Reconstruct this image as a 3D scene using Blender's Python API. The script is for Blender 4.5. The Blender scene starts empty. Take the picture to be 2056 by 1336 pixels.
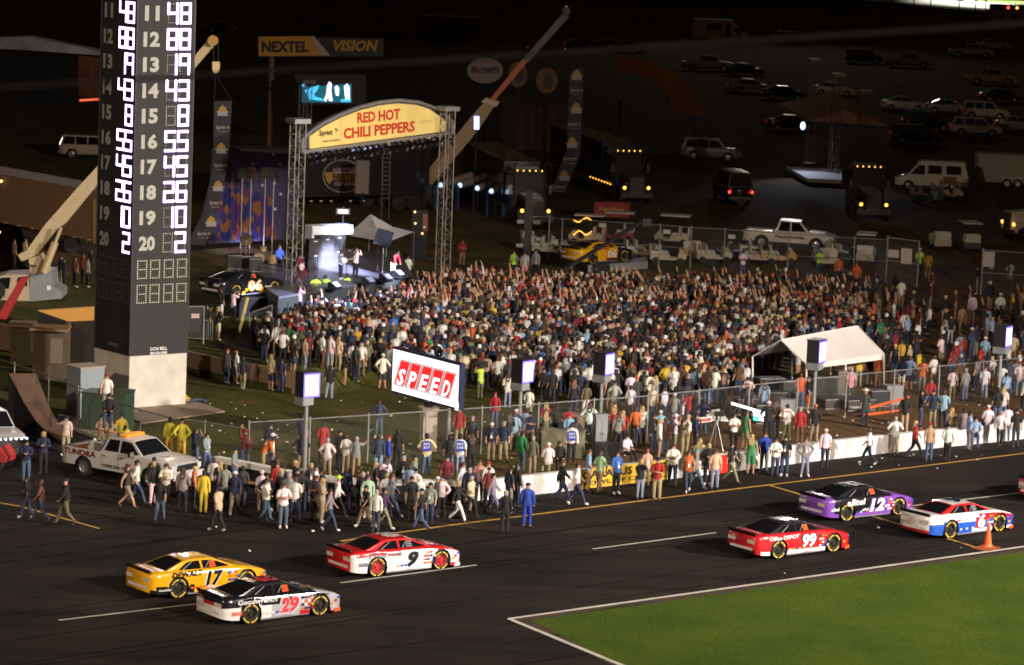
import bpy, bmesh, math, random
import numpy as np
from mathutils import Vector as V, Matrix
random.seed(7); rnd = random.random; uni = random.uniform
SC = bpy.context.scene; C = SC.collection; R = math.radians; PI = math.pi
# ---------------------------------------------------------------- camera
FP, HC = 6840.0, 26.0
TH = math.atan(971/FP); RO = R(2.2)
R0, U0, FW = V((1,0,0)), V((0,math.sin(TH),math.cos(TH))), V((0,math.cos(TH),-math.sin(TH)))
CR = R0*math.cos(RO)+U0*math.sin(RO); CU = -R0*math.sin(RO)+U0*math.cos(RO)
CP = V((0,0,HC))
cd = bpy.data.cameras.new('camera'); cam = bpy.data.objects.new('camera', cd); C.objects.link(cam)
cam.matrix_world = Matrix((( CR.x,CU.x,-FW.x,0),(CR.y,CU.y,-FW.y,0),(CR.z,CU.z,-FW.z,HC),(0,0,0,1)))
cd.sensor_width = 36; cd.lens = 36*FP/2056; cd.clip_start = 1; cd.clip_end = 3000
cd.dof.use_dof = True; cd.dof.focus_distance = 138; cd.dof.aperture_fstop = 1.3
SC.camera = cam
# ---------------------------------------------------------------- night sky
w = bpy.data.worlds.new('World'); SC.world = w; w.use_nodes = True
nt = w.node_tree; bg = nt.nodes['Background']
sky = nt.nodes.new('ShaderNodeTexSky'); sky.sky_type = 'NISHITA'; sky.sun_disc = False
sky.sun_elevation = R(2); sky.sun_rotation = R(127); sky.dust_density = 4
mx = nt.nodes.new('ShaderNodeMix'); mx.data_type = 'RGBA'; mx.blend_type = 'MULTIPLY'; mx.inputs[0].default_value = 1
mx.inputs[7].default_value = (1.0,.62,.42,1)
nt.links.new(sky.outputs[0], mx.inputs[6]); nt.links.new(mx.outputs[2], bg.inputs[0]); bg.inputs[1].default_value = .018
def lamp(name, kind, loc, aim, energy, col, size=90, blend=.5, rad=.8):
    l = bpy.data.lights.new(name, kind); o = bpy.data.objects.new(name, l); C.objects.link(o)
    l.energy = energy; l.color = col; o.location = loc
    o.rotation_euler = (V(aim)-V(loc)).to_track_quat('-Z','Y').to_euler()
    if kind == 'SPOT': l.spot_size = R(size); l.spot_blend = blend; l.shadow_soft_size = rad
    return o
# speedway floodlight masts beside the front stretch (they stand outside the frame), then added glint and cable lamps
lamp('floodlight','SPOT',(104,82,44),(9,141,0),860000,(1,.88,.77),46,1.0,2.2)
lamp('floodlight','SPOT',(70,28,46),(-6,142,0),470000,(1,.86,.74),50,.9,2.2)
lamp('floodlight','SPOT',(-60,40,42),(2,140,0),170000,(1,.78,.56),50,.9,2.0)
lamp('floodlight','SPOT',(-62,158,24),(-34,196,0),17000,(1,.62,.30),48,.9,1.2)
lamp('floodlight','SPOT',(40,520,42),(28,330,0),13000,(1,.86,.70),62,1.0,2.0)
lamp('floodlight','SPOT',(-46,330,44),(-2,122,0),26000,(1,.90,.85),20,.6,.9)  # unseen lamp added behind the cars for glints on their decks
lamp('floodlight','SPOT',(30,340,44),(12,130,0),20000,(1,.92,.95),20,.6,.9)  # second unseen lamp added to give the car bodies glints
lamp("cable_fill_light","SPOT",(55,2,44),(0,27,20),14000,(1,.9,.75),60,.8,1.0)  # unseen lamp added only to brighten the cable near the camera
SC.view_settings.view_transform = 'Standard'; SC.view_settings.look = 'None'
SC.view_settings.exposure = .15; SC.view_settings.gamma = 1
try: SC.view_settings.use_curve_mapping = False
except Exception: pass
SC.cycles.use_denoising = True; SC.cycles.filter_width = 1.7; SC.cycles.max_bounces = 5; SC.cycles.transparent_max_bounces = 12
SC.cycles.sample_clamp_indirect = 3
# ---------------------------------------------------------------- pixel rays -> places
def ray(px,py): return (FW*FP + CR*(px-1028) + CU*(668-py))
def P(px,py,z=0.0):
    d = ray(px,py); t = (z-HC)/d.z; return CP+d*t
def PV(px,py,A,B):          # onto the upright plane through ground points A and B
    n = V((B.y-A.y, A.x-B.x, 0)); d = ray(px,py); t = n.dot(A-CP)/n.dot(d); return CP+d*t
def PX(p):
    d = V(p)-CP; k = FP/d.dot(FW); return (1028+d.dot(CR)*k, 668-d.dot(CU)*k)
LA, LB = P(374,749), P(604,796)
LS = (LB.y-LA.y)/(LB.x-LA.x)
_t0,_t1=P(905,1055),P(2056,912)
TS=(_t1.y-_t0.y)/(_t1.x-_t0.x)
def ywall(x): return LA.y + (x-LA.x)*LS if x<LB.x else LB.y+(x-LB.x)*TS
def terr(x,y):
    if y > 400: return 1.0
    s = y-ywall(x)
    if s <= 0: return 0.0
    k = min(1,max(0,(x-LB.x)/8))
    if k <= 0: return 1.0
    t = min(1,s/(22*k)); return t*t*(3-2*t)
def G(px,py):
    p = P(px,py,1.0)
    if terr(p.x,p.y) > .98: p.z = 1.0; return p
    z = 1.0
    for _ in range(12):
        p = P(px,py,z); z = .5*z+.5*terr(p.x,p.y)
    p = P(px,py,z); z = terr(p.x,p.y)
    p = P(px,py,z); p.z = terr(p.x,p.y); return p
# ---------------------------------------------------------------- materials
def lin(c): return tuple(((x/255)/12.92 if x<=10 else (((x/255)+.055)/1.055)**2.4) for x in c)
MM = {}
def mat(name, col=(.5,.5,.5), rough=.6, metal=0, emit=0, noise=0, scale=3.0, coat=0, bump=0, ecol=None, spec=.5):
    if name in MM: return MM[name]
    m = bpy.data.materials.new(name); m.use_nodes = True; t = m.node_tree; b = t.nodes['Principled BSDF']
    b.inputs['Base Color'].default_value = (*col[:3],1); b.inputs['Roughness'].default_value = rough
    b.inputs['Metallic'].default_value = metal; b.inputs['Coat Weight'].default_value = coat
    b.inputs['Specular IOR Level'].default_value = spec
    if emit:
        b.inputs['Emission Color'].default_value = (*(ecol or col)[:3],1); b.inputs['Emission Strength'].default_value = emit
    if noise or bump:
        tc = t.nodes.new('ShaderNodeTexCoord'); n = t.nodes.new('ShaderNodeTexNoise'); n.inputs['Scale'].default_value = scale
        n.inputs['Detail'].default_value = 5; t.links.new(tc.outputs['Object'], n.inputs['Vector'])
        if noise:
            r = t.nodes.new('ShaderNodeMapRange'); r.inputs[1].default_value=.3; r.inputs[2].default_value=.7
            r.inputs[3].default_value = 1-noise; r.inputs[4].default_value = 1+noise*.6
            h = t.nodes.new('ShaderNodeHueSaturation'); h.inputs['Color'].default_value = (*col[:3],1)
            t.links.new(n.outputs[0], r.inputs[0]); t.links.new(r.outputs[0], h.inputs['Value']); t.links.new(h.outputs[0], b.inputs['Base Color'])
        if bump:
            bp = t.nodes.new('ShaderNodeBump'); bp.inputs['Strength'].default_value = bump; bp.inputs['Distance'].default_value=.05
            t.links.new(n.outputs[0], bp.inputs['Height']); t.links.new(bp.outputs[0], b.inputs['Normal'])
    MM[name] = m; return m
def tint(name, rough=.8, metal=0, coat=0, noise=.12, scale=9):
    if name in MM: return MM[name]
    m = mat(name, (.5,.5,.5), rough, metal, coat=coat); t = m.node_tree; b = t.nodes['Principled BSDF']
    oi = t.nodes.new('ShaderNodeObjectInfo'); tc = t.nodes.new('ShaderNodeTexCoord'); n = t.nodes.new('ShaderNodeTexNoise'); n.inputs['Scale'].default_value=scale
    r = t.nodes.new('ShaderNodeMapRange'); r.inputs[1].default_value=.3; r.inputs[2].default_value=.7; r.inputs[3].default_value=1-noise; r.inputs[4].default_value=1+noise*.5
    h = t.nodes.new('ShaderNodeHueSaturation'); t.links.new(tc.outputs['Object'], n.inputs[0]); t.links.new(n.outputs[0], r.inputs[0]); t.links.new(r.outputs[0], h.inputs['Value'])
    if name=='cloth':
        bp=t.nodes.new('ShaderNodeBump'); bp.inputs['Strength'].default_value=.9; bp.inputs['Distance'].default_value=.035; n5=t.nodes.new('ShaderNodeTexNoise'); n5.inputs['Scale'].default_value=11; n5.inputs['Distortion'].default_value=1.2
        t.links.new(tc.outputs['Object'],n5.inputs[0]); t.links.new(n5.outputs[0],bp.inputs['Height']); t.links.new(bp.outputs[0],b.inputs['Normal'])
    t.links.new(oi.outputs['Color'], h.inputs['Color']); t.links.new(h.outputs[0], b.inputs['Base Color']); return m
CLOTH = tint('cloth'); SKIN = tint('skin',.5,noise=.05); HAIR = tint('hair',.6,noise=.2)
PAINT = tint('car_paint',.25,coat=.6,noise=.03)
black = mat('black_paint',(.012,.012,.013),.5); dark = mat('dark_metal',(.03,.03,.032),.4,.3,noise=.2)
rubber = mat('rubber',(.015,.014,.014),.8); glass = mat('dark_glass',(.008,.008,.01),.06,spec=1.0,coat=.5)
steel = mat('galvanised_steel',(.34,.34,.34),.45,.5,noise=.15,scale=2); chrome = mat('chrome',(.75,.75,.75),.12,1)
white = mat('white_paint',(.74,.74,.72),.5,noise=.05); cream = mat('cream_stucco',(.60,.57,.50),.85,noise=.20,scale=1.1,bump=.2)
yellow = mat('yellow_paint',(.75,.42,.02),.45); red = mat('red_paint',(.5,.02,.015),.4); orange = mat('orange_plastic',(.8,.12,.02),.5)
alu = mat('truss_aluminium',(.26,.23,.20),.45,.5); grey = mat('grey_enamel',(.23,.25,.26),.5,noise=.15,scale=2)
# ---------------------------------------------------------------- mesh helpers
class MB:
    def __init__(s): s.v=[]; s.f=[]; s.m=[]
    def add(s,vs,fs,m=0):
        o=len(s.v); s.v += [tuple(p) for p in vs]; s.f += [tuple(i+o for i in f) for f in fs]; s.m += [m]*len(fs); return s
    def hexa(s,p,m=0): return s.add(p,[(0,3,2,1),(4,5,6,7),(0,1,5,4),(1,2,6,5),(2,3,7,6),(3,0,4,7)],m)
    def box(s,c,d,m=0,rz=0,ry=0):
        q=[]; M=Matrix.Rotation(rz,3,'Z')@Matrix.Rotation(ry,3,'Y')
        for z in(-.5,.5):
            for x,y in((-.5,-.5),(.5,-.5),(.5,.5),(-.5,.5)): q.append(V(c)+M@V((x*d[0],y*d[1],z*d[2])))
        return s.hexa(q,m)
    def slab(s,pts,vec,m=0):
        n=len(pts); a=[V(p) for p in pts]; b=[p+V(vec) for p in a]
        return s.add(a+b,[tuple(range(n))[::-1],tuple(range(n,2*n))]+[(i,(i+1)%n,n+(i+1)%n,n+i) for i in range(n)],m)
    def poly(s,pts,m=0): return s.add(pts,[tuple(range(len(pts)))],m)
    def tube(s,a,b,r,r2=None,n=6,m=0,cap=True):
        a=V(a);b=V(b);r2=r if r2 is None else r2; d=(b-a).normalized(); u=d.orthogonal().normalized(); w_=d.cross(u); vs=[]
        for q,rr in((a,r),(b,r2)):
            for i in range(n): t=2*PI*i/n; vs.append(q+u*rr*math.cos(t)+w_*rr*math.sin(t))
        fs=[(i,(i+1)%n,n+(i+1)%n,n+i) for i in range(n)]
        if cap: fs+= [tuple(range(n))[::-1],tuple(range(n,2*n))]
        return s.add(vs,fs,m)
    def path(s,pts,r,n=6,m=0):
        for a,b in zip(pts,pts[1:]): s.tube(a,b,r,n=n,m=m)
        return s
    def lathe(s,prof,c=(0,0,0),ax='z',n=16,m=0,caps=True):
        vs=[];k=len(prof)
        for i in range(n):
            t=2*PI*i/n
            for r,h in prof:
                p={'z':(r*math.cos(t),r*math.sin(t),h),'y':(r*math.cos(t),h,r*math.sin(t)),'x':(h,r*math.cos(t),r*math.sin(t))}[ax]
                vs.append(V(c)+V(p))
        fs=[(i*k+j,((i+1)%n)*k+j,((i+1)%n)*k+j+1,i*k+j+1) for i in range(n) for j in range(k-1)]
        return s.add(vs,fs,m)
    def ell(s,c,r,n=8,k=6,m=0,z0=-1,z1=1):
        pr=[]
        a0,a1=math.asin(z0),math.asin(z1); vs=[]
        for j in range(k+1):
            a=a0+(a1-a0)*j/k
            for i in range(n): t=2*PI*i/n; vs.append((c[0]+r[0]*math.cos(a)*math.cos(t),c[1]+r[1]*math.cos(a)*math.sin(t),c[2]+r[2]*math.sin(a)))
        return s.add(vs,[(j*n+i,j*n+(i+1)%n,(j+1)*n+(i+1)%n,(j+1)*n+i) for j in range(k) for i in range(n)],m)
    def mesh(s,name,mats,off=None,smooth=False):
        me=bpy.data.meshes.new(name); vs=s.v
        if off is not None: vs=[(x-off[0],y-off[1],z-off[2]) for x,y,z in vs]
        me.from_pydata(vs,[],s.f)
        for m in (mats if isinstance(mats,(list,tuple)) else [mats]): me.materials.append(m)
        me.polygons.foreach_set('material_index',s.m)
        if smooth: me.polygons.foreach_set('use_smooth',[True]*len(s.f))
        return me
def link(name,me,parent=None,col=None):
    o=bpy.data.objects.new(name,me); C.objects.link(o)
    if parent is not None: o.parent=parent
    if col: o.color=(*col[:3],1)
    return o
def root(o):
    while o.parent: o=o.parent
    return o
def ob(name,mb,mats,parent=None,w=False,smooth=False,col=None):
    off=root(parent).location if (w and parent is not None) else None
    return link(name,mb.mesh(name,mats,off,smooth),parent,col)
def tag(o,label=None,cat=None,group=None,kind=None):
    for k,v in(('label',label),('category',cat),('group',group),('kind',kind)):
        if v: o[k]=v
    return o
def T(name,label,cat,loc=(0,0,0),rz=0,group=None):
    o=bpy.data.objects.new(name,None); C.objects.link(o); o.location=loc; o.rotation_euler=(0,0,rz); o.empty_display_size=.2
    return tag(o,label,cat,group)
def struct(name,mb,mats,kind='structure'):
    return tag(ob(name,mb,mats),kind=kind)
def copy_tree(o,parent=None,loc=None,rz=None,col=None):
    c=o.copy(); C.objects.link(c); c.parent=parent
    if loc is not None: c.location=loc
    if rz is not None: c.rotation_euler=(0,0,rz)
    if col and c.get('_p'): c.color=(*col,1)
    for ch in list(o.children): copy_tree(ch,c,col=col)
    return c
TXT={}
def text2d(s,bold=.0,shear=0,space=1.0):
    k=(s,bold,shear,space)
    if k in TXT: return TXT[k]
    cu=bpy.data.curves.new('t','FONT'); cu.body=s; cu.offset=bold; cu.shear=shear; cu.space_character=space; cu.resolution_u=2
    o=bpy.data.objects.new('t',cu); C.objects.link(o); dg=bpy.context.evaluated_depsgraph_get(); dg.update()
    me=bpy.data.meshes.new_from_object(o.evaluated_get(dg)); vs=np.array([v.co[:2] for v in me.vertices]); fs=[tuple(p.vertices) for p in me.polygons]
    bpy.data.objects.remove(o); bpy.data.curves.remove(cu); bpy.data.meshes.remove(me)
    lo,hi=vs.min(0),vs.max(0); vs=(vs-lo)/(hi-lo)-.5; TXT[k]=(vs,fs,(hi-lo)[0]/(hi-lo)[1]); return TXT[k]
def text(name,s,parent,m,fn,w,h,u0=0,v0=0,bold=.02,shear=0,space=1.0,world=False):
    """fn(u,v)->point; the text fills w x h centred on (u0,v0)"""
    vs,fs,_=text2d(s,bold,shear,space); mb=MB(); mb.add([fn(u0+a*w,v0+b*h) for a,b in vs],fs)
    return ob(name,mb,m,parent,w=world)
def quadfn(a,b,c,d,off=0):
    """bilinear map of a quad (bottom-left, bottom-right, top-right, top-left), u,v in 0..1"""
    a,b,c,d=V(a),V(b),V(c),V(d); n=(b-a).cross(d-a).normalized()*off
    return lambda u,v: a*(1-u)*(1-v)+b*u*(1-v)+c*u*v+d*(1-u)*v+n
# ================================================================ SETTING
def asphalt_mat():
    m=bpy.data.materials.new('asphalt'); m.use_nodes=True; t=m.node_tree; b=t.nodes['Principled BSDF']; L=t.links.new; N=t.nodes.new
    tc=N('ShaderNodeTexCoord'); mp=N('ShaderNodeMapping'); mp.inputs['Scale'].default_value=(.05,.9,1)
    mp.inputs['Rotation'].default_value=(0,0,-TRK)
    L(tc.outputs['Object'],mp.inputs[0])
    n1=N('ShaderNodeTexNoise'); n1.inputs['Scale'].default_value=.9; n1.inputs['Detail'].default_value=5; L(mp.outputs[0],n1.inputs[0])
    n2=N('ShaderNodeTexNoise'); n2.inputs['Scale'].default_value=.12; n2.inputs['Detail'].default_value=6; L(tc.outputs['Object'],n2.inputs[0])
    n3=N('ShaderNodeTexNoise'); n3.inputs['Scale'].default_value=6; n3.inputs['Detail'].default_value=3; L(tc.outputs['Object'],n3.inputs[0])
    r1=N('ShaderNodeValToRGB'); r1.color_ramp.elements[0].position=.35; r1.color_ramp.elements[1].position=.68
    r1.color_ramp.elements[0].color=(.0135,.0108,.0103,1); r1.color_ramp.elements[1].color=(.029,.0235,.022,1); L(n1.outputs[0],r1.inputs[0])
    r2=N('ShaderNodeValToRGB'); r2.color_ramp.elements[0].position=.38; r2.color_ramp.elements[1].position=.66
    r2.color_ramp.elements[0].color=(.6,.6,.6,1); r2.color_ramp.elements[1].color=(1.35,1.25,1.15,1); L(n2.outputs[0],r2.inputs[0])
    mx=N('ShaderNodeMix'); mx.data_type='RGBA'; mx.blend_type='MULTIPLY'; mx.inputs[0].default_value=1; L(r1.outputs[0],mx.inputs[6]); L(r2.outputs[0],mx.inputs[7])
    L(mx.outputs[2],b.inputs['Base Color']); b.inputs['Roughness'].default_value=.9; b.inputs['Specular IOR Level'].default_value=.15
    bp=N('ShaderNodeBump'); bp.inputs['Strength'].default_value=.4; bp.inputs['Distance'].default_value=.03; L(n3.outputs[0],bp.inputs['Height']); L(bp.outputs[0],b.inputs['Normal'])
    return m
a_,b_=P(905,1055),P(2056,912); TRK=math.atan2(b_.y-a_.y,b_.x-a_.x)
ASPH=asphalt_mat()
def grass_mat(name,c0,c1,dirt,dpos,sc=.35,mow=False):
    m=bpy.data.materials.new(name); m.use_nodes=True; t=m.node_tree; b=t.nodes['Principled BSDF']; L=t.links.new; N=t.nodes.new
    tc=N('ShaderNodeTexCoord'); n=N('ShaderNodeTexNoise'); n.inputs['Scale'].default_value=7 if not dirt else 4.5; n.inputs['Detail'].default_value=8; L(tc.outputs['Object'],n.inputs[0])
    r=N('ShaderNodeValToRGB'); r.color_ramp.elements[0].position=.35; r.color_ramp.elements[1].position=.65; r.color_ramp.elements[0].color=(*c0,1); r.color_ramp.elements[1].color=(*c1,1); L(n.outputs[0],r.inputs[0])
    out=r.outputs[0]
    n2=N('ShaderNodeTexNoise'); n2.inputs['Scale'].default_value=sc; n2.inputs['Detail'].default_value=7; n2.inputs['Roughness'].default_value=.65; L(tc.outputs['Object'],n2.inputs[0])
    if dirt:
        at=N('ShaderNodeAttribute'); at.attribute_name='worn'; ad=N('ShaderNodeMath'); ad.operation='ADD'; L(n2.outputs[0],ad.inputs[0]); L(at.outputs['Fac'],ad.inputs[1])
        r2=N('ShaderNodeValToRGB'); r2.color_ramp.elements[0].position=dpos; r2.color_ramp.elements[1].position=dpos+.13; L(ad.outputs[0],r2.inputs[0])
        n4=N('ShaderNodeTexNoise'); n4.inputs['Scale'].default_value=2.2; n4.inputs['Detail'].default_value=6; L(tc.outputs['Object'],n4.inputs[0])
        r4=N('ShaderNodeValToRGB'); r4.color_ramp.elements[0].color=(dirt[0]*.6,dirt[1]*.6,dirt[2]*.6,1); r4.color_ramp.elements[1].color=(dirt[0]*1.4,dirt[1]*1.35,dirt[2]*1.3,1); L(n4.outputs[0],r4.inputs[0])
        mx=N('ShaderNodeMix'); mx.data_type='RGBA'; L(r2.outputs[0],mx.inputs[0]); L(out,mx.inputs[6]); L(r4.outputs[0],mx.inputs[7]); out=mx.outputs[2]
    else:
        r2=N('ShaderNodeValToRGB'); r2.color_ramp.elements[0].position=.35; r2.color_ramp.elements[1].position=.65; r2.color_ramp.elements[0].color=(.72,.85,.7,1); r2.color_ramp.elements[1].color=(1.35,1.12,1.0,1); L(n2.outputs[0],r2.inputs[0])
        mx=N('ShaderNodeMix'); mx.data_type='RGBA'; mx.blend_type='MULTIPLY'; mx.inputs[0].default_value=1; L(out,mx.inputs[6]); L(r2.outputs[0],mx.inputs[7]); out=mx.outputs[2]
    L(out,b.inputs['Base Color']); b.inputs['Roughness'].default_value=.9; b.inputs['Specular IOR Level'].default_value=.2
    bp=N('ShaderNodeBump'); bp.inputs['Strength'].default_value=.6; bp.inputs['Distance'].default_value=.05; L(n.outputs[0],bp.inputs['Height']); L(bp.outputs[0],b.inputs['Normal'])
    return m
LAWN=grass_mat('lawn_grass',(.038,.074,.0030),(.062,.108,.0050),None,0,.3)
INF=grass_mat('infield_ground',(.042,.046,.006),(.086,.086,.014),(.135,.080,.036),.46,.35)
# base ground to the horizon
mb=MB(); mb.poly([(-900,20,-.03),(900,20,-.03),(900,2200,-.03),(-900,2200,-.03)]); struct('ground',mb,mat('far_ground',(.022,.022,.014),.95,noise=.4,scale=.05))
mb=MB(); q=[(-90,30),(90,30),(90,230),(-90,230)]; mb.poly([(x,y,0) for x,y in q]); struct('pit_road',mb,ASPH)
# grass triangle of the front stretch
tip=P(1062,1240); mb=MB()
ed=[P(2140,1096),P(1600,1173)]
rs_=random.Random(3); e0,e1,e2=P(2056,1108,.006),P(1066,1245,.006),P(1264,1350,.006); edge=[]
for a,b in((e0,e1),(e1,e2)):
    n_=V((-(b-a).y,(b-a).x,0)).normalized()
    for i in range(160): q=a+(b-a)*i/160+n_*rs_.uniform(-.07,.10); q.z=.006; edge.append(q)
mb.poly([P(3200,960,.006)]+edge+[P(1420,1440,.006),P(3200,1600,.006)]); struct('lawn',mb,LAWN)
mb=MB(); mb.poly([P(2300,1068,.004),P(1030,1243,.004),P(1262,1350,.004),P(1420,1440,.004),P(3200,1600,.004)]); struct('worn_verge',mb,mat('verge_dirt',(.05,.032,.018),.95,noise=.4,scale=1.2))
# rubber marks and repair seams on the asphalt
mb=MB(); rs_=random.Random(9); tv=V((math.cos(TRK),math.sin(TRK),0)); tn=V((-tv.y,tv.x,0))
for i in range(30):
    c=P(rs_.uniform(-200,2200),rs_.uniform(985,1400)); L_=rs_.uniform(4,26); w_=rs_.uniform(.05,.16); cu=rs_.uniform(-.003,.003); p_=None
    for k in range(9):
        s_=(k/8-.5)*L_; q=c+tv*s_+tn*cu*s_*s_; q.z=.004
        if p_ is not None: mb.poly([p_-tn*w_/2,q-tn*w_/2,q+tn*w_/2,p_+tn*w_/2])
        p_=q
struct('tyre_marks',mb,mat('rubber_marks',(.0125,.010,.0095),.95,noise=.4,scale=.6,spec=.05),'stuff')
mb=MB()
for y in (1000,1062,1130,1215,1300):
    a=P(-300,y+30+ (y-1000)*.2); 
    for k in range(30):
        q0=a+tv*k*3.2; q1=q0+tv*3.1; mb.poly([V((p.x,p.y,.0035)) for p in (q0-tn*.03,q1-tn*.03,q1+tn*.03,q0+tn*.03)])
struct('paving_seams',mb,mat('seam_tar',(.010,.0085,.008),.95,spec=.05),'stuff')
def stripe(name,px,wd,m,z=.008,n=None):
    pts=[P(*p) for p in px]; mb=MB()
    for i in range(len(pts)-1):
        a,b=pts[i],pts[i+1]; d=(b-a).normalized(); q=V((-d.y,d.x,0))*wd/2
        mb.poly([(p.x,p.y,z) for p in (a-q,b-q,b+q,a+q)])
    return struct(name,mb,m)
ypaint=mat('yellow_road_paint',(.62,.36,.05),.7,noise=.25,scale=1.5); wpaint=mat('white_road_paint',(.62,.60,.54),.7,noise=.2,scale=1.5)
stripe('yellow_line',[(684,1087),(905,1055),(1455,985),(1760,948),(2300,880)],.17,ypaint)
stripe('yellow_line',[(1545,975),(1968,1102)],.13,ypaint,.012)
stripe('yellow_line',[(-60,1001),(40,1017),(200,1062)],.14,ypaint)
for q in ([(683,1171),(957,1135)],[(1190,1103),(1438,1070)],[(118,1246),(412,1211)],[(1815,1018),(2100,984)]): stripe('white_lane_line',q,.13,wpaint)
stripe('white_edge_line',[(1022,1243),(1400,1190),(2056,1098),(2300,1063)],.2,wpaint); stripe('white_edge_line',[(1022,1243),(1262,1342),(1400,1400)],.2,wpaint,.010)
# infield: loft from the pit wall line backwards
front=[(-260,850),(-60,790),(0,800),(120,838),(262,868),(300,912),(428,940),(560,966),(640,972),(800,975),(931,974),(1000,985),(1110,968),(1338,941),(1455,930),(1591,915),(1783,892),(2038,868),(2400,825)]
fw=[P(*p) for p in front]
def fy(x):
    for a,b in zip(fw,fw[1:]):
        if a.x<=x<=b.x: return a.y+(b.y-a.y)*(x-a.x)/(b.x-a.x)
    return fw[-1].y
xs=sorted(set([f.x for f in fw]+[fw[0].x+(fw[-1].x-fw[0].x)*i/70 for i in range(71)])); vs=[];cols=[]
far=[2,5,9,13,18,24,32,42,60,90,140,220,400]
for x in xs:
    y0=fy(x); yw=max(ywall(x),y0+1.5); col=[]
    for t in (0,.1,.25,.4,.6,.8,.93): col.append((x,y0+(yw-.06-y0)*t))
    col.append((x,yw-.05)); col.append((x,yw+.12))
    for d in far: col.append((x*(1+max(0,d-20)/150),yw+d))
    cols.append(len(col)); vs+= [(a,b,terr(a,b)+.004) for a,b in col]
k=cols[0]; mb=MB(); mb.add(vs,[(i*k+j,(i+1)*k+j,(i+1)*k+j+1,i*k+j+1) for i in range(len(xs)-1) for j in range(k-1)])
inf=struct('infield_ground',mb,INF)
at=inf.data.attributes.new('worn','FLOAT','POINT')
def worn(x,y):
    px,py=PX((x,y,0)); v=0
    if py>600: v = .12*min(1,max(0,(px-900)/700)) - .10*(1 if px<1250 else 0)
    if px>1000 and py>880-(px-1000)*.08: v+=.12
    if 560<py<=700 and px>1500: v+=.08
    if py<560: v+=.05
    if abs(py-560)<25 and px>1650: v+=.2
    return v
at.data.foreach_set('value',[worn(a,b) for a,b,_ in vs])
# retaining wall at the crowd terrace
conc=mat('tan_concrete',(.30,.20,.13),.9,noise=.15,scale=1.2,bump=.2)
A,B=LA,LB; t=T('retaining_wall','low tan concrete retaining wall below the left side of the crowd','wall',A)
dv=(B-A); n=V((-dv.y,dv.x,0)).normalized()
A2=A-dv.normalized()*9
for i in range(6):
    p=A2+(B-A2)*i/6; q=A2+(B-A2)*((i+1)/6); q=p+(q-p)*.997; mb=MB(); mb.slab([p,q,q+n*.25,p+n*.25],(0,0,1.06)); ob('concrete_panel',mb,conc,t,w=True)
# ================================================================ pit wall
wallp=[(931,1008),(1000,1002),(1142,986),(1338,963),(1455,950),(1480,946),(1623,928),(1783,910),(2038,884),(2300,850)]
wp=[P(*p) for p in wallp]; pw=mat('white_wall_paint',(.70,.69,.66),.7,noise=.12,scale=.9)
t=T('pit_wall','long low white concrete pit wall between pit road and infield','wall',wp[0])
segs=[]
for a,b in zip(wp,wp[1:]):
    L_=(b-a).length; k=max(1,round(L_/3.6))
    for i in range(k): segs.append((a+(b-a)*i/k,a+(b-a)*(i+1)/k))
for a,b in segs:
    d=(b-a).normalized(); n=V((-d.y,d.x,0)); b2=b-d*.02; mb=MB()
    mb.slab([a,b2,b2+n*.30,a+n*.30],(0,0,.82)); ob('wall_block',mb,pw,t,w=True)
# left stretch: pale coping on wall with plain black face
lp=[(428,958),(501,972),(560,985),(661,1000),(711,1004),(806,1006),(931,1008)]; lw=[P(*p) for p in lp]
t=T('guard_wall','curving pit wall with pale coping over black face behind the pedestrians','wall',lw[0])
for a,b in zip(lw,lw[1:]):
    d=(b-a).normalized(); n=V((-d.y,d.x,0)); mb=MB(); mb.slab([a,b,b+n*.3,a+n*.3],(0,0,.62)); ob('wall_face',mb,black,t,w=True)
    mb=MB(); z=V((0,0,.625)); mb.slab([a+z-n*.03,b+z-n*.03,b+z+n*.33,a+z+n*.33],(0,0,.22)); ob('coping',mb,pw,t,w=True)
mb=MB(); p,q=P(470,968,.3),P(516,976,.3); mb.slab([p,q,q+V((0,.5,0)),p+V((0,.5,0))],(0,0,.05)); ob('plank',mb,mat('lit_plank',(.4,.2,.08),.8),t,w=True)
# concrete kerb at the left fence and tower slab
mb=MB(); mb.slab([P(120,838,.0),P(262,868,.0),P(300,905,0),P(250,905,0),P(110,850,0)],(0,0,.14)); struct('kerb',mb,mat('kerb_concrete',(.28,.24,.20),.9,noise=.2))
mb=MB(); mb.slab([P(225,822),P(372,800),P(452,828),P(285,852)],(0,0,.06)); struct('tower_slab',mb,mat('slab_concrete',(.27,.20,.14),.9,noise=.15))
# banner on the pit wall
i=3; a,b=P(1164,984),P(1338,963); d=(b-a).normalized(); n=V((d.y,-d.x,0)); z=V((0,0,1))
q0=[a+n*.02+z*.03,b+n*.02+z*.03,b+n*.02+z*.84,a+n*.02+z*.84]
t=T('wall_banner','yellow banner with black capital lettering hanging on the pit wall','banner',a)
mb=MB(); mb.slab(q0,n*.015); ob('sheet',mb,mat('yellow_vinyl',(.78,.47,.03),.5,noise=.08),t,w=True)
fn=quadfn(*[p+n*.022 for p in q0],off=0)
text('lettering','CARABUS PIZAT',t,black,fn,.96,.42,.5,.70,bold=.035,world=True)
text('lettering','BOWL OF CHAMPL',t,black,fn,.92,.22,.5,.26,bold=.03,world=True)
for u in (1342,1362,1383):    # blue/black scribble panels right of the banner
    pass
a,b=P(1440,951.8),P(1462,949.2); d=(b-a).normalized(); n=V((d.y,-d.x,0)); t=T('red_wall_panel','narrow red panel painted on the pit wall beside woman in white','panel',a)
mb=MB(); mb.slab([a+n*.012,b+n*.012,b+n*.012+z*.8,a+n*.012+z*.8],n*.01); ob('sheet',mb,red,t,w=True)
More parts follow.
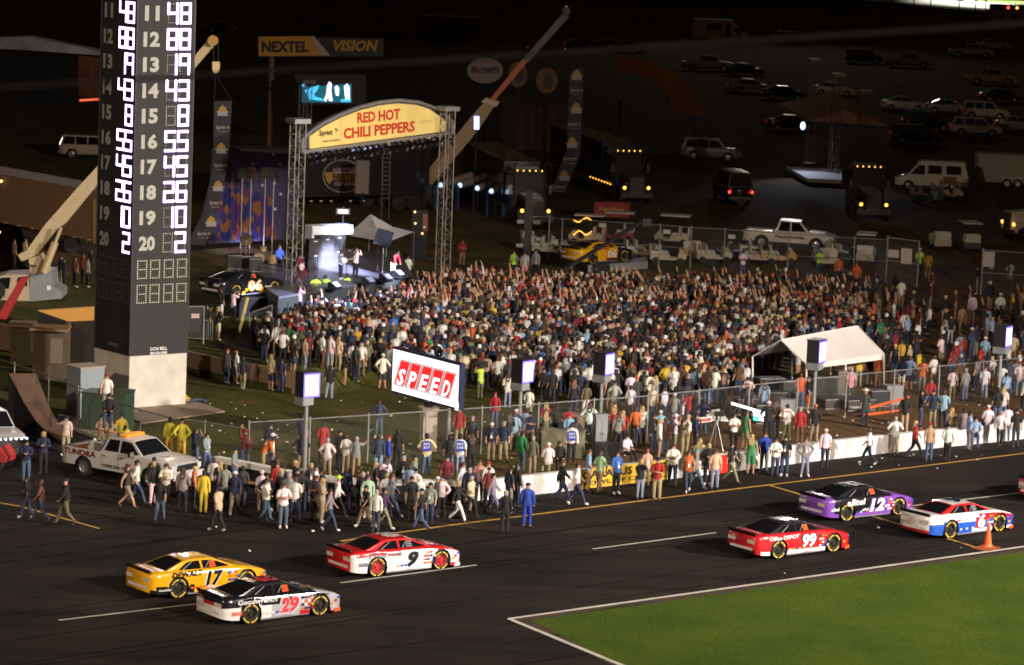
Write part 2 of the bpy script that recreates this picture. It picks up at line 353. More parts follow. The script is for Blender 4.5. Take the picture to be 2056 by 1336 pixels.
# ================================================================ chain link fences
def chain_mat():
    m=bpy.data.materials.new('chain_link'); m.use_nodes=True; t=m.node_tree; b=t.nodes['Principled BSDF']; L=t.links.new; N=t.nodes.new
    b.inputs['Base Color'].default_value=(.35,.34,.33,1); b.inputs['Metallic'].default_value=.6; b.inputs['Roughness'].default_value=.5
    tc=N('ShaderNodeTexCoord'); 
    def band(rot):
        mp=N('ShaderNodeMapping'); mp.inputs['Rotation'].default_value=(0,rot,0); L(tc.outputs['Object'],mp.inputs[0])
        wv=N('ShaderNodeTexWave'); wv.bands_direction='X'; wv.inputs['Scale'].default_value=4.2; L(mp.outputs[0],wv.inputs[0])
        g=N('ShaderNodeMath'); g.operation='GREATER_THAN'; g.inputs[1].default_value=.955; L(wv.outputs['Fac'],g.inputs[0]); return g
    a,c=band(R(45)),band(R(-45)); mx=N('ShaderNodeMath'); mx.operation='MAXIMUM'; L(a.outputs[0],mx.inputs[0]); L(c.outputs[0],mx.inputs[1])
    mu=N('ShaderNodeMath'); mu.operation='MULTIPLY'; mu.inputs[1].default_value=.16; L(mx.outputs[0],mu.inputs[0])
    L(mu.outputs[0],b.inputs['Alpha']); return m
CHAIN=chain_mat()
def fence(label,pts,h,step,tops=None,posts=None,r=.035,mid=False):
    """pts: ground points"""
    t=T('chain_link_fence',label,'fence',pts[0])
    for a,b in zip(pts,pts[1:]):
        d=b-a; k=max(1,round(d.length/step))
        mb=MB(); mb.poly([a+V((0,0,.05)),b+V((0,0,.05)),b+V((0,0,h)),a+V((0,0,h))]); ob('wire_mesh',mb,CHAIN,t,w=True)
        for i in range(k):
            p=a+d*i/k; mb=MB(); mb.tube(p,p+V((0,0,h+.05)),r,n=8); mb.ell((p.x,p.y,p.z+h+.06),(r*1.5,r*1.5,r*1.5),6,3); ob('post',mb,steel,t,w=True)
        mb=MB(); mb.tube(a+V((0,0,h)),b+V((0,0,h)),r*.8,n=6); ob('rail',mb,steel,t,w=True)
        if mid: mb=MB(); mb.tube(a+V((0,0,h*.5)),b+V((0,0,h*.5)),r*.7,n=6); ob('rail',mb,steel,t,w=True)
    p=pts[-1]; mb=MB(); mb.tube(p,p+V((0,0,h+.05)),r,n=8); ob('post',mb,steel,t,w=True)
    return t
fence('chain link fence of grey posts running behind the white pit wall',[P(498,946),P(620,938),P(965,913),P(1298,886),P(1598,851),P(1792,830),P(2056,800),P(2200,784)],2.05,2.9)
fence('chain link fence stepping down from the dark ramp past the scoring tower',[P(-40,785),P(28,807),P(97,831),P(156,857),P(223,884),P(281,905)],1.75,30)
fence('short chain link fence between the white pickup and first lamp post',[P(281,905),P(341,922),P(410,930),P(498,946)],1.75,30)
# ================================================================ SCORING TOWER
N0=P(258,822); RR=P(373,803); LL=V((-1,0,0))
HB=0
while PX((N0.x,N0.y,HB))[1]>716: HB+=.01
LF=P(190,698,HB); LF.z=0; RR=P(375,709,HB); RR.z=0
HT=22.5; d=RR-N0; side=d.length; d.normalize(); dl=LF-N0; sl=dl.length; dl.normalize(); RB=RR+dl*sl
print('TOWER',HB,side,sl,d.dot(dl))
t=T('scoring_tower','tall dark scoring tower with lit number columns on pale stucco base','tower',N0)
mb=MB(); mb.slab([N0,RR,RB,LF],(0,0,HB)); ob('base',mb,cream,t,w=True)
tb=mat('tower_black',(.020,.020,.021),.75,noise=.15)
mb=MB(); e=.02; z=V((0,0,HB+.004)); mb.slab([N0+z-(d+dl)*e,RR+z+(d-dl)*e,RB+z+(d+dl)*e,LF+z+(dl-d)*e],(0,0,HT)); ob('cabinet',mb,tb,t,w=True)
mb=MB()
for q in (N0,RR,LF): mb.tube(q+z-(d*.02 if q is not RR else d*-.02),q+z+V((0,0,HT)),.035,n=5)
ob('corner_trim',mb,dark,t,w=True)
num=mat('number_vinyl',(.36,.36,.33),.6); led=mat('led_lit',(.9,.7,1),.4,emit=7,ecol=(.95,.84,1)); off=mat('led_unlit',(.55,.52,.40),.35)
halo=mat('led_halo',(.3,.2,.35),.4,emit=3.2,ecol=(.50,.20,.95))  # violet bloom round the lit dots, painted as a glowing rim
nR=V((d.y,-d.x,0)); nL=V((-dl.y,dl.x,0))
faces={'R':(N0,d,nR,1),'L':(LF,-dl,nL,sl/side)}
def fpt(F,u,zz,o=.03):
    a,dd,nn,s_=faces[F]; return a+dd*(u*side*s_)+nn*o+V((0,0,zz))
# z on the right face from photo row y at the middle of the face
mid=fpt('R',.5,0,0)
def zof(y,F='R',u=.5):
    q=fpt(F,u,0,0); s_=FP/((q-CP).dot(FW)); 
    lo,hi=0,40
    for _ in range(40):
        m_=(lo+hi)/2
        if PX((q.x,q.y,m_))[1]>y: lo=m_
        else: hi=m_
    return lo
SEG={'0':'abcdef','1':'bc','2':'abged','3':'abgcd','4':'fgbc','5':'afgcd','6':'afgcde','7':'abc','8':'abcdefg','9':'abcfg'}
def digit_pts(ch):
    s=set(SEG[ch]); pts=set()
    for i in range(5):
        if 'a' in s: pts.add((i,8))
        if 'g' in s: pts.add((i,4))
        if 'd' in s: pts.add((i,0))
    for j in range(5):
        if 'f' in s: pts.add((0,4+j))
        if 'b' in s: pts.add((4,4+j))
        if 'e' in s: pts.add((0,j))
        if 'c' in s: pts.add((4,j))
    return pts
def dots(F,ch,uc,zc,wu,h,lit,r):
    mb=MB(); a,dd,nn,s_=faces[F]
    for i,j in sorted(digit_pts(ch)):
        c=fpt(F,uc+(i/4-.5)*wu,zc+(j/8-.5)*h,.035); vs=[c+dd*r*math.cos(k*PI/3)+V((0,0,1))*r*math.sin(k*PI/3) for k in range(6)]
        mb.add(vs,[(0,1,2,3,4,5)])
        if lit: 
            c2=c-nn*.008; mb.add([c2+(v-c)*1.42 for v in vs],[(0,1,2,3,4,5)],1)
    return mb
rows=list(zip(range(10,21),[-24,27,79,130,182,233,284,335,386,437,488],['24','48','88','19','43',' 8','55','45','26','10',' 2']))
for nme,y,dg in rows:
    zc=zof(y)
    for F,(un,u1,u2,wn,wd) in {'R':(.25,.61,.83,.28,.155),'L':(.22,.62,.84,.26,.17)}.items():
        fz=zc
        a,dd,nn,s_=faces[F]; S_=side*s_
        text('row_number',str(nme),t,num,lambda u,v,a=a,dd=dd,nn=nn,fz=fz:a+dd*u+nn*.03+V((0,0,fz+v)),wn*S_ if nme!=11 else wn*S_*.9,.68,un*S_,0,bold=.045,world=True)
        for ch,uc in zip(dg,(u1,u2)):
            if ch==' ':
                if F=='R': ob('unlit_digit',dots(F,'8',uc,zc,wd,.84,False,.028),off,t,w=True)
            else:
                ob('lit_digit',dots(F,ch,uc,zc,wd,.86,True,.055),[led,halo],t,w=True)
                if F=='R' and ch!='8':
                    rest=[p for p in digit_pts('8') if p not in digit_pts(ch)]; mb=MB()
                    for i,j in rest:
                        c=fpt(F,uc+(i/4-.5)*wd,zc+(j/8-.5)*.86,.03); mb.add([c+dd*.022*math.cos(k*PI/3)+V((0,0,1))*.022*math.sin(k*PI/3) for k in range(6)],[(0,1,2,3,4,5)])
                    ob('unlit_dots',mb,off,t,w=True)
for y in [1,53,104,155,207,258,309,360,412,463,514,565,612,660]:
    zc=zof(y)
    for F in 'RL':
        a,dd,nn,s_=faces[F]; mb=MB(); p=fpt(F,.02,zc,.004); q=fpt(F,.98,zc,.004); mb.slab([p,q,q+V((0,0,.018)),p+V((0,0,.018))],nn*.012); ob('panel_joint',mb,mat('joint_grey',(.07,.07,.07),.5),t,w=True)
for y in (540,589):
    zc=zof(y)
    for F in 'RL':
        for uc in (.175,.40,.64,.87): ob('unlit_digit',dots(F,'8',uc,zc,.155,.80,False,.034 if F=='R' else .016),off,t,w=True)
zc=zof(701)
text('lettering','DON BELL',t,white,lambda u,v:fpt('R',0,zc+v)+d*u,.88,.16,.5*side,.02,bold=.02,world=True)
text('lettering','800-824-0080',t,white,lambda u,v:fpt('R',0,zc+v)+d*u,.88,.13,.5*side,-.18,bold=.02,world=True)
text('lettering','DON BELL',t,grey,lambda u,v:fpt('L',0,zc+v)+(-dl)*u,.8,.16,.55*side,.1,world=True)
# real glow of the digits on what stands beside the tower
for y,pw_ in ((60,500),(260,500),(440,350)):
    q=fpt('R',.75,zof(y),1.2); lamp('led_glow','SPOT',q,q+nR,pw_,(1,.72,.35),170,.9,.5)
# ================================================================ SPEED video board
cb=P(858,905); hd=V((.585,-.811,0)); nd=V((-hd.y*-1*-1,0,0)); nb=V((-.811,-.585,0))
t=T('video_board','white lit video board with five red slanted letter blocks on tan column','video board',cb)
A_,B_=cb,cb+hd
Q=[PV(787,786,A_,B_),PV(918,817,A_,B_),PV(923,735,A_,B_),PV(791,701,A_,B_)]
c0=sum(Q,V())/4; wv=(Q[1]-Q[0]+Q[2]-Q[3])/2; hgt=((Q[3]-Q[0]).z+(Q[2]-Q[1]).z)/2; wl=wv.xy.length
bl=c0-hd*wl/2-V((0,0,hgt/2)); blc=mat('navy_frame',(.01,.012,.05),.4)
mb=MB(); mb.slab([bl-hd*.1-V((0,0,.1)),bl+hd*(wl+.1)-V((0,0,.1)),bl+hd*(wl+.1)+V((0,0,hgt+.1)),bl-hd*.1+V((0,0,hgt+.1))],-nb*.26); ob('cabinet',mb,blc,t,w=True)
scr=mat('screen_white',(.9,.9,.9),.3,emit=1.25,ecol=(.96,.93,1)); scr_r=mat('screen_red',(.6,.02,.02),.3,emit=.8,ecol=(.92,.02,.02)); scr_k=mat('screen_outline',(.1,.02,.03),.3,emit=.05)
sp=lambda u,v,o=.01: bl+hd*(u*wl)+V((0,0,v*hgt))+nb*o
mb=MB(); mb.slab([sp(0,0,.002),sp(1,0,.002),sp(1,1,.002),sp(0,1,.002)],nb*.02); ob('screen',mb,scr,t,w=True)
for i,ch in enumerate('SPEED'):
    u=.155+i*.172; sh=.10; wd_=.145; v0,v1=.14,.82
    def pt(a,b,o): return sp(u+(a-.5)*wd_+(b-.5)*sh,v0+(v1-v0)*b,o)
    def rr(x0,y0,x1,y1,r,o,m,mb):
        p=[]; 
        for cx,cy,a0 in((x1-r,y0+r,-90),(x1-r,y1-r,0),(x0+r,y1-r,90),(x0+r,y0+r,180)):
            for k in range(4): a=R(a0+30*k); p.append(pt(cx+r*1.2*math.cos(a),cy+r*.6*math.sin(a),o))
        mb.poly(p,m)
    mb=MB(); rr(-.06,-.03,1.06,1.03,.12,.024,1,mb); rr(.005,.005,.995,.995,.11,.027,2,mb); rr(.03,.02,.97,.98,.1,.030,0,mb)
    o=ob('letter_block',mb,[scr_r,scr_k,scr],t,w=True)
    text('letter',ch,o,scr,lambda a,b:pt(a+.5,b+.35,.034),.70,.60,0,0,bold=.03,world=True)
mb=MB(); q=sp(1,.0,0)+hd*.12; mb.slab([q+V((0,0,-.1)),q+hd*.02+V((0,0,.0))-nb*.02,q+hd*.02-nb*.02+V((0,0,.35)),q+V((0,0,.3))],nb*.05) 
mb=MB(); q=sp(.985,-.02,.0)+nb*.03; mb.slab([q-V((0,0,.05)),q+hd*.16-V((0,0,.05)),q+hd*.16+V((0,0,.28)),q+V((0,0,.28))],nb*.06); ob('side_light',mb,scr,t,w=True)
zb_=bl.z-.1; mb=MB(); mb.box((cb.x,cb.y,(zb_-.3)/2),(.62,.62,zb_-.3),rz=R(18)); mb.box((cb.x,cb.y,zb_-.25),(.75,.75,.12),rz=R(18)); ob('column',mb,mat('tan_column',(.36,.32,.26),.8,noise=.1),t,w=True)
mb=MB(); mb.box((cb.x,cb.y,zb_-.08),(.3,.3,.3),rz=R(-54)); ob('bracket',mb,dark,t,w=True)
pp=P(899,905); mb=MB(); mb.tube(pp,pp+V((0,0,zb_+.4)),.085,n=10); ob('support_pole',mb,steel,t,w=True)
# ================================================================ lit display boxes on poles
whole=mat('display_face',(.9,.9,1),.3,emit=3.2,ecol=(.72,.70,1)); rim_=mat('display_rim',(.1,.1,.4),.3,emit=2.6,ecol=(.16,.10,1))
WHERE=['left of the video board','above the navy polo officials','over the tall grey cabinet','in front of the white canopy','at the far right edge']
for i,(fx,fy_,x0,xm,x1,yt,yb) in enumerate([(611,955,595,612,640,747,797),(1041,900,1030,1048,1068,722,768),(1204,862,1196,1213,1229,708,752),(1632,850,1622,1643,1657,683,728),(2003,822,1999,2013,2028,654,696)]):
    g=P(fx,fy_); s_=FP/((g-CP).dot(FW)); xc=(x0+x1)/2
    cen=PV((x0+x1)/2,(yt+yb)/2,g,g+V((1,0,0))); hh=(yb-yt)/s_; wf=.80; dp=.62
    a=[R(38),R(52),R(58),R(60),R(60)][i]
    u=V((math.cos(a),math.sin(a),0)); nn=V((math.sin(a),-math.cos(a),0))   # face direction u, outward normal to right-front
    # face seen on the right side of the box
    t=T('display_post','lamp post with boxy lit blue white display, '+WHERE[i],'display post',g,group='lit display boxes on grey posts')
    q=V((cen.x,cen.y,cen.z-hh/2)); 
    c=[q-u*wf/2-nn*dp/2,q+u*wf/2-nn*dp/2,q+u*wf/2+nn*dp/2,q-u*wf/2+nn*dp/2]
    mb=MB(); mb.slab([c[0],c[1],c[2],c[3]],(0,0,hh)); mb.slab([p+V((0,0,hh))+(p-q)*.06 for p in c],(0,0,.05)); ob('housing',mb,dark,t,w=True)
    mb=MB(); f=lambda e,o,z0,z1:[c[3]+u*e+nn*o+V((0,0,z0)),c[2]-u*e+nn*o+V((0,0,z0)),c[2]-u*e+nn*o+V((0,0,z1)),c[3]+u*e+nn*o+V((0,0,z1))]
    mb.poly(f(.0,.01,.02,hh-.02),1); mb.poly(f(.09,.016,.11,hh-.11),0); ob('lit_face',mb,[whole,rim_],t,w=True)
    mb=MB(); mb.tube(g,g+V((0,0,q.z+.1)),.095,.08,n=10); mb.box((g.x,g.y,.15),(.35,.35,.3)); ob('pole',mb,steel,t,w=True)
    mb=MB(); mb.slab([c[0]+V((0,0,-.32)),c[3]+V((0,0,-.32)),c[3],c[0]],-u*.03); mb.slab([c[3]+V((0,0,-.32)),c[3]+u*.5+V((0,0,-.3)),c[3]+u*.5,c[3]],nn*.03); ob('mount_plate',mb,grey,t,w=True)
# ================================================================ VEHICLES
def ip(tab,x):
    if x<=tab[0][0]: return tab[0][1]
    for (a,b),(c,d_) in zip(tab,tab[1:]):
        if x<=c:
            k=(x-a)/(c-a); return b+(d_-b)*k
    return tab[-1][1]
def sidefn(S):
    def f(x,z):
        w_=ip(S['wid'],x); zs=ip(S['sh'],x); zm=S.get('zm',.55); q=(z-zm)/.6
        return w_*(1-.07*q*q)
    return f
def body_mesh(S,paint,nm):
    """lofted lower body along x with wheel arches; returns MB (both sides)"""
    side_=sidefn(S); x0,x1=S['wid'][0][0],S['wid'][-1][0]; W=S['wheels']; A=S['arch']; rz=S['rad']
    xs={x0,x1}
    for i in range(S.get('n',26)+1): xs.add(x0+(x1-x0)*i/S.get('n',26))
    for wx in W:
        xs={x for x in xs if abs(x-wx)>A+.02}
        for k in range(9): xs.add(wx-A*math.cos(PI*k/8))
        xs.add(wx-A-.015); xs.add(wx+A+.015)
    xs=sorted(xs); NS=5; rows=[]
    for x in xs:
        zb=ip(S['bot'],x)
        for wx in W:
            if abs(x-wx)<=A+1e-6: zb=max(zb,rz+math.sqrt(max(0,A*A-(x-wx)**2)))
        zs=ip(S['sh'],x); zt=ip(S['top'],x); zb=min(zb,zs-.03); r=[]
        for j in range(NS+1):
            z=zb+(zs-zb)*j/NS; r.append((x,side_(x,z),z))
        ws=side_(x,zs)
        r+= [(x,ws*.95,zs+(zt-zs)*.45+.02),(x,ws*.62,zs+(zt-zs)*.85+.02),(x,0,zt+.02)]
        full=[(a,-b,c) for a,b,c in r]+[(a,b,c) for a,b,c in r[-2::-1]]; rows.append(full)
    mb=MB(); K=len(rows[0]); vs=[p for r in rows for p in r]; fs=[];ms=[]
    for i in range(len(rows)-1):
        for j in range(K-1):
            f=(i*K+j,(i+1)*K+j,(i+1)*K+j+1,i*K+j+1); c=sum((V(vs[k]) for k in f),V())/4
            reg='side' if (j<NS or j>=K-1-NS) else 'top'; fs.append(f); ms.append(paint(c.x,c.y,c.z,reg))
    mb.v=vs; mb.f=fs; mb.m=ms
    for e,r in((0,rows[0]),(1,rows[-1])):
        # end cap in horizontal bands
        h=K//2; b=0 if e==0 else (len(rows)-1)*K
        for j in range(h):
            a1,a2,b1,b2=b+j,b+j+1,b+K-1-j,b+K-2-j
            f=(a1,a2,b2,b1) if e==0 else (a2,a1,b1,b2)
            if a2==b2: f=f[:3] if e==0 else (a2,a1,b1)
            c=sum((V(vs[k]) for k in f),V())/len(f); mb.f.append(f); mb.m.append(paint(c.x,c.y,c.z,'rear' if e==0 else 'front'))
    return mb,side_
def green_fn(S):
    g=S['green']; zb=S['belt']; zr=max(z for _,z in g); wb,wr=S['wb'],S['wr']
    return lambda z: wb+(wr-wb)*max(0,min(1,(z-zb)/(zr-zb)))
def greenhouse(root_,S,roofm,pillm,glassm,side_wins,roofcol=None,pcol=None):
    g=S['green']; wf=green_fn(S); ys=[-1,-.85,-.4,.4,.85,1]
    def strip(name,seg,m,off=0,sc=1,col=None):
        mb=MB()
        for (xa,za),(xb,zb) in seg:
            r0=[(xa,wf(za)*k*sc,za+.035*(1-k*k)+off) for k in ys]; r1=[(xb,wf(zb)*k*sc,zb+.035*(1-k*k)+off) for k in ys]
            mb.add(r0+r1,[(i,i+1,len(ys)+i+1,len(ys)+i) for i in range(len(ys)-1)])
        return ob(name,mb,m,root_,smooth=False,col=col)
    segs=list(zip(g,g[1:])); W,Rr,Bk=S['segs']   # index ranges windshield, roof, backlight
    strip('pillar_frame',segs,pillm,0,col=pcol)
    def inset(seg,a,b):
        (xa,za),(xb,zb)=seg[0][0],seg[-1][1]; return [((xa+(xb-xa)*a,za+(zb-za)*a),(xa+(xb-xa)*b,za+(zb-za)*b))]
    strip('windshield',inset([segs[i] for i in W],.06,.94),glassm,.012,.93)
    strip('roof',[segs[i] for i in Rr],roofm,.008,.99,col=roofcol)
    if Bk: strip('rear_window',inset([segs[i] for i in Bk],.08,.94),glassm,.012,.88)
    # sides
    zb=S['belt']
    for s_ in(-1,1):
        mb=MB()
        pts=[(x,s_*wf(z),z) for x,z in g]; base=[(g[-1][0],s_*wf(zb),zb-.04),(g[0][0],s_*wf(zb),zb-.04)]
        for i in range(len(pts)-1):
            a,b=pts[i],pts[i+1]; mb.poly([a,b,(b[0],s_*wf(zb),zb-.04),(a[0],s_*wf(zb),zb-.04)])
        ob('cabin_side',mb,pillm,root_,col=pcol)
    for nm,pl,m_ in side_wins:
        for s_ in (-1,1):
            mb=MB()
            p=[(x,s_*(wf(z)+.012),z) for x,z in pl]; mb.poly(p if s_<0 else p[::-1])
            ob(nm,mb,m_,root_)
WHEELM={}
def wheels(root_,S,rimm,arcs=None,wd=.27):
    side_=sidefn(S)
    for wx in S['wheels']:
        for s_ in(-1,1):
            yo=s_*(side_(wx,S['rad'])-.02); r=S['rad']
            key=(r,wd,rimm.name,arcs.name if arcs else '',s_)
            if key not in WHEELM:
                mb=MB(); o=-s_*wd; prof=[(r*.60,0),(r*.66,s_*.012),(r*.93,s_*.004),(r,-s_*.03),(r,o*.9),(r*.9,o),(r*.5,o)]
                mb.lathe(prof,ax='y',n=22); ty=mb.mesh('tyre',rubber,smooth=False)
                mb=MB(); mb.lathe([(0,-s_*.02),(r*.16,-s_*.02),(r*.2,-s_*.07),(r*.5,-s_*.09),(r*.56,-s_*.01),(r*.62,s_*.006)],ax='y',n=20)
                for k in range(5):
                    a=2*PI*k/5; mb.box((r*.4*math.cos(a),-s_*.055,r*.4*math.sin(a)),(r*.3,.02,r*.12),ry=-a)
                rm=mb.mesh('rim',rimm)
                ar=None
                if arcs:
                    mb=MB()
                    for a0 in (20,200):
                        for k in range(9):
                            a,b=R(a0+k*15),R(a0+k*15+11)
                            if k==4: continue
                            mb.poly([(q*math.cos(g_),s_*.0135,q*math.sin(g_)) for q,g_ in((r*.76,a),(r*.89,a),(r*.89,b),(r*.76,b))])
                    ar=mb.mesh('tyre_lettering',arcs)
                WHEELM[key]=(ty,rm,ar)
            ty,rm,ar=WHEELM[key]
            o=link('wheel',ty,root_); o.location=(wx,yo,r); q=link('rim',rm,o)
            if ar: link('tyre_lettering',ar,o)
CARS=dict(wid=[(-2.46,.78),(-2.38,.87),(-2.15,.93),(-1.4,.965),(0,.95),(1.4,.965),(2.0,.93),(2.24,.86),(2.38,.72),(2.45,.5)],
 sh=[(-2.46,.84),(-2.2,.90),(-1.4,.91),(-.6,.88),(.8,.84),(1.5,.79),(2.05,.66),(2.33,.54),(2.45,.46)],
 top=[(-2.46,.90),(-2.1,.95),(-1.6,.95),(.8,.92),(1.5,.84),(2.05,.70),(2.33,.58),(2.45,.50)],
 bot=[(-2.46,.26),(-2.2,.20),(-1.8,.17),(1.9,.12),(2.45,.10)],wheels=(-1.40,1.39),arch=.42,rad=.36,
 green=[(1.0,.90),(.30,1.17),(.05,1.235),(-.72,1.245),(-.95,1.215),(-1.85,.93)],belt=.87,wb=.80,wr=.56,segs=((0,),(1,2,3),(4,)),zm=.50)
def vinyl(nm,c,rough=.22): return mat('race_'+nm,c,rough,coat=1.0,noise=.06,scale=6)
RC={'yellow':vinyl('yellow',(.80,.40,.01)),'black':vinyl('black',(.012,.012,.016)),'white':vinyl('white',(.78,.78,.78)),'silver':vinyl('silver',(.45,.45,.5)),
 'red':vinyl('red',(.55,.015,.02)),'navy':vinyl('navy',(.015,.02,.10)),'blue':vinyl('blue',(.02,.10,.50)),'purple':vinyl('purple',(.20,.07,.42)),'orange':vinyl('orange',(.9,.12,.03)),'neon':vinyl('neon_red',(.95,.06,.08)),'cream':vinyl('cream',(.7,.66,.55)),'grey':vinyl('grey',(.2,.2,.22))}
RK=list(RC)
ARC=mat('tyre_yellow',(.75,.55,.04),.6)
def stock_car(label,rear,front,paint,roofc,pill,nums,words,rim,roofnum=None,group='stock cars rolling along pit road',z=None,spec=(),stickers=True):
    """rear, front: photo pixels of the near rear and near front tyre contact"""
    zz=0 if z is None else z
    a,b=P(*rear,zz),P(*front,zz); h=(b-a).normalized(); nrm=V((-h.y,h.x,0)); mid=a+h*1.395+nrm*.93
    rz=math.atan2(h.y,h.x); t=T('stock_car',label,'race car',(mid.x,mid.y,zz),rz,group)
    S=CARS; mats=[RC[k] for k in RK]; pf=lambda x,y,z_,r:RK.index(paint(x,y,z_,r))
    mb,side_=body_mesh(S,pf,'body'); ob('body',mb,mats,t,smooth=True)
    mb=MB(); mb.box((0,0,.30),(4.6,1.22,.30)); mb.box((.0,0,.16),(2.0,1.7,.08)); ob('chassis',mb,black,t)
    W1=[(.78,.925),(.30,1.115),(.02,1.17),(-.30,1.185),(-.30,.915)]; W2=[(-.40,.915),(-.40,1.185),(-.72,1.185),(-.92,1.15),(-1.28,.97),(-1.30,.92)]
    greenhouse(t,S,RC[roofc],RC[pill],glass,[('side_window',W1,glass),('quarter_window',W2,glass)])
    wf=green_fn(S); mb=MB()
    def bar(x0,z0,x1,z1,w_=.03):
        for s_ in(-1,1):
            dx,dz=x1-x0,z1-z0; l=math.hypot(dx,dz); nx,nz=-dz/l*w_,dx/l*w_
            mb.poly([(x0-nx,s_*(wf(z0)+.018),z0-nz),(x1-nx,s_*(wf(z1)+.018),z1-nz),(x1+nx,s_*(wf(z1)+.018),z1+nz),(x0+nx,s_*(wf(z0)+.018),z0+nz)])
    bar(-.22,.93,.02,1.15); bar(-1.15,.94,-.7,1.15); ob('roll_bar',mb,RC['grey'],t)
    mb=MB()
    for s_ in(-1,1): 
        for k in range(3): z0=.95+k*.07; mb.poly([(-.05+k*.02,s_*(wf(z0)+.02),z0),(.22,s_*(wf(z0)+.02),z0),(.2,s_*(wf(z0+.05)+.02),z0+.05),(-.05+k*.02,s_*(wf(z0+.05)+.02),z0+.05)])
    ob('window_net',mb,RC['orange' if 'red' not in pill else 'grey'],t)
    mb=MB(); mb.slab([(-2.44,-.78,.92),(-2.50,-.78,1.05),(-2.50,.78,1.05),(-2.44,.78,.92)],(.02,0,.005)); ob('spoiler',mb,black,t)
    mb=MB(); mb.slab([(2.0,-.94,.07),(2.28,-.86,.07),(2.47,-.5,.07),(2.50,0,.07),(2.47,.5,.07),(2.28,.86,.07),(2.0,.94,.07)],(0,0,.12)); ob('air_dam',mb,RC[spec[0]] if spec else RC['black'],t)
    mb=MB()
    for s_ in(-1,1): mb.slab([(-1.0,s_*.93,.10),(.95,s_*.93,.10),(.95,s_*.93,.20),(-1.0,s_*.93,.20)],(0,-s_*.05,0))
    ob('side_skirt',mb,RC['grey'],t)
    for s_ in(-1,1):
        mb=MB(); mb.slab([(-2.47,s_*.35,.62),(-2.47,s_*.74,.62),(-2.45,s_*.76,.76),(-2.47,s_*.35,.76)],(-.012,0,0))
        ob('tail_light_decal',mb,RC['cream'],t)
    mb=MB(); mb.slab([(-2.465,-.62,.36),(-2.465,.62,.36),(-2.465,.62,.46),(-2.465,-.62,.46)],(-.01,0,0)); ob('bumper_strip',mb,RC['white'],t)
    mb=MB(); mb.box((-.15,.25,1.265),(.5,.02,.03)); mb.box((-.15,-.25,1.265),(.5,.02,.03)); ob('roof_rail',mb,RC['grey'],t)
    wheels(t,S,rim,ARC,.30)
    o_=-1
    def sfn(u,v): return (u,-(side_(u,v)+.024),v)
    for s,cx,cz,w_,h_,ck,sh in nums:
        if ck[0]!='-': text('number',s,t,RC[ck[1]],lambda u,v:(u,-(side_(u,v)+.016),v),w_*1.16,h_*1.14,cx,cz-.008,bold=.06,shear=sh)
        text('number',s,t,RC[ck[0].strip('-')] ,sfn,w_,h_,cx,cz,bold=.045,shear=sh)
    for s,cx,cz,w_,h_,ck in words: text('lettering',s,t,RC[ck],sfn,w_,h_,cx,cz,bold=.03,shear=.15)
    if roofnum:
        s,ck=roofnum; text('roof_number',s,t,RC[ck],lambda u,v:(u,v,1.356+.035*(1-(v/.56)**2)+.01*(1 if abs(u+.33)<.4 else 0)-.012),.62,.78,-.33,0,bold=.05) if False else None
        vs,fs,_=text2d(s,.05,0,1.0); mb=MB(); mb.add([(-.34-a_*.66,-b_*.80,1.262+.035*(1-(b_*.8/.56)**2)+.004) for a_,b_ in vs],fs); ob('roof_number',mb,RC[ck],t)
    if stickers:
        rs=random.Random(hash(label)%999)
        rs=random.Random(sum(map(ord,label)))
        for i in range(15):
            cx=.66+(i%4)*.13; cz=.34+(i//4)*.125; w_=.10; h_=.06+.03*rs.random(); ck=rs.choice(['white','yellow','blue','red','cream','navy','orange'])
            mb=MB(); mb.poly([sfn(cx-w_/2,cz-h_/2),sfn(cx+w_/2,cz-h_/2),sfn(cx+w_/2,cz+h_/2),sfn(cx-w_/2,cz+h_/2)]); ob('sponsor_decal',mb,RC[ck],t)
        for i in range(5):
            cx=-.86+i*.17; cz=.33; mb=MB(); mb.poly([sfn(cx-.06,cz-.035),sfn(cx+.06,cz-.035),sfn(cx+.06,cz+.035),sfn(cx-.06,cz+.035)]); ob('sponsor_decal',mb,RC[rs.choice(['white','yellow','cream','blue','orange'])],t)
        for i in range(3):
            cx=1.92+i*.12; cz=.38+.09*i; mb=MB(); mb.poly([sfn(cx-.06,cz-.04),sfn(cx+.06,cz-.04),sfn(cx+.06,cz+.04),sfn(cx-.06,cz+.04)]); ob('sponsor_decal',mb,RC[['yellow','red','blue'][i]],t)
    return t
rimk=mat('black_rim',(.05,.045,.03),.4,.5); rimr=mat('red_rim',(.45,.03,.03),.4); 
def p17(x,y,z,r):
    if r=='side':
        if z<.42 and x<-.75: return 'black'
        if x>1.7 and z<.3: return 'black'
    if r=='rear' and z<.3: return 'black'
    if r=='top' and .5<x<2 and abs(y)<.5: return 'yellow'
    return 'yellow'
stock_car('yellow and black stock car number 17 beside the black and silver 29',(358,1202),(490,1186),p17,'yellow','yellow',[('17',.05,.58,.72,.52,('black','white'),.25)],
 [('DEWALT',-1.05,.83,1.25,.20,'black'),('Goodyear',-1.95,.34,.5,.10,'white'),('DEWALT',.1,.26,.5,.06,'white')],rimk,spec=('yellow',))
def p29(x,y,z,r):
    if r=='rear': return 'white' if z<.62 else ('red' if z<.70 else 'black')
    if r=='top': return 'black' if (x<1.2 or abs(y)<.35) else 'silver'
    if z<.21 and x<1.9: return 'red'
    if z>.64-.06*max(0,(x+.2)) and x<.35: return 'black'
    if x<-1.6 and z>.60: return 'black'
    if z>.62 and x<-.55: return 'red'
    if x>.9 and z>.72: return 'black'
    if -.55<x<.6: return 'silver'
    return 'white' if x<0 else 'silver'
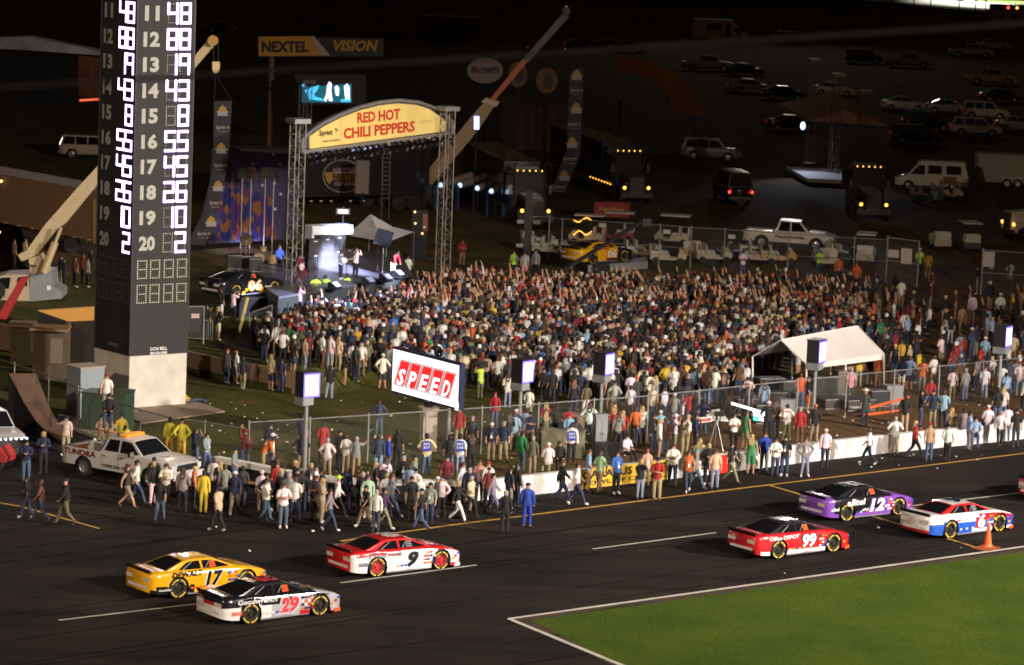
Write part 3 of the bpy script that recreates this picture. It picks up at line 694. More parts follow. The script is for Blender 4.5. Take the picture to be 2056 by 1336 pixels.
stock_car('black and silver stock car with red number 29 nearest the camera',(503,1254),(637,1237),p29,'black','black',[('29',.12,.52,.80,.54,('neon','white'),.2)],
 [('Goodwrench',-1.15,.78,1.55,.17,'white'),('SERVICE',-1.95,.42,.42,.13,'orange')],rimk,roofnum=('29','neon'),spec=('orange',))
def p9(x,y,z,r):
    if r in('rear','top'): return 'red'
    if r=='front': return 'white'
    return 'red' if z>.80-.05*(x>1.2) or (z<.2) else 'white'
stock_car('red and white stock car number 9 with red wheels',(757,1159),(888,1144),p9,'red','red',[('9',.13,.54,.42,.52,('black','navy'),.25)],
 [('DODGE',-1.05,.76,1.5,.13,'grey'),('DODGE',-2.0,.50,.38,.14,'navy')],rimr,spec=('white',),roofnum=('9','white'))
def p99(x,y,z,r):
    if r=='side' and z<.30 and x<-1.8: return 'white'
    if r=='rear' and z<.34: return 'black'
    if r=='side' and z<.24: return 'white' if z>.2 else 'red'
    return 'red'
stock_car('red stock car number 99 with black roof in the middle lane',(1563,1123),(1672,1109),p99,'black','black',[('99',.10,.58,.70,.54,('white','black'),.15)],
 [('Office DEPOT',-1.15,.80,1.5,.15,'white')],rimk,roofnum=('99','white'),spec=('orange',))
def p12(x,y,z,r):
    if r=='side':
        if x>.55: return 'purple'
        if z<.36+.12*math.sin(x*1.5): return 'purple'
        if x<-2.0: return 'purple'
        return 'black'
    if r=='top': return 'purple' if (x>1.0 or x<-2.1) else 'black'
    return 'purple'
stock_car('purple and black stock car number 12 furthest from the grass',(1700,1047),(1803,1035),p12,'black','black',[('12',.20,.55,.78,.52,('white','purple'),.2)],
 [('alltel',-.95,.74,1.0,.26,'white'),('alltel',-2.05,.52,.4,.14,'white'),('alltel',-.45,.42,.36,.1,'white')],rimk,roofnum=('12','white'),spec=('purple',))
def p6(x,y,z,r):
    if r=='rear': return 'white' if z>.42 else 'red'
    if r=='top': return 'white'
    if z>.82: return 'white' if x<-.9 else 'red'
    if z<.22: return 'white'
    if x>.35 and z<.60: return 'blue'
    if x<-1.9-.3*(z-.5): return 'blue' if z<.66 else 'white'
    if x<-.2+.4*z: return 'blue' if z<.62+.08*math.sin(3*x) else 'white'
    return 'red'
stock_car('white, blue and red stock car number 6 beside the orange cone',(1908,1082),(2007,1068),p6,'white','red',[('6',.30,.56,.42,.56,('white','navy'),.15)],
 [('AAA',-.62,.78,.62,.20,'white'),('AAA',-1.0,.70,.3,.1,'red')],rimk,roofnum=('6','navy'),spec=('orange',))
def pr(x,y,z,r):
    if r=='rear': return 'white' if .5<z<.7 else 'red'
    return 'red' if z>.4 or r=='top' else 'white'
stock_car('red and white stock car cut off by the right edge',(2140,1012),(2245,998),pr,'red','red',[('42',.1,.55,.7,.5,('white','navy'),.15)],[],rimk,spec=('red',))
# orange cone on a flat mat
g=P(1983,1098); t=T('traffic_cone','orange traffic cone on a square mat at the grass corner','cone',g)
mb=MB(); mb.lathe([(.19,.03),(.15,.12),(.05,.90),(.02,.93),(0,.93)],n=14); ob('cone',mb,orange,t); mb=MB(); mb.box((0,0,.018),(.46,.46,.03)); ob('cone_foot',mb,orange,t)
mb=MB(); mb.slab([P(1950,1101),P(1985,1108),P(2010,1100),P(1975,1093)],(0,0,.014)); tag(ob('ground_mat',mb,mat('faded_orange',(.35,.08,.03),.8)),'faded orange square mat lying under the traffic cone','mat')
# ================================================================ STAGE
SA,SB=G(590,600),G(890,545); SD=(SB-SA).normalized(); SN=V((SD.y,-SD.x,0))   # SN: towards camera/right
def pvoff(px,py,A,B,off):
    n=V((B.y-A.y,-(B.x-A.x),0)).normalized()
    if n.dot(CP-A)<0: n=-n
    return PV(px,py,A,B)+n*off
def polypx(name,pts,A,B,th,m,parent,off=0,mats=None):
    n=V((B.y-A.y,-(B.x-A.x),0)).normalized()
    if n.dot(CP-A)<0: n=-n
    mb=MB(); q=[PV(x,y,A,B)+n*off for x,y in pts]; mb.slab(q,-n*th); return ob(name,mb,m,parent,w=True)
def textpx(name,s,parent,m,cx,cy,w,h,A,B,slope=0,off=.05,bold=.02,shear=0,vsl=0):
    return text(name,s,parent,m,lambda u,v:pvoff(cx+u+v*vsl,cy-v-u*slope,A,B,off),w,h,0,0,bold=bold,shear=shear,world=True)
def truss(label,g,h,wd,rz=.6,group=None):
    t=T('truss_tower',label,'truss tower',g,rz,group)
    cs=[(x*wd/2,y*wd/2) for x,y in((-1,-1),(1,-1),(1,1),(-1,1))]
    for x,y in cs: mb=MB(); mb.tube((x,y,0),(x,y,h),.035,n=6); ob('chord',mb,alu,t)
    k=int(h/(wd*.95)); st=h/k
    for f in range(4):
        a,b=cs[f],cs[(f+1)%4]; mb=MB()
        for i in range(k):
            z0,z1=i*st,(i+1)*st
            p,q=(a,b) if i%2 else (b,a); mb.tube((*p,z0),(*q,z1),.018,n=4,cap=False); mb.tube((*a,z1),(*b,z1),.014,n=4,cap=False)
        ob('lattice',mb,alu,t)
    mb=MB(); mb.box((0,0,.06),(wd*1.5,wd*1.5,.1)); ob('base_plate',mb,dark,t)
    mb=MB(); mb.box((0,0,h+.12),(wd*1.6,wd*1.6,.26)); ob('head_block',mb,steel,t); return t
truss('tall aluminium truss tower at the left end of the yellow arch',G(588,612),9.9,.62)
truss('tall aluminium truss tower at the right end of the yellow arch',G(888,552),9.7,.62)
# arch banner
t=T('stage_arch','yellow arched stage sign with red band name lettering over the stage','sign',SA)
fr=[(606,306),(606,279),(625,262),(650,246),(680,231),(720,215),(760,205),(800,201),(840,205),(872,217),(895,232),(908,246),(908,268)]
inn=[(621,299),(621,274),(650,254),(685,236),(722,222),(760,212),(798,208),(835,211),(860,219),(880,232),(893,243),(893,264)]
polypx('arch_frame',fr,SA,SB,.35,mat('arch_vinyl',(.10,.10,.12),.5),t)
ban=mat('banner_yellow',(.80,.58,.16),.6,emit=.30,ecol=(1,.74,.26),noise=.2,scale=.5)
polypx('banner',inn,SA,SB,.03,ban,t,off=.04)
mb=MB(); q=[pvoff(x,y,SA,SB,.06) for x,y in fr]; mb.path(q,.09,n=6); ob('frame_tube',mb,mat('satin_tube',(.6,.6,.62),.35,.6),t,w=True)
mb=MB(); q=[pvoff(606,306,SA,SB,.06),pvoff(908,268,SA,SB,.06)]; mb.path(q,.1,n=6); ob('frame_tube',mb,MM['satin_tube'],t,w=True)
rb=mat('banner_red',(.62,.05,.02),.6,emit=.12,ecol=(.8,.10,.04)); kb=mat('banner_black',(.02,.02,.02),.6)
textpx('lettering','RED HOT',t,rb,758,233,86,22,SA,SB,.10,.08,bold=.035)
textpx('lettering','CHILI PEPPERS',t,rb,759,261,143,22,SA,SB,.11,.08,bold=.035)
textpx('lettering','Sprint',t,kb,652,268,27,15,SA,SB,.10,.08)
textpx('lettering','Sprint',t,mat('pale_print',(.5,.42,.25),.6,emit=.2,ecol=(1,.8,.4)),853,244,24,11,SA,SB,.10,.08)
textpx('lettering','Together with NEXTEL',t,kb,662,283,34,5,SA,SB,.08,.08)
def chevron(cx,cy,k,m,parent,A,B,off=.08):
    mb=MB()
    for i in range(4):
        o=i*1.0*k
        mb.poly([pvoff(cx-4*k+o*.3,cy-5*k+o*1.3,A,B,off),pvoff(cx+4*k,cy-.2*k,A,B,off),pvoff(cx-4*k+o*.3,cy-4*k+o*1.3,A,B,off)])
    mb.poly([pvoff(cx-4*k,cy+5*k,A,B,off),pvoff(cx+4*k,cy,A,B,off),pvoff(cx-3*k,cy+3*k,A,B,off)])
    ob('chevron_logo',mb,m,parent,w=True)
chevron(674,262,1.1,kb,t,SA,SB); chevron(871,240,1,MM['pale_print'],t,SA,SB)
polypx('seam',[(682.5,237),(683.5,237),(683.5,292),(682.5,292)],SA,SB,.01,mat('seam_tan',(.7,.5,.2),.6),t,off=.06)
# lamps under the arch
parw=mat('par_lens',(.9,.85,.6),.3,emit=1.6,ecol=(1,.86,.55)); par=MB(); par.lathe([(0,.2),(.09,.2),(.13,.02),(.13,-.02)],n=8); parm=par.mesh('par_light',[chrome]); 
pl=MB(); pl.lathe([(0,-.03),(.10,-.03)],n=8); plm=pl.mesh('lens',parw)
t=T('lamp_bar','row of round stage lamps hanging under the yellow arch','stage lights',SA)
mb=MB(); a,b=PV(608,313,SA,SB),PV(905,274,SA,SB)
for dz in(0,.35): mb.tube(a+V((0,0,dz)),b+V((0,0,dz)),.04,n=5)
ob('bar',mb,dark,t,w=True)
for r_ in range(2):
    for i in range(25):
        k=(i+.5)/25; p=a+(b-a)*k+V((0,0,.02-.42*r_))+SN*(.2+.1*r_)
        o=link('par_light',parm,t); o.location=p-root(t).location; o.rotation_euler=(R(35 if r_ else 60),R(10),R(35+uni(-25,25))); link('lens',plm,o)
# deck
zd=2.35; deckc=[P(560,596,zd),P(828,552,zd),P(800,500,zd),P(470,528,zd)]
t=T('stage_deck','low black concert stage deck with shiny lit floor','stage',deckc[0])
dm=mat('deck_black',(.10,.10,.115),.35,noise=.3,scale=.6,spec=.8)
mb=MB(); mb.slab(deckc,(0,0,-.12)); ob('deck_floor',mb,dm,t,w=True)
mb=MB()
for a,b in zip(deckc,deckc[1:]+deckc[:1]): mb.slab([a+V((0,0,-.13)),b+V((0,0,-.13)),V((b.x,b.y,1.0)),V((a.x,a.y,1.0))],-(V((b.y-a.y,a.x-b.x,0)).normalized())*-.04)
ob('skirt',mb,mat('skirt_green_black',(.018,.024,.018),.8),t,w=True)
def D(px,py): return P(px,py,zd)
def boxat(name,label,cat,g,dims,m,rz=0,group=None,parts=None):
    t=T(name,label,cat,g,rz,group); mb=MB(); mb.box((0,0,dims[2]/2),dims); ob('case',mb,m,t)
    mb=MB(); e=.012
    for z_ in(.03,dims[2]-.03): mb.box((0,0,z_),(dims[0]+e,dims[1]+e,.04))
    ob('edge_trim',mb,parts or grey,t); return t
rzS=math.atan2(SD.y,SD.x)
i=0
NM=['leftmost','second from left','third from left','fourth from left']
for px,py in ((628,538),(652,534),(676,530),(698,527)):
    g=D(px,py); t=T('amplifier_stack',['leftmost','second','third','rightmost'][i]+' black amplifier stack in the row behind the singer','amplifier',g,rzS*.5,'black amplifier stacks on stage')
    for j in range(2 if i<3 else 1):
        mb=MB(); mb.box((0,0,.40+j*.82),(.80,.5,.80)); q=ob('speaker_cabinet',mb,black,t); mb=MB(); mb.box((0,-.255,.40+j*.82),(.68,.02,.68)); ob('grille',mb,dark,q); mb=MB(); mb.box((0,-.27,.70+j*.82),(.22,.01,.05)); ob('badge',mb,white,q)
    i+=1
g=D(640,526); t=T('white_drape','bright white lit drape lying over the amplifier tops','cloth',g,rzS*.5); mb=MB(); mb.box((.6,0,1.85),(2.6,.9,.5)); mb.box((-.65,0,1.45),(.12,.9,.9)); ob('fabric',mb,mat('lit_drape',(.8,.82,.9),.9),t)
# drum kit
g=D(520,530); t=T('drum_kit','drum kit with round cymbal beside the seated blue lit drummer','drums',g)
for nm,c,r_,h_ in(('bass_drum',(.0,-.1,.32),.32,.45),('floor_tom',(.75,0,.3),.24,.5),('tom_drum',(.2,0,.85),.2,.26)):
    mb=MB(); mb.lathe([(0,-h_/2),(r_,-h_/2),(r_,h_/2),(0,h_/2)],c,'y' if 'bass' in nm else 'z',14); ob(nm,mb,mat('drum_shell',(.3,.2,.1),.3),t)
mb=MB(); mb.lathe([(0,.02),(.36,0)],(-.75,-.1,1.35),'y',18); mb.tube((-.75,-.1,0),(-.75,-.08,1.35),.015,n=5); ob('cymbal',mb,mat('brass',(.6,.5,.35),.25,1),t)
i=0
for px,py,s_ in((470,540,.8),(492,540,.75),(512,545,.75)):
    t=boxat('road_case',['leftmost','middle','rightmost'][i]+' black road case standing beside the drum kit','case',D(px,py),(s_,.6,s_),black,.2,'black road cases beside the drums'); i+=1
for px,py,lb in((740,572,'left'),(775,566,'middle'),(800,558,'right'),(672,582,'white lit')):
    t=T('stage_monitor',lb+' wedge monitor speaker on the front edge of the stage','speaker',D(px,py),rzS+PI,'wedge monitors on the stage edge'); mb=MB(); mb.slab([(-.35,-.25,0),(-.35,.25,0),(-.35,.25,.18),(-.35,-.1,.42),(-.35,-.25,.42)],(.7,0,0)); ob('wedge',mb,black,t); mb=MB(); mb.slab([(-.28,.262,.19),(.28,.262,.19),(.28,-.06,.412),(-.28,-.06,.412)],(0,.01,.01)); ob('grille',mb,grey if lb[0]!='w' else white,t)  # the lit wedge has its light painted in as a white grille
for px,py,h_,lb in((618,575,1.5,'thin chrome microphone stand in front of the amplifiers'),(637,560,1.5,'chrome microphone stand between drape and lit singer'),(695,565,1.6,'microphone stand beside the lit singer'),(758,545,1.5,'boom microphone stand at the right of the stage')):
    t=T('microphone_stand',lb,'microphone stand',D(px,py)); mb=MB(); mb.tube((0,0,0),(0,0,h_),.02,n=5); mb.tube((0,0,h_),(.25,-.1,h_+.12),.014,n=5); ob('stand',mb,chrome,t); mb=MB(); mb.lathe([(.0,0),(.16,.0),(.16,.02),(0,.03)],n=10); ob('foot',mb,dark,t); mb=MB(); mb.ell((.27,-.11,h_+.13),(.03,.03,.04),6,4); ob('microphone',mb,chrome,t)
# side speaker column and lamps
g=G(840,520); t=T('follow_lamp_rack','tall dark rack with small amber lamps right of the stage','lamp rack',g); mb=MB(); mb.box((0,0,1.5),(.9,.6,3)); ob('frame',mb,black,t)
am=mat('amber_glow',(1,.6,.2),.4,emit=2.2,ecol=(1,.55,.18)); mb=MB()
for x,z_ in((-.3,2.9),(-.25,2.2),(.2,1.6),(.3,2.0)): mb=MB(); mb.ell((x,-.32,z_),(.07,.04,.07),8,4); ob('lamp',mb,am,t)
mb=MB(); mb.box((.35,-.33,2.3),(.3,.04,1.0)); ob('panel',mb,mat('faded_red',(.3,.12,.1),.6),t)
# small white peaked canopy behind the stage
zt=terr(0,220); c=[G(694,500),G(800,505),G(845,478),G(735,474)]; ap=PV(741,430,G(741,500),G(741,500)+V((1,0,0)))
t=T('peaked_canopy','grey white peaked pop-up canopy behind the stage','canopy',c[0]); mb=MB(); h2=1.6
tp=[P(x,y,3.2) for x,y in((684,470),(776,487),(832,466),(742,452))]
cc=sum(tp,V())/4; apx=V((PV(744,430,cc,cc+V((1,0,0))).x,cc.y,PV(744,430,cc,cc+V((1,0,0))).z))
for a,b in zip(tp,tp[1:]+tp[:1]):
    m1=(a+b)/2*.5+apx*.5-V((0,0,.35)); mb=MB(); mb.add([a,b,(b+apx)/2-V((0,0,.22)),apx,(a+apx)/2-V((0,0,.22))],[(0,1,2,4),(4,2,3)]); ob('roof_panel',mb,mat('canopy_cloth',(.66,.64,.66),.8,noise=.06),t,w=True)
for a in tp: mb=MB(); mb.tube((a.x,a.y,1),a,.03,n=6); ob('leg',mb,steel,t,w=True)
# black speaker box on stand
g=D(768,548); t=T('hanging_speaker','tilted square black speaker on a stand right of the performers','speaker',g); mb=MB(); mb.box((0,0,1.95),(.95,.6,.85),ry=.25); ob('cabinet',mb,mat('matt_black',(.01,.01,.01),.95,spec=.05),t); mb=MB(); mb.tube((0,0,0),(0,0,1.7),.03,n=5); ob('stand',mb,steel,t)
g=D(686,520); t=T('blinder_lamp','two stacked blinder lamps on a pole behind the singer','lamp',g); mb=MB(); mb.tube((0,0,0),(0,0,3.0),.04,n=5); ob('pole',mb,dark,t)
for z_ in(1.9,2.75): mb=MB(); mb.box((0,0,z_),(.8,.3,.35)); q=ob('lamp_box',mb,black,t); mb=MB(); mb.box((0,-.16,z_),(.55,.03,.2)); ob('lens',mb,am,q)
# coloured backdrop, left of the stage
m=bpy.data.materials.new('painted_backdrop'); m.use_nodes=True; nt_=m.node_tree; b=nt_.nodes['Principled BSDF']; tc=nt_.nodes.new('ShaderNodeTexCoord'); n=nt_.nodes.new('ShaderNodeTexVoronoi'); n.inputs['Scale'].default_value=1.9; nt_.links.new(tc.outputs['Object'],n.inputs[0]); r=nt_.nodes.new('ShaderNodeValToRGB'); r.color_ramp.interpolation='CONSTANT'
r.color_ramp.elements[0].color=(.05,.03,.13,1); r.color_ramp.elements[1].position=.35; r.color_ramp.elements[1].color=(.20,.08,.03,1); e_=r.color_ramp.elements.new(.55); e_.color=(.12,.03,.06,1); e_=r.color_ramp.elements.new(.75); e_.color=(.02,.03,.13,1)
s_=nt_.nodes.new('ShaderNodeSeparateColor'); nt_.links.new(n.outputs['Color'],s_.inputs[0]); nt_.links.new(s_.outputs[0],r.inputs[0]); nt_.links.new(r.outputs[0],b.inputs['Base Color'])
ba,bb=G(440,520),G(560,500)
t=T('backdrop','painted purple and orange backdrop lit behind the drummer','backdrop',ba)
polypx('cloth',[(425,300),(600,310),(600,480),(420,490)],ba,bb,.05,mat('backdrop_blue',(.05,.045,.10),.8,noise=.3,scale=.8),t)
polypx('painted_skyline',[(440,400),(455,372),(470,372),(470,390),(485,362),(498,362),(498,395),(515,385),(528,400),(545,395),(555,480),(436,482)],ba,bb,.03,m,t,off=.05)
st_=mat('star_silver',(.6,.6,.55),.5)
for x,y in((546,310),(560,330),(548,368),(561,390),(550,420),(524,372),(505,330),(535,345)):
    mb=MB(); mb.poly([pvoff(x+(4 if k%2 else 1.8)*math.sin(k*PI/5),y-(4 if k%2 else 1.8)*math.cos(k*PI/5),ba,bb,.09) for k in range(10)]); ob('star',mb,st_,t,w=True)
lamp('backdrop_light','SPOT',PV(470,330,ba,bb)+V((2,-3,1)),PV(480,430,ba,bb),140,(1,.42,.08),50,.9,.3)
lamp('backdrop_light','SPOT',PV(520,450,ba,bb)+V((2,-2.5,-1)),PV(535,430,ba,bb),70,(.5,.1,1),60,.9,.3)
lamp('backdrop_light','SPOT',PV(445,400,ba,bb)+V((-1,-2.5,-1)),PV(420,440,ba,bb),300,(.15,.25,1),60,.9,.3)
for x in (482,500,528,545):
    g=G(x,525); t=T('backdrop_mast',{482:'leftmost',500:'second',528:'third',545:'rightmost'}[x]+' thin metal mast in front of the coloured backdrop','mast',g,group='thin masts before the backdrop'); mb=MB(); mb.tube((0,0,0),(0,0,5.5),.04,n=5); ob('pole',mb,alu,t); mb=MB(); mb.box((0,0,5.3),(.5,.4,.6)); ob('lamp_head',mb,black,t)
# unseen spots added out front to brighten performers, drape and deck
for (x,y),e,sz in (((697,522),3200000,3.2),((645,488),600000,4.4),((790,540),1100000,3.0),((650,585),420000,5.5),((556,522),110000,2.4),((740,560),150000,7.0)):
    lamp('stage_fill_spot','SPOT',(14,150,17),P(x,y,zd+.6),e,(.60,.64,1),sz,.6,.3)
# big screen, signs behind
YA,YB=V((-50,262,1)),V((50,262,1))
t=T('video_screen','big dark video screen with bright blue figures above the arch','video screen',PV(655,300,YA,YB)); 
polypx('screen_cabinet',[(592,150),(735,150),(735,210),(592,210)],YA,YB,.6,black,t)
cy=mat('screen_cyan',(.1,.7,1),.4,emit=1.3,ecol=(.06,.42,.75)); wt=mat('screen_figure',(.8,.9,1),.4,emit=2.4,ecol=(.75,.85,1)); pk=mat('screen_pink',(.8,.6,.8),.4,emit=2.2,ecol=(.9,.6,.85)); tl=mat('screen_teal',(.02,.2,.25),.4,emit=.25,ecol=(.02,.35,.5))
polypx('picture',[(606,176),(706,168),(706,206),(606,206)],YA,YB,.01,tl,t,off=.03)
for pts,mm in(([(611,182),(625,176),(641,171),(638,180),(630,190),(637,200),(622,201),(618,192)],cy),([(650,202),(655,190),(657,172),(661,164),(666,168),(665,184),(668,203),(661,203),(659,193),(655,204)],pk),([(672,175),(677,172),(681,178),(680,192),(675,192)],wt),([(691,174),(697,168),(702,176),(702,199),(694,200),(692,186)],wt),([(606,170),(612,168),(614,174),(608,175)],cy),([(684,200),(704,198),(704,205),(684,205)],cy),([(634,195),(648,198),(648,203),(634,201)],cy)):
    polypx('picture_figure',pts,YA,YB,.008,mm,t,off=.055)
mb=MB(); q=PV(590,205,YA,YB); 
truss('truss tower holding the left side of the big video screen',V((PV(612,300,YA,YB).x,261,1)),PV(612,165,YA,YB).z-1,.7)
YC,YD=V((-50,268,1)),V((50,268,1))
t=T('roadside_sign','yellow and black board sign on a pole above the video screen','sign',V((PV(545,200,YC,YD).x,268,1)))
polypx('board',[(518,73),(770,78),(770,114),(518,114)],YC,YD,.4,black,t)
polypx('yellow_panel',[(519,74),(626,73),(660,112),(519,113)],YC,YD,.04,mat('sign_yellow',(.60,.28,.01),.5),t,off=.05)
polypx('white_stripe',[(626,73),(630,73),(664,112),(648,112),(640,104)],YC,YD,.03,mat('sign_white',(.45,.4,.34),.5),t,off=.08)
textpx('lettering','NEXTEL',t,black,573,94,94,22,YC,YD,0,.12,bold=.04)
textpx('lettering','VISION',t,mat('sign_gold',(.55,.28,.01),.5),712,92,90,23,YC,YD,0,.12,bold=.04,vsl=.25)
mb=MB(); q=PV(545,112,YC,YD); mb.tube((q.x,268.3,1),(q.x,268.3,q.z),.22,n=8); ob('pole',mb,mat('brown_pole',(.20,.12,.06),.8),t,w=True)
t=T('oval_sign','white oval store sign on a pole left of the crane boom','sign',V((PV(975,150,YC,YD).x,268,1)))
ov=lambda cx,cy_,a,b_,n=28,rot=0:[(cx+a*math.cos(2*PI*i/n),cy_+b_*math.sin(2*PI*i/n)) for i in range(n)]
polypx('oval_board',ov(974,142,36,26),YC,YD,.4,mat('oval_white',(.28,.22,.19),.6),t)
textpx('lettering',"LOWE'S",t,mat('sign_navy',(.03,.03,.06),.6),981,141,42,13,YC,YD,0,.08,bold=.04)
polypx('emblem',ov(952,140,7,7,12),YC,YD,.02,mat('sign_maroon',(.12,.03,.03),.6),t,off=.06)
mb=MB(); q=PV(975,166,YC,YD); mb.tube((q.x,268.3,1),(q.x,268.3,q.z),.15,n=8); ob('pole',mb,dark,t,w=True)
for x,y,l in((1040,150,'smaller'),(1098,162,'larger')):
    t=T('round_sign',l+' dim orange round sign right of the crane boom','sign',V((PV(x,y,YC,YD).x,268,1)),group='dim orange round signs')
    polypx('disc',ov(x,y,[19,22][l=='larger'],26),YC,YD,.3,mat('dim_orange',(.16,.07,.02),.6),t); polypx('figure',ov(x+2,y+2,9,15),YC,YD,.02,mat('sign_brown',(.05,.03,.02),.6),t,off=.05)
    mb=MB(); q=PV(x,y+25,YC,YD); mb.tube((q.x,268.3,1),(q.x,268.3,q.z),.12,n=8); ob('pole',mb,dark,t,w=True)
# hauler with oval series logo behind the stage
ha,hb=G(480,428),G(860,420); n=V((-(hb-ha).y,(hb-ha).x,0)).normalized()
t=T('race_hauler','black race hauler with oval yellow series logo behind the arch','hauler',ha)
mb=MB(); z=V((0,0,1.0)); mb.slab([ha+z,hb+z,hb+n*2.6+z,ha+n*2.6+z],(0,0,3.3)); ob('trailer_body',mb,mat('hauler_black',(.012,.012,.014),.35,coat=.4),t,w=True)
textpx('lettering','NASCAR',t,mat('logo_silver',(.35,.3,.3),.5),691,343,46,13,ha,hb,0,.05,bold=.04,shear=.1)
gold=mat('logo_gold',(.45,.27,.04),.5); 
polypx('oval_rim',ov(688,354,41,34),ha,hb,.01,mat('logo_tan',(.25,.2,.14),.5),t,off=.02); polypx('oval_field',ov(688,354,38,31),ha,hb,.01,black,t,off=.03)
polypx('oval_band',[(652,346),(724,346),(726,354),(724,362),(668,362),(660,370),(654,362)],ha,hb,.01,gold,t,off=.04)
textpx('lettering','NEXTEL',t,black,692,355,48,12,ha,hb,0,.06,bold=.05)
textpx('lettering','CUP SERIES',t,MM['logo_silver'],694,369,48,8,ha,hb,0,.06,bold=.03)
for x in (622,642,662,701,727): polypx('marker_light',[(x,403),(x+5,403),(x+5,405),(x,405)],ha,hb,.03,mat('reflector_glow',(.6,.4,.35),.4,emit=.3),t,off=.04)  # reflectors; their shine is put in as faint emission
for x in (520,560,800,830):
    q=G(x,424); mb=MB(); mb.lathe([(0,0),(.5,0),(.5,.3),(0,.3)],(q.x,q.y+.3,1.5),'y',14); ob('wheel',mb,rubber,t,w=True)
q0,q1=G(715,434),G(742,433); t=T('display_hoarding','plain grey upright hoarding standing before the oval logo','hoarding',q0); polypx('board',[(716,322),(742,323),(740,390),(714,389)],q0,q1,.15,mat('panel_grey',(.24,.21,.18),.8),t)
mb=MB(); q=PV(728,388,q0,q1); mb.tube((q.x,q.y,1),q,.06,n=6); ob('stand',mb,dark,t,w=True)
q0=G(775,440); A_=q0;B_=q0+V((1,0,0)); t=T('truss_ladder','narrow upright metal ladder hanging behind the arch','ladder',q0)
a,b=PV(769,300,A_,B_),PV(767,398,A_,B_); c,d_=PV(784,300,A_,B_),PV(782,398,A_,B_); mb=MB(); mb.tube(a,V((b.x,b.y,1)),.03,n=5); ob('rail',mb,alu,t,w=True); mb=MB(); mb.tube(c,V((d_.x,d_.y,1)),.03,n=5); ob('rail',mb,alu,t,w=True)
for k in range(12): q=a+(b-a)*(k/11); r_=c+(d_-c)*(k/11); mb=MB(); mb.tube(q,r_,.022,n=4); ob('rung',mb,alu,t,w=True)
# ================================================================ hanging ribbon banners
mat('ribbon_print',(.30,.28,.26),.7)
def ribbon(label,Lp,Rp,items,Y,top):
    A_,B_=V((-50,Y,1)),V((50,Y,1)); p0=PV(*Lp[0],A_,B_); t=T('ribbon_banner',label,'banner',V((p0.x,Y,1)))
    cl=mat('ribbon_black',(.022,.020,.03),.7)
    for (a,b,c,d_) in zip(Lp,Rp,Lp[1:],Rp[1:]):
        mb=MB(); q=[PV(*p,A_,B_) for p in(a,b,d_,c)]; mb.slab(q,(0,.03,0)); ob('cloth_panel',mb,cl,t,w=True)
    for kind,x,y in items:
        if kind=='S': textpx('lettering','Sprint',t,mat('ribbon_print',(.30,.28,.26),.7),x-3,y,19,9,A_,B_,0,.05,bold=.03); chevron(x+12,y,.8,mat('ribbon_gold',(.45,.33,.02),.6),t,A_,B_,.05); textpx('lettering','Together',t,MM['ribbon_print'],x,y+8,20,2.5,A_,B_,0,.05)
        else:
            polypx('emblem',[(x-9,y+2),(x-7,y-5),(x,y-11),(x+7,y-5),(x+9,y+2)],A_,B_,.01,mat('ribbon_gold2',(.36,.22,.04),.6),t,off=.04)
            polypx('emblem_wing',[(x-14,y+2),(x+14,y+2),(x+9,y+6),(x+11,y+11),(x-11,y+11),(x-9,y+6)],A_,B_,.01,MM['ribbon_print'],t,off=.05)
    mb=MB()
    if top: mb.tube(PV(*Lp[0],A_,B_),PV(*top,A_,B_),.02,n=4); mb.tube(PV(*Rp[0],A_,B_),PV(*top,A_,B_),.02,n=4); ob('sling',mb,dark,t,w=True)
    else:
        q=PV(*Lp[0],A_,B_); mb.tube((q.x,Y+.2,1),(q.x,Y+.2,q.z),.08,n=6); ob('mast',mb,dark,t,w=True)
ribbon('tall black ribbon banner hanging from the crane hook beside the scoring tower',[(430,203),(428,300),(422,362),(405,432),(375,490)],[(466,203),(460,300),(451,362),(436,432),(412,494)],[('E',447,222),('S',447,257),('E',444,297),('S',443,333),('E',438,373),('S',433,408),('E',424,444),('S',409,470)],196,(433,150))
ribbon('dim black ribbon banner standing between the dark trucks',[(1146,135),(1143,240),(1138,300),(1121,345),(1108,382)],[(1172,135),(1168,240),(1165,310),(1150,348),(1134,388)],[('E',1158,150),('S',1157,182),('E',1157,217),('S',1153,250),('E',1149,286),('S',1143,320),('E',1133,352),('S',1121,376)],246,None)
# ================================================================ CRANES
def boom(t,name,pl,pr_,A_,B_,th,m,off=0):
    """tapering boxy boom section traced by its two edges"""
    q=[PV(*p,A_,B_) for p in pl+pr_[::-1]]; mb=MB(); mb.slab([p+V((0,-off,0)) for p in q],(0,th,0)); return ob(name,mb,m,t,w=True)
YR=V((-50,236,1)),V((50,236,1)); tan=mat('crane_tan',(.36,.25,.13),.6,noise=.08); 
t=T('mobile_crane','long telescopic crane boom rising to the right behind the stage','crane',V((PV(830,400,*YR).x,236,1)))
boom(t,'boom_base',[(808,395),(862,338),(940,242),(972,206)],[(838,402),(885,352),(960,262),(992,214)],*YR,1.0,tan)
boom(t,'boom_middle',[(981,203),(1050,118)],[(988,209),(1059,125)],*YR,.5,mat('crane_orange',(.42,.10,.03),.5),-.2)
boom(t,'boom_tip',[(1050,120),(1131,26)],[(1061,126),(1143,34)],*YR,.5,mat('crane_grey',(.12,.10,.09),.6),-.2)
boom(t,'boom_collar',[(966,205),(975,197)],[(996,215),(1003,205)],*YR,1.2,mat('crane_pale',(.5,.4,.3),.6),.1)
mb=MB(); q=PV(1137,22,*YR); mb.lathe([(0,-.15),(.3,-.15),(.3,.15),(0,.15)],q,'y',10); ob('sheave',mb,dark,t,w=True)
mb=MB(); mb.ell(PV(1137,16,*YR),(.12,.12,.12),6,4); ob('tip_light',mb,mat('tip_glow',(1,.5,.2),.4,emit=.6,ecol=(1,.5,.25)),t,w=True)
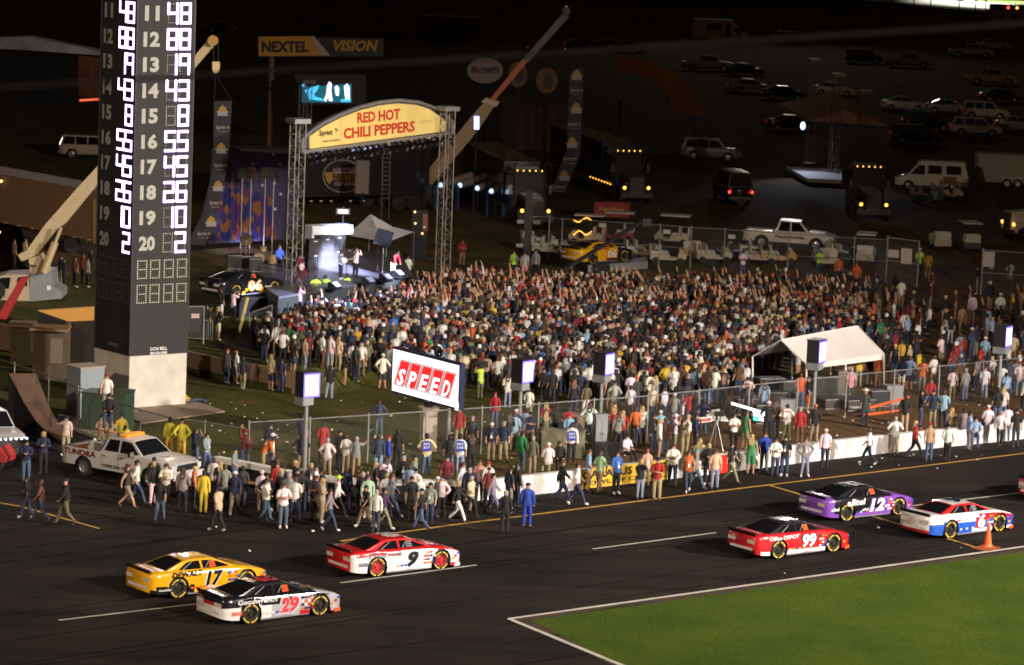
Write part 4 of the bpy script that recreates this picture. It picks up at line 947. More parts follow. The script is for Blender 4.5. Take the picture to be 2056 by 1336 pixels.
q=PV(824,405,*YR); mb=MB(); mb.box((q.x-.5,236.6,2.2),(5.5,2.4,1.0)); mb.box((q.x,236.6,3.0),(2.4,2.2,1.2)); ob('carrier',mb,dark,t,w=True)
mb=MB(); mb.box((q.x-1.9,236.4,3.2),(1.2,1.6,1.4)); ob('cab',mb,tan,t,w=True)
for dx in(-2.5,-1.2,1.2,2.4): mb=MB(); mb.lathe([(0,0),(.55,0),(.55,.4),(0,.4)],(q.x-.5+dx,235.3,1.55),'y',14); ob('wheel',mb,rubber,t,w=True)
polypx('boom_lettering',[(880,317),(895,300),(899,304),(884,321)],*YR,.01,mat('faded_red2',(.25,.05,.04),.6),t,off=.03)
bl_=mat('blue_tube',(.3,.3,1),.3,emit=5,ecol=(.25,.3,1)); mb=MB(); a,b=PV(957,234,V((-50,225,1)),V((50,225,1))),PV(957,260,V((-50,225,1)),V((50,225,1)))
tt=T('blue_lamp','bright blue vertical lamp on a mast in front of the crane boom','lamp',(a.x,225,1)); mb.tube(a,b,.17,n=8); ob('tube',mb,bl_,tt,w=True); mb=MB(); mb.tube((a.x,225,1),(b.x,225,b.z),.05,n=5); ob('mast',mb,dark,tt,w=True)
YL=V((-60,181,1)),V((60,181,1)); ct=mat('crane_cream',(.50,.40,.24),.55,noise=.06)
t=T('mobile_crane','cream telescopic crane boom rising behind the scoring tower','crane',V((PV(78,560,*YL).x,181,1)))
boom(t,'boom_base',[(52,505),(90,452),(155,378),(204,325)],[(72,512),(112,462),(130,450),(204,360)],*YL,1.1,ct)
boom(t,'boom_tip',[(200,331),(300,222),(424,72)],[(200,364),(310,232),(434,86)],*YL,.7,ct,-.2)
boom(t,'boom_pivot',[(36,512),(52,504)],[(44,525),(72,513)],*YL,1.3,ct,.1)
boom(t,'turret',[(58,520),(62,550)],[(80,512),(99,546)],*YL,1.4,ct,.15)
mb=MB(); mb.tube(PV(90,545,*YL)-V((0,.5,0)),PV(113,485,*YL)-V((0,.5,0)),.20,n=8); mb.tube(PV(113,487,*YL)-V((0,.5,0)),PV(125,455,*YL)-V((0,.5,0)),.09,n=8); ob('lift_cylinder',mb,ct,t,w=True)
mb=MB(); q=PV(428,78,*YL); mb.lathe([(0,-.2),(.28,-.2),(.28,.2),(0,.2)],q+V((0,0,-.1)),'y',12); ob('sheave',mb,mat('crane_gold',(.4,.22,.06),.5),t,w=True)
h0=PV(433,125,*YL); mb=MB(); mb.tube(PV(429,85,*YL),h0+V((-.1,0,0)),.025,n=4); mb.tube(PV(438,85,*YL),h0+V((.15,0,0)),.025,n=4); ob('hoist_rope',mb,dark,t,w=True)
mb=MB(); mb.slab([PV(x,y,*YL)-V((0,.2,0)) for x,y in((427,124),(441,124),(441,140),(437,147),(430,147),(427,140))],(0,.4,0)); ob('hook_block',mb,mat('hook_cream',(.65,.48,.25),.5),t,w=True)
text('lettering','RSC',t,mat('dark_maroon',(.08,.02,.02),.6),lambda u,v:pvoff(150+u*.68+v*.72,400-u*.74+v*-.68+0,*YL,.05),20,9,0,0,bold=.05,world=True)
text('lettering','TEREX',t,black,lambda u,v:pvoff(67+u,533-v,*YL,.25),14,5,0,0,bold=.03,world=True)
zg=lambda x,y:PV(x,y,*YL)
mb=MB(); mb.slab([zg(60,548),zg(103,546),zg(107,575),zg(124,585),(zg(124,600)),zg(60,606)],(0,2.2,0)); ob('carrier_body',mb,grey,t,w=True)
mb=MB(); mb.slab([zg(94,574),zg(102,574),zg(102,583),zg(94,583)],(0,.03,0)); 
mb2=MB(); mb2.slab([zg(94,574)-V((0,.05,0)),zg(102,574)-V((0,.05,0)),zg(102,583)-V((0,.05,0)),zg(94,583)-V((0,.05,0))],(0,.03,0)); ob('notice',mb2,white,t,w=True)
mb=MB(); mb.slab([zg(x,y) for x,y in((-30,605),(-30,580),(-22,560),(8,553),(58,551),(60,606))],(0,2.2,0)); ob('cab',mb,mat('cab_cream',(.45,.36,.24),.5),t,w=True)
for pts in([(-20,580),(-12,563),(4,558),(22,557),(18,580)],[(34,572),(36,557),(55,555),(55,575)]): mb=MB(); mb.slab([zg(x,y)-V((0,.03,0)) for x,y in pts],(0,.02,0)); ob('window',mb,glass,t,w=True)
text('lettering','RSC',t,MM['dark_maroon'],lambda u,v:pvoff(3+u,593-v,*YL,.04),18,7,0,0,bold=.04,world=True)
for x in(-10,): q=zg(x,610); mb=MB(); mb.lathe([(0,0),(.55,0),(.55,.4),(0,.4)],(q.x,180.8,1.5),'y',14); ob('wheel',mb,rubber,t,w=True)
YM=V((-60,174,1)),V((60,174,1)); t=T('red_beam','red steel beam leaning against the crane truck cab','beam',V((PV(10,640,*YM).x,174,1))); mb=MB(); mb.slab([PV(x,y,*YM) for x,y in((-8,640),(40,560),(57,556),(50,570),(12,642))],(0,.5,0)); ob('beam',mb,mat('red_beam',(.35,.02,.02),.5),t,w=True)
# tan flat-roofed booth below the crane
YN=V((-60,163,1)),V((60,163,1))
t=T('tan_booth','dark booth with orange lit tan fascia beside the scoring tower','booth',V((PV(137,700,*YN).x,163,1)))
polypx('fascia',[(75,624),(200,616),(200,643),(137,646)],*YN,.3,mat('booth_tan_glow',(.65,.33,.08),.7,emit=.10,ecol=(1,.45,.1)),t)  # weak orange emission paints lamp light onto the fascia
polypx('dark_side',[(75,626),(137,648),(137,720),(75,690)],*YN,.3,black,t,off=-.05); polypx('dark_front',[(137,647),(200,645),(200,730),(137,722)],*YN,.3,mat('booth_dark',(.03,.02,.015),.8),t,off=-.05)
mb=MB(); mb.tube(V((PV(139,646,*YN).x,162.6,0)),PV(139,646,*YN)-V((0,.3,0)),.12,n=6); ob('corner_post',mb,mat('booth_post',(.12,.09,.06),.8),t,w=True)
# ================================================================ back fence, canopy, left yard, gear
bf=[G(1100,520),G(1126,524),G(1322,537),G(1385,542),G(1452,546),G(1580,556),G(1712,564),G(1778,568)]
fence('tall chain link fence with small white notices behind the crowd',bf,2.6,60,mid=True)
fence('chain link gate section holding two white notice boards at the right',[G(1778,568),G(1841,576)],2.75,30,mid=True,r=.05)
fence('chain link fence at the far right edge with a white notice board',[G(1969,592),G(2056,598),G(2180,606)],2.7,30,mid=True,r=.05)
def notice(label,pts,A_,B_):
    t=T('notice_board',label,'notice board',PV(*pts[3],A_,B_)); polypx('board',pts,A_,B_,.02,mat('notice_white',(.5,.46,.44),.7),t,off=.08); return t
notice('smaller white notice board on the gate',[(1784,501),(1805,502),(1805,518),(1784,517)],bf[-1],G(1841,576))
notice('larger white notice board on the gate',[(1810,498),(1832,500),(1831,531),(1809,529)],bf[-1],G(1841,576))
notice('white notice board on the right edge fence',[(1974,505),(1997,506),(1995,536),(1973,535)],G(1969,592),G(2056,598))
NW=['near the dark jib mast','behind the roofed cart','left of the white pickup','below the white pickup door','beside the rack of carts','behind the yellow car']
for i,(x,y) in enumerate(((1079,446),(1340,465),(1470,475),(1597,484),(1728,496),(1210,452))):
    for a,b in zip(bf,bf[1:]):
        if PX(a)[0]<=x<=PX(b)[0] or (i==0): break
    notice('small white notice on the back fence '+NW[i],[(x-7,y-4),(x+7,y-3),(x+7,y+5),(x-7,y+4)],a,b)
# white canopy
ctop=dict(rl=(1568,683),rr=(1721,655),el=(1619,731),er=(1775,711),bl=(1511,716),br=(1668,690))
g0=P(1619,800); 
A_=P(1619,800); 
ge={'el':P(1619,803),'er':P(1775,783),'bl':P(1511,786),'br':P(1668,764)}
for k in ge: ge[k]=G(*PX(ge[k]))
pe={k:PV(*ctop[k],ge[k],ge[k]+V((1,0,0))) for k in ge}
zE=sum(pe[k].z for k in pe)/4
m1=(ge['el']+ge['bl'])/2; m2=(ge['er']+ge['br'])/2; r1=PV(*ctop['rl'],m1,m1+V((1,0,0))); r2=PV(*ctop['rr'],m2,m2+V((1,0,0)))
t=T('white_canopy','large white gabled canopy tent over sound gear at the crowd edge','canopy',ge['el'])
cw=mat('canopy_white',(.72,.68,.65),.8,noise=.06,scale=.6)
def sag(a,b,c,d_,name):
    mb=MB(); N_=8; fn=quadfn(a,b,c,d_); vs=[]
    for i in range(N_+1):
        for j in range(5):
            p=fn(i/N_,j/4); p.z-=.10*math.sin(PI*j/4)*(.6+.4*math.cos(i*2.1)); vs.append(p)
    k=5; mb.add(vs,[(i*k+j,(i+1)*k+j,(i+1)*k+j+1,i*k+j+1) for i in range(N_) for j in range(4)]); ob(name,mb,cw,t,w=True,smooth=True)
sag(pe['el'],pe['er'],r2,r1,'roof_panel'); sag(pe['bl'],pe['br'],r2,r1,'roof_panel')
for a,b in(('el','er'),):
    mb=MB(); mb.slab([pe[a],pe[b],pe[b]-V((0,0,.28)),pe[a]-V((0,0,.28))],(0,.02,0)); ob('valance',mb,cw,t,w=True)
for k in ge: mb=MB(); mb.tube(ge[k],pe[k],.045,n=6); ob('leg',mb,white,t,w=True)
for a,b in(('el','er'),('bl','br')):
    q,p=(ge[a]+ge[b])/2,(pe[a]+pe[b])/2; mb=MB(); mb.tube(q,p,.045,n=6); ob('leg',mb,white,t,w=True)
mb=MB(); mb.tube(r1,r2,.04,n=5); mb.tube(pe['el'],r1,.035,n=5); mb.tube(pe['bl'],r1,.035,n=5); mb.tube(pe['er'],r2,.035,n=5); ob('roof_frame',mb,white,t,w=True)
# gear under and around the canopy
gear=[(1545,790,1.3,.7,.8,'black mixing desk case at the left under the canopy',black,.3),(1590,800,1.2,.7,.9,'black case beside the canopy front pole',black,.3),(1655,795,1.1,.7,1.0,'tall black rack under the canopy middle',black,.3),
 (1690,792,.8,.7,1.2,'grey amplifier rack with white label under the canopy',mat('rack_brown',(.12,.10,.09),.6),.35),(1560,815,1.0,.6,.7,'dark case in front of the canopy left side',black,.2),(1612,818,1.1,.6,.75,'dark case in front of the canopy right beside lit boom',dark,.3),
 (1672,818,1.6,1.1,.5,'flat black case lid beneath the canopy front',mat('case_brown',(.035,.028,.025),.6),.5),(1718,822,1.6,1.1,.55,'flat black case with white paper on top',mat('case_brown',(.035,.028,.025),.6),.5),(1760,815,1.0,.8,.8,'dark trunk left of the grey panel box',dark,.4),(1790,812,.9,.6,.95,'grey box beside the orange ladder',grey,.4),
 (1500,832,1.2,.7,.8,'dark case behind the bright work light',black,.3),(1538,850,1.1,.6,.9,'dark equipment case below the bright work light',black,.2),(1580,835,.8,.5,.8,'grey case behind the red jacketed person',grey,.2)]
for x,y,a,b,c,l,m_,rz in gear: boxat('equipment_case',l,'equipment case',P(x,y),(a,b,c),m_,rz)
q=P(1722,818,.62); mb=MB(); mb.box(q,(.7,.45,.01),rz=.4); tag(ob('paper_sheet',mb,white),'white paper sheet on top of the flat case','paper')
A_,B_=P(1730,838),P(1830,822); t=T('orange_ladder','long orange step ladder lying on trestles beside the fence','ladder',A_)
for y0,y1 in((826,800),(836,826)):
    mb=MB(); a,b=PV(1730,y0,A_,B_),PV(1826,y1,A_,B_); mb.slab([a,b,b+V((0,0,.12)),a+V((0,0,.12))],(0,.06,0)); ob('side_rail',mb,orange,t,w=True)
for k in range(9): a=PV(1734+k*11,824-k*2.7,A_,B_); b=PV(1734+k*11,835-k*1.1,A_,B_); mb=MB(); mb.tube(a,b,.02,n=4); ob('rung',mb,alu,t,w=True)
# bright work light boom
A_,B_=P(1467,884),P(1548,880); t=T('work_light_boom','slanted white light boom with glowing lamp over the photographers','work light',A_)
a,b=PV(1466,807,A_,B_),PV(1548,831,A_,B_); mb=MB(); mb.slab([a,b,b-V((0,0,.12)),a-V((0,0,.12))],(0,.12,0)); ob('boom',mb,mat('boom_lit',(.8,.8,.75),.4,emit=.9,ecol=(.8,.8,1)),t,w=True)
mb=MB(); mb.tube(P(1466,884),a,.05,n=6); mb.tube(PV(1470,830,A_,B_),PV(1484,815,A_,B_),.03,n=5); ob('stand',mb,dark,t,w=True)
mb=MB(); q=[PV(x,y,A_,B_)-V((0,.1,0)) for x,y in((1512,822),(1528,826),(1547,833),(1546,848),(1530,845),(1513,841))]; mb.slab(q,(0,.1,0)); ob('lamp_panel',mb,mat('lamp_white',(.9,1,1),.3,emit=4,ecol=(.75,.9,1)),t,w=True)
mb=MB(); q=[PV(x,y,A_,B_)-V((0,.13,0)) for x,y in((1512,834),(1524,836),(1523,845),(1512,843))]; mb.slab(q,(0,.02,0)); ob('lamp_gel',mb,mat('lamp_green',(.1,.9,.4),.3,emit=1.5,ecol=(.05,.9,.45)),t,w=True)
# sign boards and tripod by the photographers
g=P(1444,880); t=T('white_board','white flat board propped up behind the photographers','board',g); c=[P(1425,842,1.35),P(1462,846,1.2),P(1447,828,1.6),P(1412,833,1.6)]
mb=MB(); mb.slab([V((p.x,g.y+(i>1)*.9,p.z)) for i,p in enumerate([PV(1425,842,g,g+V((1,0,0))),PV(1463,845,g,g+V((1,0,0))),PV(1447,828,g,g+V((1,0,0))),PV(1412,833,g,g+V((1,0,0)))])],(0,0,-.05)); ob('board',mb,white,t,w=True)
mb=MB(); mb.tube(g,g+V((0,0,1.3)),.03,n=5); ob('stand',mb,dark,t,w=True)
g=P(1405,885); t=T('red_white_sign','small red and white board with lettering behind the photographers','sign',g); polypx('board',[(1394,840),(1430,836),(1430,847),(1396,851)],g,g+V((1,0,0)),.04,white,t); textpx('lettering','WRANGLER',t,red,1412,843.5,32,6,g,g+V((1,0,0)),.1,.03,bold=.04); mb=MB(); mb.tube(g,g+V((0,0,1.0)),.03,n=5); ob('stand',mb,dark,t,w=True)
g=P(1436,905); t=T('camera_tripod','grey camera tripod standing behind the white pit wall','tripod',g)
for a_ in (90,210,330): mb=MB(); mb.tube((.4*math.cos(R(a_)),.4*math.sin(R(a_)),0),(0,0,1.4),.018,n=5); ob('leg',mb,steel,t)
mb=MB(); mb.tube((0,0,1.35),(0,0,1.55),.05,n=6); mb.box((.1,0,1.65),(.45,.2,.2)); ob('camera_head',mb,black,t)
# utility cabinets by the fence
def cab(name,label,g,dims,m,rz,door=True,top=None):
    t=T(name,label,'utility cabinet',g,rz); mb=MB(); mb.box((0,0,dims[2]/2),dims); ob('housing',mb,m,t); mb=MB(); mb.box((0,0,dims[2]+.03),(dims[0]+.08,dims[1]+.08,.06)); ob('lid',mb,top or m,t)
    if door:
        for s_ in(-1,1): mb=MB(); mb.box((s_*dims[0]*.24,-dims[1]/2-.008,dims[2]*.5),(dims[0]*.44,.015,dims[2]*.86)); q=ob('door',mb,m,t); mb=MB(); mb.box((s_*.06,-dims[1]/2-.02,dims[2]*.5),(.03,.02,.12)); ob('handle',mb,dark,q)
    return t
oliv=mat('olive_enamel',(.21,.20,.13),.6,noise=.12)
cab('olive_cabinet','squat olive utility cabinet between two lamp posts',P(1130,915),(1.75,1.1,1.05),oliv,R(-8))
cab('tan_cabinet','small tan utility box behind the olive cabinet',P(1160,866),(.9,.6,.75),mat('tan_enamel',(.30,.22,.15),.6),R(-8))
cab('grey_cabinet','tall grey electrical cabinet on the third lamp post',P(1203,906),(.55,.4,1.6),grey,R(20))
cab('black_bins','pair of black bins behind the yellow wall banner',P(1215,925),(1.0,.5,.72),black,R(8),False)
cab('steel_cabinet','pale blue grey steel cabinet left of the tower base',P(170,835),(1.25,1.15,2.25),mat('blue_grey',(.22,.26,.29),.5,noise=.1),R(40),False,mat('cab_top',(.35,.30,.22),.7))
cab('green_transformer','wide dark green transformer box below the seated man',P(215,868),(2.0,1.1,1.75),mat('dark_green',(.03,.055,.035),.5,noise=.1),R(-14))
mb=MB(); 
t=T('pallet_platform','dark platform holding the seated man beside the tower','platform',P(180,850)); 
cab('green_cabinet','dark green upright cabinet against the tower corner',P(246,862),(.8,.7,1.7),mat('dark_green2',(.035,.075,.045),.5),R(-14),False)
bpy.data.objects.remove(t)
for x,y,w_,h_,l in((60,690,1.8,1.9,'brown wooden kiosk with shelf left of the booth'),(100,720,1.5,2.4,'taller tan counter kiosk nearest the booth post')):
    t=T('wooden_kiosk',l,'kiosk',G(x,y+40)); mb=MB(); mb.box((0,0,h_/2),(w_,1.2,h_)); ob('body',mb,mat('kiosk_brown',(.12,.09,.06),.8,noise=.2),t); mb=MB(); mb.box((0,-.1,h_+.06),(w_+.3,1.6,.12)); ob('counter',mb,mat('kiosk_tan',(.32,.20,.10),.8),t)
    mb=MB(); mb.box((w_*.25,-.61,h_*.6),(w_*.4,.02,h_*.5)); ob('panel',mb,mat('kiosk_pale',(.22,.18,.12),.8),t)
# brown curved ramp
t=T('curved_ramp','brown curved skate style ramp behind the left fence','ramp',P(60,890))
Lp=[(18,750),(30,772),(48,808),(72,845),(95,868),(122,885)]; Rp=[(72,750),(80,770),(92,800),(108,835),(125,858),(142,880)]
base=P(60,905); mb=MB(); zs=[2.5,2.05,1.35,.7,.3,.08]; l3=[P(x,y,z_) for (x,y),z_ in zip(Lp,zs)]; r3=[P(x,y,z_) for (x,y),z_ in zip(Rp,zs)]
rm=mat('ramp_brown',(.085,.046,.028),.8,noise=.2,scale=1.5)
for i in range(5): mb=MB(); mb.slab([l3[i],r3[i],r3[i+1],l3[i+1]],(0,0,-.05)); ob('deck_board',mb,rm,t,w=True)
for P3 in(l3,r3):
    mb=MB(); 
    for i in range(5): a,b=P3[i],P3[i+1]; mb.poly([a-V((0,0,.06)),b-V((0,0,.06)),V((b.x,b.y,.01)),V((a.x,a.y,.01))])
    ob('side_panel',mb,black,t,w=True)
# low wall at far left
mb=MB(); p,q=G(-60,690),G(90,720); t=T('low_wall','low tan wall at the left edge below the red beam','wall',p); mb.slab([p,q,q+V((0,.3,0)),p+V((0,.3,0))],(0,0,1.3)); ob('wall_face',mb,conc,t,w=True)
# black barrier doors beside the tower
A_,B_=G(372,690),G(412,690); t=T('black_gate','black panel gate with pale frame and small notice beside tower','gate',A_)
polypx('panel',[(370,617),(409,617),(409,668),(370,668)],A_,B_,.05,black,t); mb=MB(); mb.path([PV(370,616,A_,B_),PV(410,616,A_,B_),V((PV(410,668,A_,B_).x,A_.y,1))],.03,n=5); ob('frame',mb,steel,t,w=True); polypx('notice',[(384,630),(400,630),(400,639),(384,639)],A_,B_,.01,mat('notice_pink',(.5,.35,.33),.7),t,off=.03)
def barrier(a,b,label):
    t=T('crowd_barrier',label,'barrier',a,group='steel crowd barriers'); d=b-a; mb=MB(); mb.path([a+V((0,0,.1)),a+V((0,0,1.1)),b+V((0,0,1.1)),b+V((0,0,.1))],.022,n=5); mb.tube(a+V((0,0,.15)),b+V((0,0,.15)),.02,n=5); ob('frame',mb,steel,t,w=True)
    for k in range(1,14): p=a+d*k/14; mb=MB(); mb.tube(p+V((0,0,.15)),p+V((0,0,1.1)),.010,n=4,cap=False); ob('bar',mb,steel,t,w=True)
barrier(G(372,724),G(425,728),'steel crowd barrier beside the base of the scoring tower')
barrier(G(500,672),G(545,655),'steel crowd barrier left of the crowd near the yellow pole')
barrier(G(1108,580),G(1140,592),'steel crowd barrier in front of the yellow display car')
A_,B_=G(480,668),G(500,590); t=T('yellow_pole','slanted yellow pole leaning beside the black display car','pole',A_); mb=MB(); q=A_+V((0,0,0)); b=PV(497,597,A_,A_+V((1,0,0))); mb.tube(A_,b,.09,n=6); ob('pole',mb,mat('pole_yellow',(.6,.45,.15),.6),t,w=True)
# black wall panel / platform under the black display car
A_,B_=G(480,640),G(580,622); t=T('car_platform','dark platform carrying the black display car beside the stage','platform',A_); n=V((0,1,0)); mb=MB(); mb.slab([A_,B_,B_+n*6,A_+n*6],(0,0,.9)); ob('deck',mb,black,t,w=True)
def pk_(x,y,z,r):
    if r=='side' and abs(x+.2)<1.0 and abs(abs(x+.2)*.5+z-.62)<.08: return 'yellow'
    return 'black'
stock_car('black display stock car number 06 behind the left truss tower',(474,598),(556,590),pk_,'black','black',[('06',-.05,.58,.95,.55,('cream','yellow'),0)],[('Sprint',.9,.45,.5,.12,'white')],rimk,z=1.92,group='display cars numbered 06',spec=('black',),stickers=False)
A_,B_=G(1180,548),G(1300,540); t=T('car_trailer','low grey trailer under the yellow display car','trailer',A_); mb=MB(); mb.slab([A_,B_,B_+V((0,2.2,0)),A_+V((0,2.2,0))],(0,0,.45)); ob('deck',mb,grey,t,w=True)
for x in(1200,1215): q=G(x,548); mb=MB(); mb.lathe([(0,0),(.3,0),(.3,.2),(0,.2)],(q.x,q.y-.15,1.32),'y',12); ob('wheel',mb,rubber,t,w=True)
def py_(x,y,z,r):
    if x>.75: return 'black' if z<.8 else 'navy'
    if r=='side' and z<.22: return 'black'
    return 'yellow'
stock_car('yellow display stock car number 06 parked inside the back fence',(1190,531),(1281,523),py_,'black','yellow',[('06',.25,.56,.85,.52,('cream','red'),0)],[('SPRINT SPEED',-.6,.86,1.2,.1,'red')],rimk,z=1.5,group='display cars numbered 06',spec=('black',),stickers=False)
q=None
# tall black jib
A_,B_=G(1062,600),G(1300,600); t=T('camera_jib','long black camera jib arm slanting above the crowd','camera jib',A_)
mb=MB(); a,b=PV(1075,578,A_,B_),PV(1292,443,A_,B_); mb.tube(a,b,.14,n=6); ob('arm',mb,black,t,w=True)
mb=MB(); q=PV(1148,532,A_,B_); mb.tube((q.x,q.y,1),q,.12,n=6); ob('pedestal',mb,black,t,w=True); mb=MB(); mb.box(a-V((.3,0,.2)),(.8,.5,.6)); ob('counterweight',mb,dark,t,w=True)
mb=MB(); mb.box(b+V((.2,0,-.1)),(.5,.4,.4)); ob('camera_head',mb,black,t,w=True)
g=G(1056,560); t=T('speaker_mast','tall dark mast with small lamps left of the golf carts','mast',g); mb=MB(); mb.box((0,0,2.6),(.42,.4,5.2)); ob('column',mb,mat('mast_black',(.015,.016,.016),.5),t)
for z_ in(.6,1.2,2.0,3.4): mb=MB(); mb.box((-.45,-.32,z_),(.4,.1,.2)); ob('fitting',mb,grey,t)
# ================================================================ parked vehicles
def VS(**k): return k
SED=VS(wid=[(-2.4,.7),(-2.25,.84),(-1.4,.90),(0,.90),(1.5,.89),(2.15,.82),(2.38,.62)],sh=[(-2.4,.85),(-1.6,.98),(0,.95),(1.0,.92),(1.7,.82),(2.38,.62)],top=[(-2.4,.98),(-1.6,1.04),(.9,1.0),(1.7,.90),(2.38,.66)],bot=[(-2.4,.3),(2.4,.25)],
 wheels=(-1.35,1.38),arch=.37,rad=.31,green=[(1.15,.98),(.25,1.42),(-.9,1.44),(-1.75,1.04)],belt=.93,wb=.80,wr=.55,segs=((0,),(1,),(2,)),n=10,zm=.6)
SUV=VS(wid=[(-2.4,.85),(-2.3,.92),(0,.95),(1.6,.94),(2.2,.88),(2.4,.75)],sh=[(-2.4,1.05),(0,1.08),(1.2,1.04),(2.0,.98),(2.4,.80)],top=[(-2.4,1.1),(1.0,1.12),(2.0,1.05),(2.4,.86)],bot=[(-2.4,.4),(2.4,.38)],
 wheels=(-1.4,1.45),arch=.43,rad=.38,green=[(1.25,1.1),(.65,1.78),(-2.1,1.80),(-2.35,1.12)],belt=1.05,wb=.86,wr=.70,segs=((0,),(1,),(2,)),n=10,zm=.7)
VAN=VS(wid=[(-2.8,.9),(-2.7,.98),(0,1.0),(1.8,.98),(2.5,.9),(2.75,.75)],sh=[(-2.8,1.2),(0,1.2),(1.4,1.18),(2.2,1.05),(2.75,.85)],top=[(-2.8,1.25),(1.3,1.25),(2.2,1.12),(2.75,.9)],bot=[(-2.8,.42),(2.75,.40)],
 wheels=(-1.7,1.75),arch=.43,rad=.37,green=[(1.9,1.2),(1.1,2.1),(.9,2.3),(-2.5,2.32),(-2.75,1.25)],belt=1.16,wb=.94,wr=.78,segs=((0,),(1,2),(3,)),n=10,zm=.8)
PKU=VS(wid=[(-2.95,.92),(-2.85,.98),(0,1.0),(2.0,1.0),(2.65,.94),(2.9,.80)],sh=[(-2.95,1.12),(0,1.12),(1.4,1.12),(2.3,1.06),(2.9,.92)],top=[(-2.95,1.0),(-.96,1.0),(-.9,1.2),(1.2,1.2),(2.3,1.12),(2.9,.96)],bot=[(-2.95,.45),(2.9,.42)],
 wheels=(-1.75,1.80),arch=.47,rad=.40,green=[(1.35,1.15),(.70,1.80),(-.65,1.84),(-.88,1.15)],belt=1.08,wb=.92,wr=.72,segs=((0,),(1,),(2,)),n=12,zm=.75)
WIN={'SED':[('side_window',[(.95,1.02),(.20,1.37),(-.28,1.39),(-.28,1.0)],glass),('rear_side_window',[(-.36,1.0),(-.36,1.39),(-.86,1.39),(-1.45,1.08),(-1.4,1.0)],glass)],
 'SUV':[('side_window',[(1.0,1.14),(.60,1.68),(-.15,1.70),(-.15,1.12)],glass),('rear_side_window',[(-.25,1.12),(-.25,1.70),(-1.1,1.70),(-1.1,1.12)],glass),('cargo_window',[(-1.2,1.12),(-1.2,1.70),(-2.0,1.70),(-2.15,1.12)],glass)],
 'VAN':[('side_window',[(1.65,1.28),(1.05,1.98),(.55,1.98),(.55,1.26)],glass),('middle_window',[(.3,1.35),(.3,2.0),(-.75,2.0),(-.75,1.35)],glass),('rear_side_window',[(-1.1,1.35),(-1.1,2.0),(-2.25,2.0),(-2.25,1.35)],glass)],
 'PKU':[('side_window',[(1.1,1.2),(.66,1.74),(.15,1.76),(.15,1.18)],glass),('rear_side_window',[(.05,1.18),(.05,1.76),(-.55,1.76),(-.7,1.18)],glass)]}
rimc=mat('alloy_rim',(.35,.35,.36),.3,.7); tail=mat('tail_red',(.3,.01,.01),.3,emit=.15,ecol=(1,.05,.02)); head=mat('head_lens',(.6,.6,.62),.15)
def vehicle(kind,name,label,cat,g,rz,col,group='vehicles parked in the dark infield',detail=True):
    S={'SED':SED,'SUV':SUV,'VAN':VAN,'PKU':PKU}[kind]; t=T(name,label,cat,g,rz,group)
    mb,sf=body_mesh(S,lambda *a:0,'body'); o=ob('body',mb,PAINT,t,smooth=True,col=col); o['_p']=1
    x0,x1=S['wid'][0][0],S['wid'][-1][0]
    mb=MB(); mb.box(((x0+x1)/2,0,.4),((x1-x0)*.94,1.1,.3)); ob('chassis',mb,black,t)
    greenhouse(t,S,PAINT,PAINT,glass,WIN[kind],roofcol=col,pcol=col); wheels(t,S,rimc,wd=.22)
    for s_ in(-1,1):
        w_=S['wid'][0][1]; mb=MB(); mb.box((x0+.0,s_*(w_-.12),ip(S['sh'],x0)-.12),(.05,.2,.2)); ob('tail_light',mb,tail,t)
        w_=S['wid'][-1][1]; mb=MB(); mb.box((x1-.02,s_*(w_-.1),ip(S['sh'],x1)-.07),(.06,.24,.12)); ob('headlight',mb,head,t)
    mb=MB(); mb.box((x1+.0,0,.5),(.1,S['wid'][-1][1]*1.9,.18)); ob('bumper',mb,grey,t); mb=MB(); mb.box((x0-.02,0,.5),(.1,S['wid'][0][1]*1.9,.16)); ob('bumper',mb,grey,t)
    return t
Wt,Sv,Dk,Nv,Gd,Tn=(.62,.60,.56),(.33,.33,.34),(.012,.012,.014),(.01,.015,.05),(.40,.25,.05),(.30,.25,.18)
